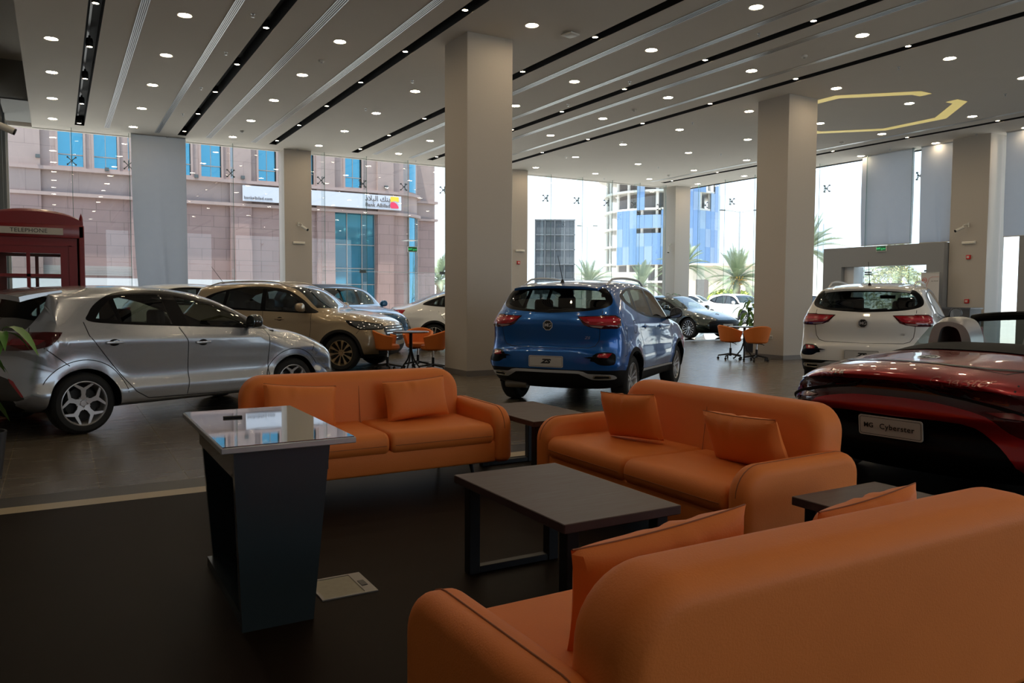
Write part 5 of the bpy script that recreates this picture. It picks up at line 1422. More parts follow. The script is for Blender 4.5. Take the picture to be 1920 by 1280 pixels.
# ---------------- sedans
def sedan_cfg(paint_, glass, mrim, L=4.88, W=1.89, wb=2.78, H=1.45, rim='multi'):
    xs = L / 4.88; k = H / 1.45
    S = lambda pts: [(a * xs, b * k) for a, b in pts]
    cuts = [('window_frame', cc(S([(3.42, .93), (2.4, .965), (1.5, .99), (.95, 1.03), (.80, 1.07), (1.1, 1.19), (1.6, 1.31), (2.1, 1.355), (2.5, 1.33), (2.9, 1.21), (3.2, 1.06)])), 'y', SIDE, None),
            ('side_window#1', S([(1.05, 1.06), (1.30, 1.04), (1.36, 1.225), (1.15, 1.15)]), 'y', SIDE, ['window_frame']),
            ('side_window#2', S([(1.38, 1.035), (2.12, 1.0), (2.10, 1.31), (1.75, 1.30), (1.45, 1.245)]), 'y', SIDE, ['window_frame']),
            ('side_window#3', S([(2.24, .995), (3.22, .96), (3.05, 1.09), (2.8, 1.20), (2.5, 1.285), (2.20, 1.31)]), 'y', SIDE, ['window_frame']),
            ('windscreen', sym([(0.0, 1.0 * k), (.70, 1.0 * k), (.56, 1.34 * k), (0.0, 1.37 * k)]), 'x', FRONT(2.5), ['body']),
            ('rear_window', rrect(.52 * xs, 1.45 * xs, -.56, .56, .1), 'z', lambda p, n_: p.z > 1.0, ['body']),
            ('tail_lamp', S([(-.3, .95), (.34, .93), (.26, .85), (-.3, .84)]), 'y', lambda p, n_: abs(p.y) > .1, None),
            ('headlamp', [(L - .72, .80), (L - .30, .735), (L - .02, .69), (L - .1, .63), (L - .5, .67)], 'y', lambda p, n_: abs(p.y) > .50, None),
            ('grille', cc(sym([(0, .62), (.50, .62), (.78, .55), (.74, .30), (.5, .24), (0, .24)]), 3), 'x', FRONT(4.0), None)]
    mats = {'body': paint_, 'window_frame': M_trimb, 'side_window': glass, 'rear_window': glass, 'windscreen': M_cglass, 'tail_lamp': M_red, 'headlamp': M_head, 'grille': M_trimb}
    return dict(L=L, W=W, ro=L - .92 - wb, wb=wb, wr=.345, rimr=.255, rim=rim, mrim=mrim, track=W - .27, zbot=.16, sill=.17, spine=(.62, 4.1 * xs), zs=.52, n=2.7, K1=14, K2=12, nx=90,
             sil=[(p[0] * xs if 0.6 < p[0] < 4.2 else (p[0] if p[0] < 1 else p[0] - 4.88 + L), p[1] * (k if p[1] > .8 else 1), p[2]) for p in [(.62, .16, .08), (.3, .18, .18), (.05, .28, .3), (.0, .48, .34), (.02, .66, .34), (.05, .80, .34), (.0, .93, .3), (.06, .99, .25), (.3, 1.03, .22), (.6, 1.11, .22),
                  (1.0, 1.25, .2), (1.4, 1.36, .17), (1.9, 1.435, .15), (2.3, 1.45, .15), (2.7, 1.40, .18), (3.1, 1.23, .24), (3.5, 1.03, .28), (3.7, .965, .25), (4.1, .90, .25), (4.5, .79, .3), (4.75, .69, .4), (4.86, .58, .46), (4.88, .44, .46), (4.84, .28, .4), (4.7, .19, .25), (4.4, .165, .12)]] + [(4.1 * xs, .16, .08)],
             belt=[(0, 1.0), (1.0, 1.02), (3.5, .92), (4.9, .74)], flare=.035, crease=[(.86, .76, .012, .04), (.42, .42, .012, .07)], taper=.07, ttaper=.2, tumble=.40, tumble2=.16,
             arch=1.12, cuts=cuts, mats=mats, off={'headlamp': .004, 'tail_lamp': .004, 'grille': .003},
             cabin=dict(front=2.25, rear=1.35, floor=.24, back=.56),
             seams=[([(2.17 * xs, .99), (2.2 * xs, .8), (2.2 * xs, .30)], 'y', (1, -1)), ([(3.35 * xs, .92), (3.36 * xs, .7), (3.30 * xs, .30)], 'y', (1, -1)), ([(1.2 * xs, 1.02), (1.3 * xs, .85), (1.5 * xs, .6), (1.55 * xs, .3)], 'y', (1, -1)), ([(3.6 * xs, .95), (4.2 * xs, .84), (L - .4, .75)], 'y', (1, -1))],
             handles=[(1.65 * xs, .86), (2.55 * xs, .84)], mirror=(3.1 * xs, 1.02 * k, paint_))
gr = sedan_cfg(P_green, M_cglass, M_rimS)
def grx(root, sk, objs, c):
    h, nn = sk.hit('x', 1, 0, .42); plate(root, frameM((h.x + .01, 0, .42), (0, 1, 0), (0, 0, 1)), 'MG7', .50, .15, .07)
    h, nn = sk.hit('z', 1, c['L'] - .45, 0); mg_badge(root, frameM((c['L'] - .45, 0, h.z + .004), (0, 1, 0), (-1, 0, .4)), .07)
gr['extra'] = grx
car_green = car('green_sedan', gr, 'dark green sedan on a glossy black platform by the corner pillar')
GT = R(-84)
tag(MB().box(-2.6, 2.9, -1.9, 1.9, 0.0, 0.03).build('display_platform', mat('gloss_platform', (0.006, 0.006, 0.007), 0.06, coat=1.0)), 'low glossy black platform with a pale rim under the dark green sedan', 'platform')
pf = bpy.data.objects['display_platform']; pf.location = (18.9, 20.9, 0)
MB().box(-2.61, 2.91, -1.915, -1.895, 0.0, 0.031).box(-2.615, -2.6, -1.9, 1.9, 0, .031).build('platform_rim', M_alu, pf)
put_front(car_green, (18.33, 19.85), GT, gr); car_green.location.z = 0.03
wc = sedan_cfg(P_white2, M_tglass, M_rimS, L=4.8, W=1.9, wb=2.82, H=1.63, rim='twin'); wc['zbot'] = .24; wc['sill'] = .25; wc['clad'] = [(-1, 0), (6, 0), (6, .36), (-1, .36)]; wc['mats']['lower_cladding'] = M_clad; wc['arch_clad'] = .05; wc['mats']['wheel_arch_trim'] = M_clad
wc['sil'] = [(a, .24 if b < .2 else b, c_) for a, b, c_ in wc['sil']]
car_wc = car('white_crossover', wc, 'white coupe crossover half hidden behind the near pillar')
place(car_wc, (8.75, 19.45, 0), R(-20))
w3 = suv_cfg(P_white2, M_tglass, M_rimS, 'ten', 'gold', L=4.35, wb=2.6, H=1.70, W=1.82)
car_w3 = car('white_hatchback', w3, 'white car mostly hidden behind the silver hatchback, seen through its windows')
place(car_w3, (2.35, 23.2, 0), R(-10))

# ---------------- red roadster
def roadster():
    L, W = 4.535, 1.913
    cuts = [('cockpit', cc([(1.86, -.62), (1.82, 0), (1.86, .62), (2.3, .70), (3.05, .66), (3.15, 0), (3.05, -.66), (2.3, -.70)], 5), 'z', lambda p, n_: p.z > .7, None),
            ('deck_cover', cc([(1.38, -.70), (1.30, 0), (1.38, .70), (1.86, .70), (1.84, 0), (1.86, -.70)], 5), 'z', lambda p, n_: p.z > .7 and n_.z > .2, ['body']),
            ('rear_panel', cc(sym([(0, .835), (.50, .82), (.80, .785), (.955, .765), (.955, .52), (.85, .50), (.72, .55), (.60, .65), (.3, .71), (0, .72)]), 3), 'x', REAR(.5), None),
            ('rear_diffuser', cc(sym([(0, .585), (.46, .585), (.62, .50), (.75, .36), (.80, .2), (.80, .08), (0, .08)]), 3), 'x', REAR(.5), None)]
    arrow = [(.60, .675), (.78, .685), (.80, .72), (.92, .66), (.84, .60), (.80, .64), (.68, .65)]
    bar = [(0, .838), (.50, .822), (.93, .772), (.93, .760), (.50, .812), (0, .828)]
    for s in (1, -1):
        f = (lambda q: q) if s > 0 else mir
        cuts += [('tail_arrow_lamp', f(arrow), 'x', REAR(.5), None), ('tail_strip_lamp', f(bar), 'x', REAR(.5), None)]
    mats = {'body': P_red, 'deck_cover': mat('fabric_cover', (0.012, 0.012, 0.012), 0.8), 'rear_panel': M_redd, 'rear_diffuser': M_trimb, 'tail_arrow_lamp': mat('arrow_red', (0.16, 0.01, 0.012), 0.2, coat=0.8), 'tail_strip_lamp': M_redd}
    c = dict(L=L, W=W, ro=.93, wb=2.69, wr=.345, rimr=.26, rim='multi', mrim=M_rimD, track=1.64, zbot=.14, sill=.15, spine=(.62, 3.8), zs=.48, n=2.6, nx=100, K1=20,
             sil=[(.62, .14, .08), (.35, .16, .14), (.14, .26, .35), (.10, .38, .45), (.13, .50, .5), (.07, .60, .52), (.10, .72, .52), (.02, .765, .52), (-.01, .80, .50), (.05, .835, .36), (.25, .88, .22), (.6, .935, .2), (1.0, .98, .19), (1.5, 1.0, .2), (2.2, .95, .2), (2.8, .92, .2), (3.1, .90, .22), (3.5, .83, .25), (3.9, .74, .3), (4.3, .62, .36), (4.48, .52, .4), (4.535, .40, .42), (4.5, .26, .36), (4.3, .16, .2), (3.8, .14, .08)],
             warp=lambda x, y, z: z + (.075 * (1 - (y / .92) ** 2) * math.exp(-(x / .7) ** 2) * min(1, max(0, (z - .5) / .25))), belt=[(0, .80), (1.0, .92), (3.0, .84), (4.5, .6)], flare=.06, crease=[(.5, .42, .02, .08)], taper=.06, ttaper=.1, tumble=.8, tumble2=.3, arch=1.10, cuts=cuts, mats=mats, off={'rear_panel': -.004, 'tail_arrow_lamp': .004, 'tail_strip_lamp': .006, 'rear_diffuser': -.01},
             cabin=dict(front=2.30, rear=1.6, floor=.20, back=.46, bench=False, mat=mat('red_seat', (0.12, 0.006, 0.008), 0.45)),
             seams=[([(.95, -.60), (.72, -.66), (.42, -.60), (.34, -.30), (.36, 0), (.34, .30), (.42, .60), (.72, .66), (.95, .60)], 'z', (1,)), ([(-.72, .85), (-.74, .78)], 'x', (-1,))], seam_w=.012)
    def extra(root, sk, objs, c):
        P = plate(root, frameM((.09, 0, .50), (0, -1, 0), (-.12, 0, 1)), None, .46, .145)
        M = frameM((.081, 0, .50), (0, -1, 0), (-.12, 0, 1))
        text_obj('plate_lettering', 'MG', .048, M_ink, P, M @ Matrix.Translation((-.155, .0, 0.001)), .0006, offset=.001)
        text_obj('plate_lettering', 'Cyberster', .055, M_ink, P, M @ Matrix.Translation((.05, 0, 0.001)), .0006, offset=.0004, spacing=1.1)
        skin_text('boot_lettering', sk, 'Cyberster', .07, mat('dull_chrome', (0.45, 0.16, 0.13), 0.3, 0.6), root, -.46, .862, .004, 1.1)
        skin_text('boot_lettering', sk, '\u4e0a\u6c7d\u540d\u7235', .045, M_badge, root, .40, .858, .004)
        h, nn = sk.hit('z', 1, .60, .0)
        mg_badge(root, frameM((.60, .0, h.z + .004), (0, -1, 0), (1, 0, .12)), .075)
        # third brake light slot across the boot
        r_ = sk.ribbon([(.62, -.64), (.46, -.50), (.36, -.3), (.34, 0), (.36, .3), (.46, .50), (.62, .64)], 'z', 1, .045, .004); MB().add(r_.v, r_.f, True).build('boot_slot', M_trimb, root, fixn=False)
        # two head fairings
        msil = mat('fairing_silver', (0.48, 0.48, 0.5), 0.3, 0.7)
        for s in (1, -1):
            y = s * .37
            out = [(y - .20, .96), (y - .18, 1.10), (y - .12, 1.21), (y - .02, 1.245), (y + .08, 1.245), (y + .15, 1.21), (y + .19, 1.10), (y + .21, .96)]
            out = [(y + (a - y) * .84, b_) for a, b_ in out]; o2 = catmull(out, 5); inn = [(y + (a - y) * .62, .96 + (b_ - .96) * .80) for a, b_ in o2]
            mb = MB(); n_ = len(o2); V = []
            for (x_, pts, dz) in ((1.72, [(y + (a - y) * 1.08, .96 + (b_ - .96) * .86) for a, b_ in o2], 0), (1.80, o2, 0), (1.98, o2, 0), (2.0, inn, 0), (1.80, inn, 0), (1.72, [(a, b_ - .02) for a, b_ in inn], 0)):
                V += [(x_, a, b_) for a, b_ in pts]
            F = [(k_ * n_ + i, k_ * n_ + i + 1, ((k_ + 1) % 6) * n_ + i + 1, ((k_ + 1) % 6) * n_ + i) for k_ in range(6) for i in range(n_ - 1)]
            mb.add(V, F, True).build('head_fairing', msil, root)
            MB().prism([(y - .12, .92), (y - .10, 1.16), (y + .10, 1.17), (y + .12, .92)], 'x', 1.92, 2.10).build('headrest', mat('red_seat'), root)
        # windscreen frame
        top = [(2.70, yy, 1.225 + .035 * (1 - (yy / .6) ** 2)) for yy in [(-.60 + 1.2 * k_ / 14) for k_ in range(15)]]
        pts = [(3.12, -.72, .90), (2.85, -.66, 1.10)] + top + [(2.85, .66, 1.10), (3.12, .72, .90)]
        MB().tube(pts, [.04, .04] + [.040] * 15 + [.04, .04], 10).build('windscreen_frame', M_trimb, root)
        g_ = MB(); bt_ = [(3.14, yy * 1.18, .89) for _, yy, _ in top]
        g_.add(top + bt_, [(i, i + 1, 16 + i, 15 + i) for i in range(14)], True); g_.build('windscreen', M_cglass, root, fixn=False)
        def hump(u, v):
            x_ = 1.22 + .72 * u; y_ = (v * 2 - 1) * (.74 - .10 * (1 - u) ** 2)
            h_, n2 = sk.hit('z', 1, min(x_, 1.80), y_ * .98); z_ = h_.z if h_ is not None else .95
            return (x_, y_, z_ - .004 + .062 * math.sin(PI * (.06 + .94 * u) ** .8 * .62) * (1 - abs(v * 2 - 1) ** 5))
        hm = MB().grid(hump, 14, 30); e = [hump(1, k_ / 29) for k_ in range(30)]; hm.add(e + [(a, b_, c2 - .12) for a, b_, c2 in e], [(k_, k_ + 1, 31 + k_, 30 + k_) for k_ in range(29)])
        hm.build('soft_top_cover', mat('fabric_cover', (0.012, 0.012, 0.012), 0.8), root)
        # small quarter panes by the fairings
        for s in (1, -1):
            MB().add([(1.70, s * .68, .98), (2.15, s * .72, .95), (2.10, s * .64, 1.14), (1.90, s * .62, 1.17)], [(0, 1, 2, 3)]).build('wind_deflector', M_cglass, root, fixn=False)
    c['extra'] = extra
    return c
rc = roadster()
car_red = car('red_roadster', rc, 'glossy deep-red open roadster at the right edge, its tail towards the lounge')
th = R(6); px_, py_ = 5.07, 3.42    # middle of the number plate
o_ = Vector((px_ - .10 * math.cos(th), py_ - .10 * math.sin(th)))
place(car_red, (o_.x + rc['ro'] * math.cos(th), o_.y + rc['ro'] * math.sin(th), 0), th)
# ================================================================ OUTSIDE
M_ground = mat('street_concrete', (0.42, 0.40, 0.37), 0.8, noise=0.1, nscale=0.6)
tag(MB().box(-60, 330, LW + 0.35, 300, -0.12, -0.05).build('ground', M_ground), 'pale sunlit street paving outside', kind='structure')
tag(MB().box(-60, RW + 0.3, -80, Y0 - 0.25, -0.12, -0.05).build('ground', M_ground), 'pale sunlit paving behind the building', kind='structure')
tag(MB().box(RW + 0.3, 330, -60, LW + 0.35, -0.12, -0.05).build('ground', M_ground), 'pale sunlit paving outside the right windows', kind='structure')
def stone_mat(name, c1, c2, mortar, bw, rh, ms=0.012, axis='x'):
    m = bpy.data.materials.new(name); m.use_nodes = True
    n = m.node_tree.nodes; l = m.node_tree.links; b = n['Principled BSDF']; b.inputs['Roughness'].default_value = 0.7
    t = n.new('ShaderNodeTexCoord'); sp_ = n.new('ShaderNodeSeparateXYZ'); cb_ = n.new('ShaderNodeCombineXYZ')
    l.new(t.outputs['Object'], sp_.inputs[0]); l.new(sp_.outputs['X' if axis == 'x' else 'Y'], cb_.inputs[0]); l.new(sp_.outputs['Z'], cb_.inputs[1])
    br = n.new('ShaderNodeTexBrick'); br.offset = 0.5; br.inputs['Scale'].default_value = 1.0; br.inputs['Brick Width'].default_value = bw; br.inputs['Row Height'].default_value = rh
    br.inputs['Mortar Size'].default_value = ms; br.inputs['Mortar Smooth'].default_value = 0.3
    br.inputs['Color1'].default_value = (*c1, 1); br.inputs['Color2'].default_value = (*c2, 1); br.inputs['Mortar'].default_value = (*mortar, 1)
    nz = n.new('ShaderNodeTexNoise'); nz.inputs['Scale'].default_value = 1.5; nz.inputs['Detail'].default_value = 6
    mr = n.new('ShaderNodeMapRange'); mr.inputs[3].default_value = 0.86; mr.inputs[4].default_value = 1.12
    mx = n.new('ShaderNodeMix'); mx.data_type = 'RGBA'; mx.blend_type = 'MULTIPLY'; mx.inputs[0].default_value = 1.0
    l.new(cb_.outputs[0], br.inputs[0]); l.new(t.outputs['Object'], nz.inputs['Vector']); l.new(nz.outputs[0], mr.inputs[0])
    l.new(br.outputs[0], mx.inputs[6]); l.new(mr.outputs[0], mx.inputs[7]); l.new(mx.outputs[2], b.inputs['Base Color'])
    return m
PINK = (0.27, 0.18, 0.165)
M_blk = stone_mat('pink_stone_blocks', PINK, (0.25, 0.165, 0.15), (0.13, 0.088, 0.08), 1.05, 0.50, 0.010)
M_pan = stone_mat('pink_stone_panels', (0.31, 0.235, 0.215), (0.29, 0.22, 0.20), (0.19, 0.14, 0.13), 1.9, 0.94, 0.008)
M_pink = mat('pink_stone', (0.31, 0.23, 0.21), 0.7, noise=0.08, nscale=2)
M_bglass = mat('sky_reflection_glazing', (0.07, 0.27, 0.40), 0.06, 0.75, bump=0.02, bscale=1.2)  # blue of the mirrored sky is put into the base colour
M_mull = mat('bronze_mullion', (0.30, 0.26, 0.24), 0.5, 0.3)
M_sign = mat('sign_white', (0.50, 0.52, 0.58), 0.5)
M_signink = mat('sign_ink', (0.10, 0.09, 0.09), 0.5)
bk = empty('bank_building', (0, 38, 0)); tag(bk, 'pink stone bank building with glazing coloured blue like reflected sky and a long white sign', 'building')
def bkbox(nm, m, *a, parent=None): return MB().box(*a).build(nm, m, parent or bk)
# main wall, built around the openings. local y = 0 is the facade plane
wins = [(.22, 1.14), (1.54, 2.42), (4.46, 5.36), (5.80, 6.66), (8.31, 9.12), (10.1, 10.9), (12.46, 13.31)]
mb = MB(); x = -2.4
for a, b in wins: mb.box(x, a, 0.0, 0.5, 6.55, 10.5); x = b
mb.box(x, 15.1, 0.0, 0.5, 6.55, 10.5)
for a, b in wins: mb.box(a, b, 0.0, 0.5, 6.55, 6.72); mb.box(a, b, 0.0, 0.5, 9.3, 10.5)
mb.build('upper_wall', M_pan, bk)
MB().box(-2.4, 15.1, 0.0, 0.5, 5.5, 6.55).build('band_wall', M_pan, bk)
mb = MB().box(-2.4, 11.9, 0.0, 0.5, 0, 5.5).box(14.06, 15.1, 0.0, 0.5, 0, 5.5); mb.build('lower_wall', M_blk, bk)
for (a, b) in ((-2.4, -.42), (2.9, 4.0), (7.0, 7.95), (9.5, 9.9), (11.0, 11.9), (14.1, 14.95)):
    bkbox('pilaster', M_pan, a, b, -0.16, 0.0, 6.66, 10.5); bkbox('pilaster', M_blk, a, b, -0.16, 0.0, 0.0, 5.5); bkbox('pilaster', M_pan, a, b, -0.16, 0, 5.62, 6.52)
for z0, z1, d in ((6.52, 6.66, .26), (5.48, 5.62, .24)):
    bkbox('cornice', M_pink, -2.4, 15.1, -d, 0.02, z0, z1)
for i, (a, b) in enumerate(wins):
    f = MB(); w_ = .09
    f.box(a - w_, a, -0.06, 0.2, 6.62, 9.4); f.box(b, b + w_, -0.06, 0.2, 6.62, 9.4); f.box(a, b, -0.06, 0.2, 6.62, 6.74)
    fo = f.build('window_surround', M_pink, bk)
    MB().box(a, b, 0.14, 0.16, 6.74, 9.3).build('window_pane', M_bglass, fo)
    MB().box(a, b, 0.10, 0.14, 7.22, 7.26).box((a + b) / 2 - .01, (a + b) / 2 + .01, .11, .14, 6.74, 9.3).build('mullion', M_mull, fo)
so = MB().box(11.9, 14.06, 0.22, 0.26, 0.0, 5.5).build('shop_window', M_bglass, bk)
f = MB()
for xx in (11.9, 12.58, 13.35, 14.03): f.box(xx, xx + .035, 0.16, 0.22, 0, 5.5)
for z in (1.95, 2.75, 3.92): f.box(11.9, 14.06, 0.16, 0.22, z, z + .035)
f.build('mullion', M_mull, so)
# curved bay
cx_, cy_, rr_ = 15.1, 1.8, 1.8
def bay(z0, z1, r, m, nm, a0=-90, a1=0, parent=None):
    mb = MB(); n_ = 18
    for k in range(n_):
        t0, t1 = R(a0 + (a1 - a0) * k / n_), R(a0 + (a1 - a0) * (k + 1) / n_)
        mb.add([(cx_ + r * math.cos(t0), cy_ + r * math.sin(t0), z0), (cx_ + r * math.cos(t1), cy_ + r * math.sin(t1), z0), (cx_ + r * math.cos(t1), cy_ + r * math.sin(t1), z1), (cx_ + r * math.cos(t0), cy_ + r * math.sin(t0), z1)], [(0, 1, 2, 3)], True)
    tp = [(cx_ + r * math.cos(R(a0 + (a1 - a0) * k / n_)), cy_ + r * math.sin(R(a0 + (a1 - a0) * k / n_)), z1) for k in range(n_ + 1)]
    mb.add(tp + [(cx_, cy_, z1)], [(k, k + 1, n_ + 1) for k in range(n_)]); mb.add([(a, b, z0) for a, b, _ in tp] + [(cx_, cy_, z0)], [(k + 1, k, n_ + 1) for k in range(n_)])
    return mb.build(nm, m, parent or bk, sharp=50)
bay(5.5, 10.5, rr_, M_pink, 'bay_wall'); bay(5.48, 5.62, rr_ + .2, M_pink, 'cornice'); bay(6.52, 6.66, rr_ + .2, M_pink, 'cornice')
bay(6.76, 9.3, rr_ + .01, M_bglass, 'bay_window', -62, -40)
bay(0, 5.5, rr_ - .03, M_blk, 'bay_wall'); bw_ = bay(0.3, 5.46, rr_ + .01, M_bglass, 'bay_window', -64, -8)
for a in (-64, -42, -30, -20, -8):
    MB().cyl((cx_ + (rr_ + .03) * math.cos(R(a)), cy_ + (rr_ + .03) * math.sin(R(a)), 0.3), (cx_ + (rr_ + .03) * math.cos(R(a)), cy_ + (rr_ + .03) * math.sin(R(a)), 5.46), .025, n=6).build('mullion', M_mull, bw_)
# set-back wing
MB().box(16.5, 18.2, 2.0, 6.0, 0, 5.6).build('wing_wall', M_blk, bk); MB().box(16.5, 18.2, 2.0, 6.0, 5.6, 10.5).build('wing_wall', M_pan, bk)
MB().box(16.5, 18.34, 1.86, 6.0, 5.5, 5.62).box(16.5, 18.34, 1.86, 6.0, 6.45, 6.58).build('cornice', M_pink, bk)
# sign
sg = MB().box(7.52, 15.25, -0.42, -0.30, 5.72, 6.42).build('sign_board', M_sign, bk)
SM = lambda x_, z_: frameM((x_, -0.425, z_), (1, 0, 0), (0, 0, 1))
text_obj('sign_lettering', 'bankalbilad.com', .20, M_signink, sg, SM(8.2, 5.87), .01)
text_obj('sign_lettering', 'Bank Albilad', .26, M_signink, sg, SM(14.0, 5.90), .01, offset=.004)
text_obj('sign_lettering', '\uFE91\uFEE8\uFEDA \uFE8D\uFEDF\uFE92\uFEFC\uFEA9'[::-1], .36, M_signink, sg, SM(14.0, 6.22), .01, offset=.004)
def blob(pts, m, nm): MB().prism(pts, 'y', -0.44, -0.42).build(nm, m, sg)
blob(catmull([(14.68, 6.12), (14.68, 6.34), (14.72, 6.37), (15.06, 6.37), (15.10, 6.33), (15.10, 6.13), (15.0, 6.155), (14.85, 6.16)], 4, True), mat('sign_yellow', (0.85, 0.50, 0.03), 0.5), 'logo_mark')
blob(catmull([(14.68, 5.82), (14.68, 6.06), (14.80, 6.11), (14.93, 6.07), (15.04, 5.97), (15.10, 5.82), (14.9, 5.80)], 4, True), mat('sign_rose', (0.62, 0.03, 0.09), 0.5), 'logo_mark')
# wall lights and a low louvre
for x_, z_ in ((-.5, 6.95), (2.0, 6.62), (5.55, 6.62), (7.55, 6.72), (10.4, 6.72), (14.5, 6.78)):
    MB().box(x_ - .08, x_ + .08, -.34, -.2, z_, z_ + .14).build('flood_lamp', M_steel, bk)
lv = MB()
for k in range(9): lv.box(-1.0, 3.2, -.06, -.02, 2.22 + .045 * k, 2.245 + .045 * k)
lv.build('louvre', mat('louvre_grey', (0.40, 0.38, 0.36), 0.6), bk)
hw_ = MB().box(-3.0, 9.2, 0, 0.15, -0.05, 2.06).build('low_wall', mat('white_render', (0.42, 0.43, 0.45), 0.7)); hw_.location = (0, 35.4, 0)
tag(hw_, 'low white boundary wall in front of the pink stone building', 'wall')

# ---------------- round tower under construction
tw = empty('round_tower', (100.6, 117.0, -1)); tag(tw, 'round office tower, partly clad in blue glass and partly open floors', 'building')
TR = 11.0; FH = 3.25; base = 8.2
M_slab = mat('concrete_slab', (0.62, 0.58, 0.52), 0.8); M_dkf = mat('tower_core', (0.16, 0.14, 0.13), 0.9)
M_tg = mat('tower_glass', (0.16, 0.27, 0.46), 0.12, 0.6); M_tg2 = mat('tower_glass_pale', (0.24, 0.33, 0.46), 0.14, 0.5)
MB().cyl((0, 0, 0), (0, 0, base + 6 * FH), TR - 3.0, n=40).build('core', M_dkf, tw)
rnd = random.Random(4)
for k in range(7):
    z = base + (k - 1) * FH + (0 if k else 0)
    MB().cyl((0, 0, z), (0, 0, z + 0.38), TR - 0.15 if k < 6 else TR + .9, n=64).build('floor_slab', M_slab, tw)
MB().cyl((0, 0, base + 5 * FH + .4), (0, 0, base + 5 * FH + 4.4), TR - 1.0, n=64).build('crown_wall', mat('crown_ribs', (0.66, 0.63, 0.58), 0.8), tw)
va = math.atan2(-117.0, -100.6)    # direction towards the showroom
nb_ = 26
for b_ in range(nb_):
    a = va - R(100) + R(200) * (b_ + .5) / nb_; t = 1 - b_ / (nb_ - 1)      # 0: right edge as seen, 1: left edge
    if b_ % 2 == 0: MB().cyl(((TR - .8) * math.cos(a), (TR - .8) * math.sin(a), 0), ((TR - .8) * math.cos(a), (TR - .8) * math.sin(a), base + 5 * FH), .28, n=8).build('column', M_slab, tw)
    for k in range(7):
        z0 = base + (k - 1) * FH; z1 = z0 + FH
        if k == 0: continue
        left = t if True else 0
        if left > .74 or (left > .62 and k >= 4): continue
        if k in (4, 5) and .46 < left < .60: continue
        if k == 5 and (left < .10 or .18 < left < .28): continue
        if k == 4 and .20 < left < .30: continue
        if k == 6: continue
        da = R(200) / nb_ / 2 * .97; r_ = TR
        q = [(r_ * math.cos(a - da), r_ * math.sin(a - da)), (r_ * math.cos(a + da), r_ * math.sin(a + da))]
        zt = z1 - (.9 if (k in (2, 3) and .50 < left < .64) else 0)
        MB().add([(*q[0], z0), (*q[1], z0), (*q[1], zt), (*q[0], zt), (q[0][0] * .99, q[0][1] * .99, z0), (q[1][0] * .99, q[1][1] * .99, z0), (q[1][0] * .99, q[1][1] * .99, zt), (q[0][0] * .99, q[0][1] * .99, zt)],
                 [(0, 1, 2, 3), (4, 7, 6, 5), (0, 4, 5, 1), (1, 5, 6, 2), (2, 6, 7, 3), (3, 7, 4, 0)]).build('glass_panel', M_tg if (b_ + k) % 3 else M_tg2, tw)

# ---------------- billboard seen from its back
bb = empty('billboard', (38.6, 59.1, 0), math.atan2(-1.85, 3.15)); tag(bb, 'dark grey back of a tall billboard with steel ribs behind the glass', 'billboard')
M_bb = mat('billboard_back', (0.055, 0.065, 0.075), 0.6, 0.2, noise=0.3, nscale=2)
MB().box(-1.75, 1.75, 0, .35, 1.6, 8.2).build('panel', M_bb, bb)
mb = MB()
for k in range(5): mb.box(-1.8 + .87 * k, -1.72 + .87 * k, -.12, 0, 1.6, 8.25)
for k in range(6): mb.box(-1.8, 1.8, -.12, 0, 1.6 + 1.31 * k, 1.70 + 1.31 * k)
mb.build('rib', mat('rib_steel', (0.11, 0.12, 0.13), 0.5, 0.4), bb)
for s in (-1.2, 1.2): MB().cyl((s, .2, -.05), (s, .2, 1.6), .13, n=10).build('leg', M_steel, bb)
# ---------------- street lamps
def street_lamp(loc, h, arm, label):
    r = empty('street_lamp', loc); tag(r, label, 'street lamp')
    MB().cyl((0, 0, 0), (0, 0, h), .10, .06, 10).build('pole', mat('lamp_grey', (0.4, 0.42, 0.43), 0.5, 0.5), r)
    for s in (-1, 1):
        d = Vector((vr.x, vr.y, 0)) * s
        MB().tube([Vector((0, 0, h - .1)), Vector((0, 0, h - .1)) + d * arm * .5 + Vector((0, 0, .12)), Vector((0, 0, h - .1)) + d * arm + Vector((0, 0, .18))], .035, 6).build('arm', MATS['lamp_grey'], r)
        p = Vector((0, 0, h + .08)) + d * (arm + .2)
        MB().rbox(p.x - .28, p.x + .28, p.y - .12, p.y + .12, p.z - .05, p.z + .05, .03).build('lamp_head', M_steel, r)
street_lamp((52.8, 74.1, 0), 9.4, .7, 'slim double-armed street lamp between the billboard and the round tower')
street_lamp((49.0, 47.2, 0), 8.5, 1.2, 'double-armed street lamp beside the tall date palm')

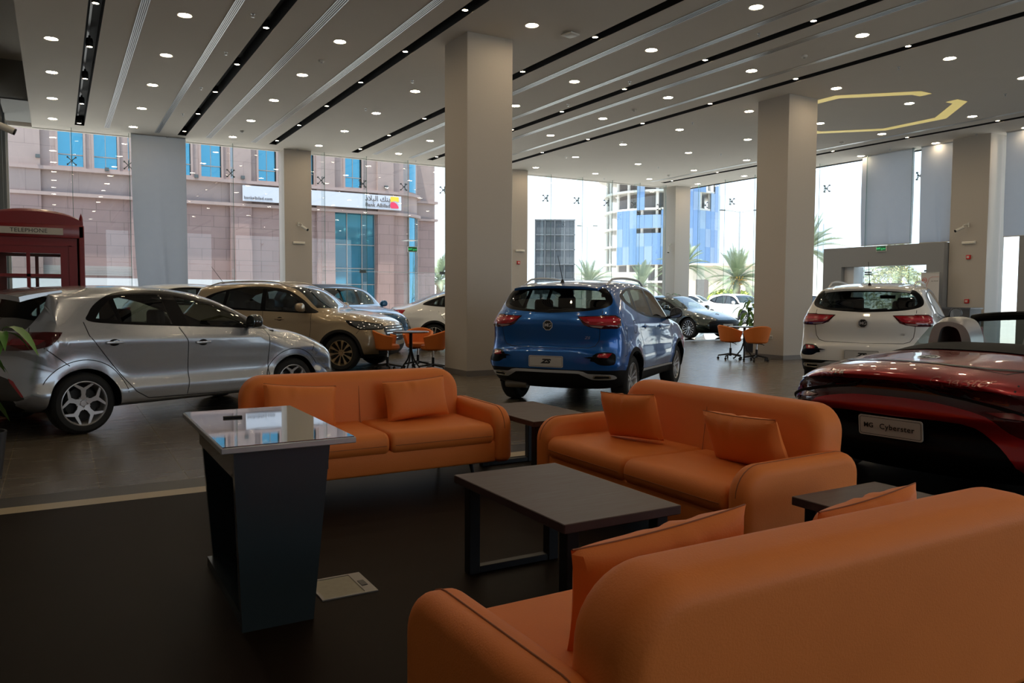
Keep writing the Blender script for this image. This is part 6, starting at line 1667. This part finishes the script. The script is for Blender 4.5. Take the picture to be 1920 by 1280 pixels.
# ---------------- palms
M_frond = mat('palm_frond', (0.22, 0.27, 0.16), 0.6, noise=0.25, nscale=1.5)
M_trunk = mat('palm_trunk', (0.20, 0.15, 0.10), 0.9, noise=0.4, nscale=4, bump=0.6, bscale=9)
def palm(loc, th, fl, n, seed, label, dates=False):
    rnd = random.Random(seed); r = empty('date_palm', loc); tag(r, label, 'palm tree')
    prof = []
    for k in range(18): prof.append((.26 + .04 * (k % 2) + (.10 if k > 14 else 0), th * k / 17))
    MB().lathe([(0, -.05)] + prof + [(0, th)], 12).build('trunk', M_trunk, r)
    mb = MB()
    for k in range(n):
        a = 2 * PI * k / n * 5.2 + rnd.uniform(-.2, .2); el = R(rnd.uniform(-15, 82)); L = fl * rnd.uniform(.8, 1.05)
        d = Vector((math.cos(a) * math.cos(el), math.sin(a) * math.cos(el), math.sin(el))); P = []
        for s in range(9):
            t = s / 8; P.append(Vector((0, 0, th)) + d * (L * t) + Vector((0, 0, -.42 * L * t * t * math.cos(el))))
        mb.tube(P, [.03 * (1 - .8 * s / 8) for s in range(9)], 4)
        for s in range(34):
            t = .14 + .86 * s / 33; i = min(7, int(t * 8)); c0 = P[i].lerp(P[i + 1], t * 8 - i); tg = (P[i + 1] - P[i]).normalized()
            sd = tg.cross(Vector((0, 0, 1))); sd = sd.normalized() if sd.length > .05 else Vector((1, 0, 0)); upv = sd.cross(tg)
            for q in (-1, 1):
                l_ = L * .24 * math.sin(PI * min(1, t * .85 + .12)); e = c0 + (sd * q * .75 + tg * .65 + upv * .25).normalized() * l_; wv = tg * .028
                mb.add([c0 - wv, c0 + wv, e], [(0, 1, 2)])
    mb.build('crown', M_frond, r, fixn=False)
    if dates:
        mb = MB()
        for k in range(9):
            a = 2 * PI * k / 9; p = Vector((.45 * math.cos(a), .45 * math.sin(a), th - .1)); 
            for q in range(14):
                e = p + Vector((rnd.uniform(-.22, .22), rnd.uniform(-.22, .22), rnd.uniform(-.35, .25))); mb.add([e + Vector((-.05, 0, 0)), e + Vector((.05, 0, 0)), e + Vector((0, 0, .12)), e + Vector((0, .05, .04))], [(0, 1, 2), (0, 3, 2), (1, 3, 2)])
        mb.build('date_cluster', mat('dates_yellow', (0.62, 0.38, 0.06), 0.6), r, fixn=False)
    return r
palm((44.9, 43.4, 0), 2.8, 2.9, 46, 1, 'tall date palm with yellow fruit outside, left of the pillar right of centre', True)
palm((41.0, 45.0, 0), 3.7, 2.6, 38, 2, 'date palm just right of the corner pillar, in front of the blue tower', False)
palm((44.1, 61.5, 0), 2.6, 2.9, 36, 3, 'date palm beside the billboard, over the blue car roof', False)
palm((45.6, 55.4, 0), 2.4, 2.7, 36, 5, 'date palm left of the corner pillar, at the tower foot', False)
palm((25.4, 54.9, 0), 2.6, 2.4, 34, 6, 'date palm at the right end of the pink stone building', False)
palm((38.3, 31.6, 0), 4.2, 2.7, 40, 7, 'date palm outside, right of the pillar right of centre', False)
palm((47.0, 31.6, 0), 3.2, 2.7, 36, 8, 'date palm seen through the entrance doorway', True)
# ---------------- shrubs
M_bush = mat('bush_yellow_green', (0.30, 0.36, 0.06), 0.7, noise=0.35, nscale=3)
def bush(loc, sx, sz, n, seed, label, m=None, lf=.14):
    rnd = random.Random(seed); r = empty('shrub', loc); tag(r, label, 'shrub')
    mb = MB()
    for k in range(n):
        a = rnd.uniform(0, 2 * PI); b = rnd.uniform(-1, 1); q = rnd.uniform(.4, 1) ** .5
        p = Vector((sx * q * math.cos(a) * math.sqrt(1 - b * b), sx * q * math.sin(a) * math.sqrt(1 - b * b), sz * (1 + b * q) / 2 + .5))
        u_ = Vector((rnd.uniform(-1, 1), rnd.uniform(-1, 1), rnd.uniform(-1, 1))) * lf; v_ = Vector((rnd.uniform(-1, 1), rnd.uniform(-1, 1), rnd.uniform(-1, 1))) * lf
        mb.add([p - u_, p + v_, p + u_, p - v_], [(0, 1, 2, 3)])
    mb.build('foliage', m or M_bush, r, fixn=False)
    MB().cyl((0, 0, -.05), (0, 0, sz * .5 + .5), .08, .04, 8).build('stem', M_trunk, r)
bush((47.5, 46.6, 0), 1.8, 1.6, 900, 1, 'yellow-green shrub left of the tall date palm')
bush((48.6, 42.2, 0), 1.9, 2.2, 1000, 2, 'yellow-green tree right of the tall date palm')
bush((50.5, 48.5, 0), 1.6, 1.2, 700, 3, 'low shrub in front of the beige building')
bush((44.5, 30.2, 0), 2.0, 3.0, 1900, 4, 'loose tree outside the entrance door', mat('tree_olive', (0.24, 0.24, 0.10), 0.7, noise=0.3, nscale=3), .07)
# ---------------- low buildings
lb = empty('beige_building', (60.0, 58.4, 0), math.atan2(-2.3, 4.0)); tag(lb, 'low beige building behind the date palms', 'building')
M_beige = mat('beige_render', (0.62, 0.54, 0.42), 0.8)
MB().box(-4.2, 6.5, 0, 6, -.05, 4.6).build('wall', M_beige, lb); MB().box(-4.4, 6.7, -.3, 6, 4.6, 4.85).build('parapet', M_beige, lb)
MB().box(-3.9, -2.6, -.03, .1, .2, 3.2).build('doorway', M_dkf, lb); MB().box(1.2, 2.4, -.03, .1, .2, 2.6).build('doorway', M_dkf, lb)
lb2 = empty('site_hoarding', (66, 84, 0), math.atan2(-2.3, 4.0)); tag(lb2, 'pale low building at the foot of the round tower', 'building')
MB().box(-9, 3.2, 0, 4, -.05, 4.6).build('wall', mat('pale_render', (0.72, 0.66, 0.58), 0.8), lb2); MB().box(-9, 3.2, -.2, 0, 4.5, 4.7).build('parapet', M_slab, lb2)
ft = empty('far_towers', (221, 176, 0), math.atan2(-2.3, 4.0)); tag(ft, 'hazy far office block beyond the palms right of the second pillar', 'building')
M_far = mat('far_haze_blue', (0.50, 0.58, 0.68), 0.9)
MB().box(-3.5, 0.2, 0, 5, -.05, 28.5).build('block', M_far, ft); MB().box(0.4, 4.0, 0, 5, -.05, 26.0).build('block', M_far, ft); MB().box(-5, 5.0, -3, 5, -.05, 15).build('podium', mat('far_podium', (0.7, 0.66, 0.6), 0.9), ft)
# ---------------- parked cars outside
def simple_cfg(p, kind):
    c = suv_cfg(p, M_tglass, M_rimS, 'ten', 'gold', L=4.5, wb=2.65, H=1.66, W=1.85) if kind == 'suv' else sedan_cfg(p, M_tglass, M_rimS, L=4.6, W=1.82, wb=2.7, H=1.45, rim='ten')
    c['nx'] = 36; c['K1'] = 8; c['K2'] = 6; c['cn'] = 3; c.pop('cabin', None); c['handles'] = []; c['seams'] = c['seams'][:2]
    return c
pc = car('parked_suv', simple_cfg(P_white2, 'suv'), 'white car parked outside, beyond the nose of the dark green sedan')
place(pc, (33.6, 33.4, -0.05), R(-95))
ps = car('parked_sedan', simple_cfg(P_grey, 'sedan'), 'grey car parked outside, seen over the bonnet of the dark green sedan')
place(ps, (33.6, 40.2, -0.05), R(-50))
for i, (x_, y_, a_, lab) in enumerate([(39.8, 44.3, -60, 'white parked car second behind the green sedan bonnet'), (35.9, 29.3, -100, 'white parked car hidden behind the pillar right of centre'), (42.0, 47.0, -40, 'white parked car farthest off, under the yellow-green shrubs'), (39.5, 25.4, -100, 'white parked car beyond the entrance glass')]):
    o = copy_tree(pc); place(o, (x_, y_, -0.05), R(a_)); o['label'] = lab

# ================================================================ BLINDS, ENTRANCE, SMALL FITTINGS
M_blind = mat('grey_blind_fabric', (0.27, 0.265, 0.26), 0.9, noise=0.06, nscale=5, bump=0.1, bscale=300)
_n = M_blind.node_tree.nodes; _l = M_blind.node_tree.links
_o = _n['Material Output']; _mx = _n.new('ShaderNodeMixShader'); _tr = _n.new('ShaderNodeBsdfTranslucent'); _tr.inputs[0].default_value = (0.40, 0.43, 0.48, 1)
_mx.inputs[0].default_value = 0.32; _l.new(_n['Principled BSDF'].outputs[0], _mx.inputs[1]); _l.new(_tr.outputs[0], _mx.inputs[2]); _l.new(_mx.outputs[0], _o.inputs[0])
def blind(axis, c, a, b, z0, z1, label, flare=0.05, seed=0, bar=True):
    r = empty('roller_blind', (0, 0, 0)); tag(r, label, 'blind', 'grey roller blinds')
    def fn(u, v):
        z = z1 + (z0 - z1) * v; s = a + (b - a) * u
        s += flare * (1 if a < b else -1) * v ** 3 * (1 - u) * 1.0
        d = .015 * math.sin(5 * u + 2 * v + seed) + .03 * v * math.sin(9 * u + seed * 2 + 3 * v) + .05 * v ** 2 * math.exp(-((u - .45 - .12 * v) / .05) ** 2)
        return (s, c + d, z) if axis == 'x' else (c + d, s, z)
    mb = MB().grid(fn, 50, 30); mb.build('fabric', M_blind, r, fixn=False)
    p0, p1 = fn(0, 0), fn(1, 0); MB().cyl(p0, p1, .03, n=10).build('roller', M_alu, r)
    q = [fn(k / 12, 1) for k in range(13)]; MB().tube(q, .012, 6).build('bottom_bar', mat('bar_cream', (0.45, 0.40, 0.3), 0.5), r)
    return r
blind('x', LW - .48, 1.93, 3.36, 1.2, CH, 'long grey roller blind hanging in the left glass wall behind the cars', .14, 1)
blind('y', RW - .33, 16.50, 14.72, 3.08, CH, 'grey roller blind with a fold, over the entrance', .04, 2)
blind('y', RW - .33, 14.50, 13.42, 3.06, CH, 'grey roller blind between the entrance and the right pillar', .03, 3)
blind('y', RW - .33, 12.05, 9.0, 3.10, CH, 'grey roller blind at the right edge beyond the pillar', .03, 4)
blind('y', RW - .33, 8.9, 4.2, 3.0, CH, 'added unseen grey roller blind right of the lounge, cutting window light', .03, 5)  # out of view, added to weaken the right windows' light on the cars
blind('y', RW - .33, 4.1, -4.8, 3.0, CH, 'added unseen wide grey roller blind beside the lounge, cutting window light', .03, 6)  # second added blind, unseen, holding back more daylight from the right
# entrance lobby walls (x = 22 plane)
M_lob = mat('lobby_grey_panel', (0.26, 0.26, 0.265), 0.6)
lo = empty('entrance_lobby', (22.2, 15.6, 0)); tag(lo, 'grey panelled entrance lobby with a glass door opening', 'entrance lobby')
mb = MB().box(-.15, .25, 1.20, 1.9, 0, 3.02); mb.box(-.15, .25, -2.2, -1.68, 0, 3.02); mb.box(-.15, .25, -1.68, 1.20, 2.40, 3.02)
mb.build('wall', M_lob, lo)
MB().box(-.02, .6, 1.82, 1.9, 0, 3.02).box(.25, .62, -2.2, 1.9, 2.9, 3.0).build('side_return', M_lob, lo)
MB().box(.02, .5, .86, 1.20, 0, 2.40).build('reveal', mat('reveal_white', (0.62, 0.62, 0.64), 0.6), lo)
for k_, (a, b) in enumerate(((-1.66, -.30), (-.28, .84))):
    dd = MB().add([(.30, a, .02), (.30, b, .02), (.30, b, 2.38), (.30, a, 2.38)], [(0, 1, 2, 3)]).build('glass_door', M_glass, lo, fixn=False)
    yy = a + .2 if k_ == 0 else b - .3
    MB().box(.27, .33, yy - .11, yy + .11, 2.14, 2.18).box(.27, .33, yy - .11, yy + .11, 2.20, 2.25).build('patch_fitting', M_steel, dd)
w_ = MB().box(22.2, 22.45, 9.2, 11.45, 0, 3.08).build('grey_partition', M_lob); tag(w_, 'grey partition wall right of the right pillar, under the blind', 'partition')
# exit signs
M_exit = mat('exit_green', (0.005, 0.06, 0.02), 0.4, emit=(0.0, 0.10, 0.02), estr=0.3); M_exl = mat('exit_letters', (0.1, 0.8, 0.3), 0.5, emit=(0.05, 0.9, 0.25), estr=0.9)
def exit_sign(loc, rz, label, hung=True):
    r = empty('exit_sign', loc, rz); tag(r, label, 'exit sign')
    MB().box(-.17, .17, -.02, .02, -.09, .09).build('frame', mat('white_plastic'), r)
    MB().box(-.155, .155, -.024, -.018, -.075, .075).build('face', M_exit, r)
    text_obj('lettering', 'EXIT \uFE9D\uFEAE\uFEA8\uFEE3', .068, M_exl, r, frameM((0, -.026, 0), (1, 0, 0), (0, 0, 1)), .001)
    return r
e1 = exit_sign((10.42, LW - .5, 2.97), 0, 'green exit sign hanging on the left glass wall over the doors')
MB().cyl((-.12, 0, .09), (-.12, 0, .30), .006, n=5).build('hanger', M_alu, e1); MB().box(-.2, .2, -.01, .5, .30, .32).build('bracket', M_alu, e1)
exit_sign((22.03, 15.37, 2.93), -PI / 2, 'green exit sign on the grey entrance lobby')
# cctv cameras, emergency lights, call points, sockets
def cctv(loc, rz, pitch, label):
    r = empty('security_camera', loc, rz); tag(r, label, 'security camera')
    mw_ = mat('camera_white', (0.55, 0.53, 0.48), 0.5)
    MB().box(-.05, .05, -.02, 0, -.06, .06).build('mount_plate', mw_, r)
    MB().tube([(0, -.01, 0), (0, -.10, .01), (0, -.16, -.03)], .018, 8).build('arm', mw_, r)
    b = MB().cyl((0, -.10, .0), (0, -.34, -.0), .042, n=16).xf(Matrix.Translation((0, -.10, -.05)) @ Matrix.Rotation(pitch, 4, 'X') @ Matrix.Translation((0, .06, 0))).build('housing', mw_, r)
    MB().cyl((0, -.335, 0), (0, -.36, 0), .040, n=16).xf(Matrix.Translation((0, -.10, -.05)) @ Matrix.Rotation(pitch, 4, 'X') @ Matrix.Translation((0, .06, 0))).build('lens_hood', M_black, b)
    return r
cctv((6.63, 24.82, 3.63), R(35), R(28), 'white security camera on the pillar in the left glass wall')
cctv((21.95, 24.9, 3.55), R(-70), R(70), 'white security camera on the corner pillar, pointing down')
cctv((22.25, 12.85, 3.47), R(-120), R(25), 'white security camera on the right-hand pillar')
def bulk(loc, rz, label):
    r = empty('emergency_light', loc, rz); tag(r, label, 'emergency light')
    MB().rbox(-.19, .19, -.06, 0, -.045, .03, .01).build('housing', mat('white_plastic'), r); MB().rbox(-.16, .16, -.068, -.055, -.03, .015, .006).build('diffuser', mat('diffuser_warm', (0.8, 0.74, 0.62), 0.4), r)
bulk((6.63, 24.82, 3.06), 0, 'slim white emergency light below the camera on the left pillar')
bulk((14.52, 24.55, 3.06), 0, 'slim white emergency light behind the near pillar, above the red call point')
bulk((22.25, 12.80, 2.98), -PI / 2, 'slim white emergency light on the right-hand pillar')
M_callr = mat('call_red', (0.55, 0.01, 0.01), 0.4)
def callp(loc, rz, label):
    r = empty('fire_call_point', loc, rz); tag(r, label, 'fire call point')
    MB().rbox(-.06, .06, -.05, 0, -.06, .06, .01).build('housing', M_callr, r); MB().box(-.035, .035, -.053, -.048, -.03, .03).build('window', mat('call_face', (0.6, 0.45, 0.4), 0.4), r)
callp((14.46, 24.55, 2.62), 0, 'red fire alarm box on the pillar behind the near pillar')
callp((22.25, 12.80, 2.57), -PI / 2, 'upper red fire alarm box on the right-hand pillar')
callp((22.25, 12.80, 1.33), -PI / 2, 'lower red fire alarm box on the right-hand pillar')
sk_ = empty('wall_socket', (14.20, 12.66, .5), -PI / 2); tag(sk_, 'white double socket low on the pillar right of centre', 'socket')
MB().rbox(-.075, .075, -.012, 0, -.045, .045, .004).build('plate', mat('white_plastic'), sk_); MB().box(-.05, -.01, -.015, -.010, -.02, .02).box(.01, .05, -.015, -.010, -.02, .02).build('outlet', mat('grey_plastic'), sk_)
# roll-up banner
bn = empty('rollup_banner', (21.75, 13.60, 0), -PI / 2); tag(bn, 'white roll-up banner with a red emblem beside the entrance', 'banner')
MB().box(-.27, .27, -.005, .005, .08, 2.13).build('panel', mat('banner_white', (0.60, 0.58, 0.57), 0.6), bn)
MB().rbox(-.30, .30, -.09, .09, 0, .09, .01).build('stand', M_alu, bn); MB().cyl((-.27, 0, 2.14), (.27, 0, 2.14), .012, n=8).build('top_rail', M_alu, bn); MB().cyl((0, .02, .08), (0, .02, 2.14), .008, n=6).build('pole', M_alu, bn)
M_rr = mat('banner_red', (0.6, 0.05, 0.04), 0.5)
oc = [(.075 * math.cos(PI / 8 + k * PI / 4), .075 * math.sin(PI / 8 + k * PI / 4)) for k in range(8)]; mb = MB()
for k in range(8): mb.prism([oc[k], oc[(k + 1) % 8], tuple(.84 * v for v in oc[(k + 1) % 8]), tuple(.84 * v for v in oc[k])], 'z', 0, .002)
mb.xf(frameM((-.16, -.007, 1.93), (1, 0, 0), (0, 0, 1))).build('emblem', M_rr, bn)
text_obj('emblem_letters', 'MG', .075, M_rr, bn, frameM((-.16, -.007, 1.93), (1, 0, 0), (0, 0, 1)), .001, spacing=.85)
MB().tube([(-.25, -.007, 1.62), (-.12, -.007, 1.72), (-.06, -.007, 1.86), (-.02, -.007, 1.98), (.06, -.007, 2.02), (.26, -.007, 2.02)], .005, 4).build('swoosh', M_rr, bn)
text_obj('banner_lettering', '\uFEBA\uFE91\uFEAE\uFEA0\uFE97 \uFEA1\uFE8E\uFE98\uFE98\uFED3\uFE8D', .13, M_signink, bn, frameM((0, -.007, .92), (1, 0, 0), (0, 0, 1)), .001)
text_obj('banner_small_text', 'SAIC MOTOR', .035, M_signink, bn, frameM((.14, -.007, 1.90), (1, 0, 0), (0, 0, 1)), .001)
# low reception counter edge
rd = empty('reception_counter', (21.6, 12.35, 0)); tag(rd, 'dark low counter in front of the right-hand pillar, behind the white car', 'counter')
MB().box(-.25, .30, -.15, .8, 0, 1.12).build('body', mat('counter_dark', (0.05, 0.05, 0.055), 0.5), rd); MB().box(-.28, .33, -.18, .83, 1.12, 1.16).build('worktop', mat('counter_top', (0.07, 0.07, 0.08), 0.35), rd)

# ---------------- telephone box
M_tred = mat('telephone_red', (0.20, 0.007, 0.008), 0.35, coat=0.2)
tb = empty('telephone_box', (-.24, 11.6, 0), 0); tag(tb, 'red telephone box with domed top behind the silver hatchback', 'telephone box')
W2 = .53; H_ = 2.17
def tpanel(nm, M):
    """one glazed side; local x -W2..W2, z up, y=0 front"""
    mb = MB(); mb.box(-W2, -.36, 0, .05, .0, 2.06); mb.box(.36, W2, 0, .05, .0, 2.06); mb.box(-.36, .36, 0, .05, 0, .30); mb.box(-.36, .36, 0, .05, 1.87, 2.06)
    for k in range(1, 8): mb.box(-.36, .36, .005, .04, .30 + .196 * k - .016, .30 + .196 * k + .016)
    for x_ in (-.26, .0, .26) if False else (-.245, .06, .0): pass
    mb.box(-.235, -.20, .005, .04, .3, 1.87); mb.box(.165, .20, .005, .04, .3, 1.87)
    mb.box(-.47, .47, -.012, 0, 1.93, 1.97); mb.box(-.44, -.41, -.012, 0, .1, 1.97); mb.box(.41, .44, -.012, 0, .1, 1.97)
    p = mb.xf(M).build(nm, M_tred, tb)
    MB().add([(-.36, .025, .3), (.36, .025, .3), (.36, .025, 1.87), (-.36, .025, 1.87)], [(0, 1, 2, 3)]).xf(M).build('pane', M_cglass if False else M_glass, p, fixn=False)
def tside(): pass
# front in the photograph shows two large panes per row
def tface(nm, M, front):
    mb = MB(); mb.box(-W2, -.385, 0, .05, .0, 2.10); mb.box(.30, W2, 0, .05, .0, 2.10); mb.box(-.385, .30, 0, .05, 0, .30); mb.box(-.385, .30, 0, .05, 1.90, 2.10)
    for k in range(1, 6): mb.box(-.385, .30, .005, .04, .30 + .267 * k - .018, .30 + .267 * k + .018)
    mb.box(-.055, -.015, .005, .04, .3, 1.90)
    mb.box(-.50, .44, -.012, 0, 1.99, 2.02); mb.box(-.47, -.44, -.012, 0, .1, 2.0); mb.box(.39, .42, -.012, 0, .1, 2.0)
    p = mb.xf(M).build(nm, M_tred, tb)
    MB().add([(-.385, .025, .3), (.30, .025, .3), (.30, .025, 1.90), (-.385, .025, 1.90)], [(0, 1, 2, 3)]).xf(M).build('pane', M_glass, p, fixn=False)
tface('door', Matrix.Translation((0, -W2, 0)), True)
for k_, a in enumerate((90, 180, 270)):
    tface('side_wall', Matrix.Rotation(R(a), 4, 'Z') @ Matrix.Translation((0, -W2, 0)), False)
for sx in (-1, 1):
    for sy in (-1, 1): MB().rbox(sx * W2 - .03, sx * W2 + .03, sy * W2 - .03, sy * W2 + .03, 0, 2.24, .008, 1).build('corner_post', M_tred, tb)
rf = MB().rbox(-.56, .56, -.56, .56, 2.09, 2.25, .012, 2)
rf.build('lintel', M_tred, tb)
# dome: crossed segmental pediments
def dome(u, v):
    x_, y_ = (u * 2 - 1) * .55, (v * 2 - 1) * .55
    return (x_, y_, 2.245 + .215 * math.sqrt(max(0, (1 - (x_ / .57) ** 2))) * math.sqrt(max(0.0, 1 - (y_ / .57) ** 2)) ** .25)
mb = MB().grid(dome, 24, 24); ed = [(dome(k / 23, 0)) for k in range(24)]
for v_ in (0, 1):
    e = [dome(k / 23, v_) for k in range(24)]; mb.add(e + [(a, b, 2.24) for a, b, c_ in e], [(k, k + 1, 24 + k + 1, 24 + k) for k in range(23)])
mb.build('domed_roof', M_tred, tb)
for sx in (-1, 1): MB().lathe([(0, 2.24), (.022, 2.24), (.022, 2.33), (.014, 2.36), (.0, 2.40)], 8, 'z', (sx * .53, -.53, 0)).build('finial', M_tred, tb)
sb = MB().box(-.43, .335, -.578, -.560, 2.125, 2.205).build('sign_panel', mat('sign_cream', (0.50, 0.44, 0.36), 0.5), tb)
text_obj('sign_lettering', 'TELEPHONE', .068, M_ink, sb, frameM((-.02, -.579, 2.165), (1, 0, 0), (0, 0, 1)), .001, spacing=1.05)
# white partition at the far left + spotlight pod
pt = MB().prism([(-3.85, 0), (-1.10, 0), (-1.10, 2.9), (-1.16, 3.2), (-3.85, 5.2)], 'y', 0, .12).build('white_partition', mat('partition_white', (0.55, 0.53, 0.50), 0.8)); pt.location = (0, 15.2, 0)
tag(pt, 'white partition with a sloping top at the left edge, behind the telephone box', 'partition')
wl = empty('window_6', (0, 0, 0)); tag(wl, 'glass wall along the left side of the showroom', kind='structure')
for a, b in ((16.0, 18.0), (18.02, 20.0), (20.02, 22.0), (22.02, 23.6), (23.62, LW)):
    MB().add([(-1.06, a, 0), (-1.06, b, 0), (-1.06, b, CH + .35), (-1.06, a, CH + .35)], [(0, 1, 2, 3)]).build('pane', M_glass, wl, fixn=False)
for y_ in (18.01, 20.01, 22.01, 23.61): MB().box(-1.09, -1.0, y_ - .03, y_ + .03, 0, CH + .3).build('mullion', M_steel, wl)
MB().box(-1.12, -1.0, LW - .35, LW - .05, 0, CH).build('end_mullion', M_lw, wl)
lp = cctv((-.98, 14.9, 4.18), R(90), R(22), 'black and white bullet camera at the top left edge'); lp.scale = (1.3, 1.3, 1.3)
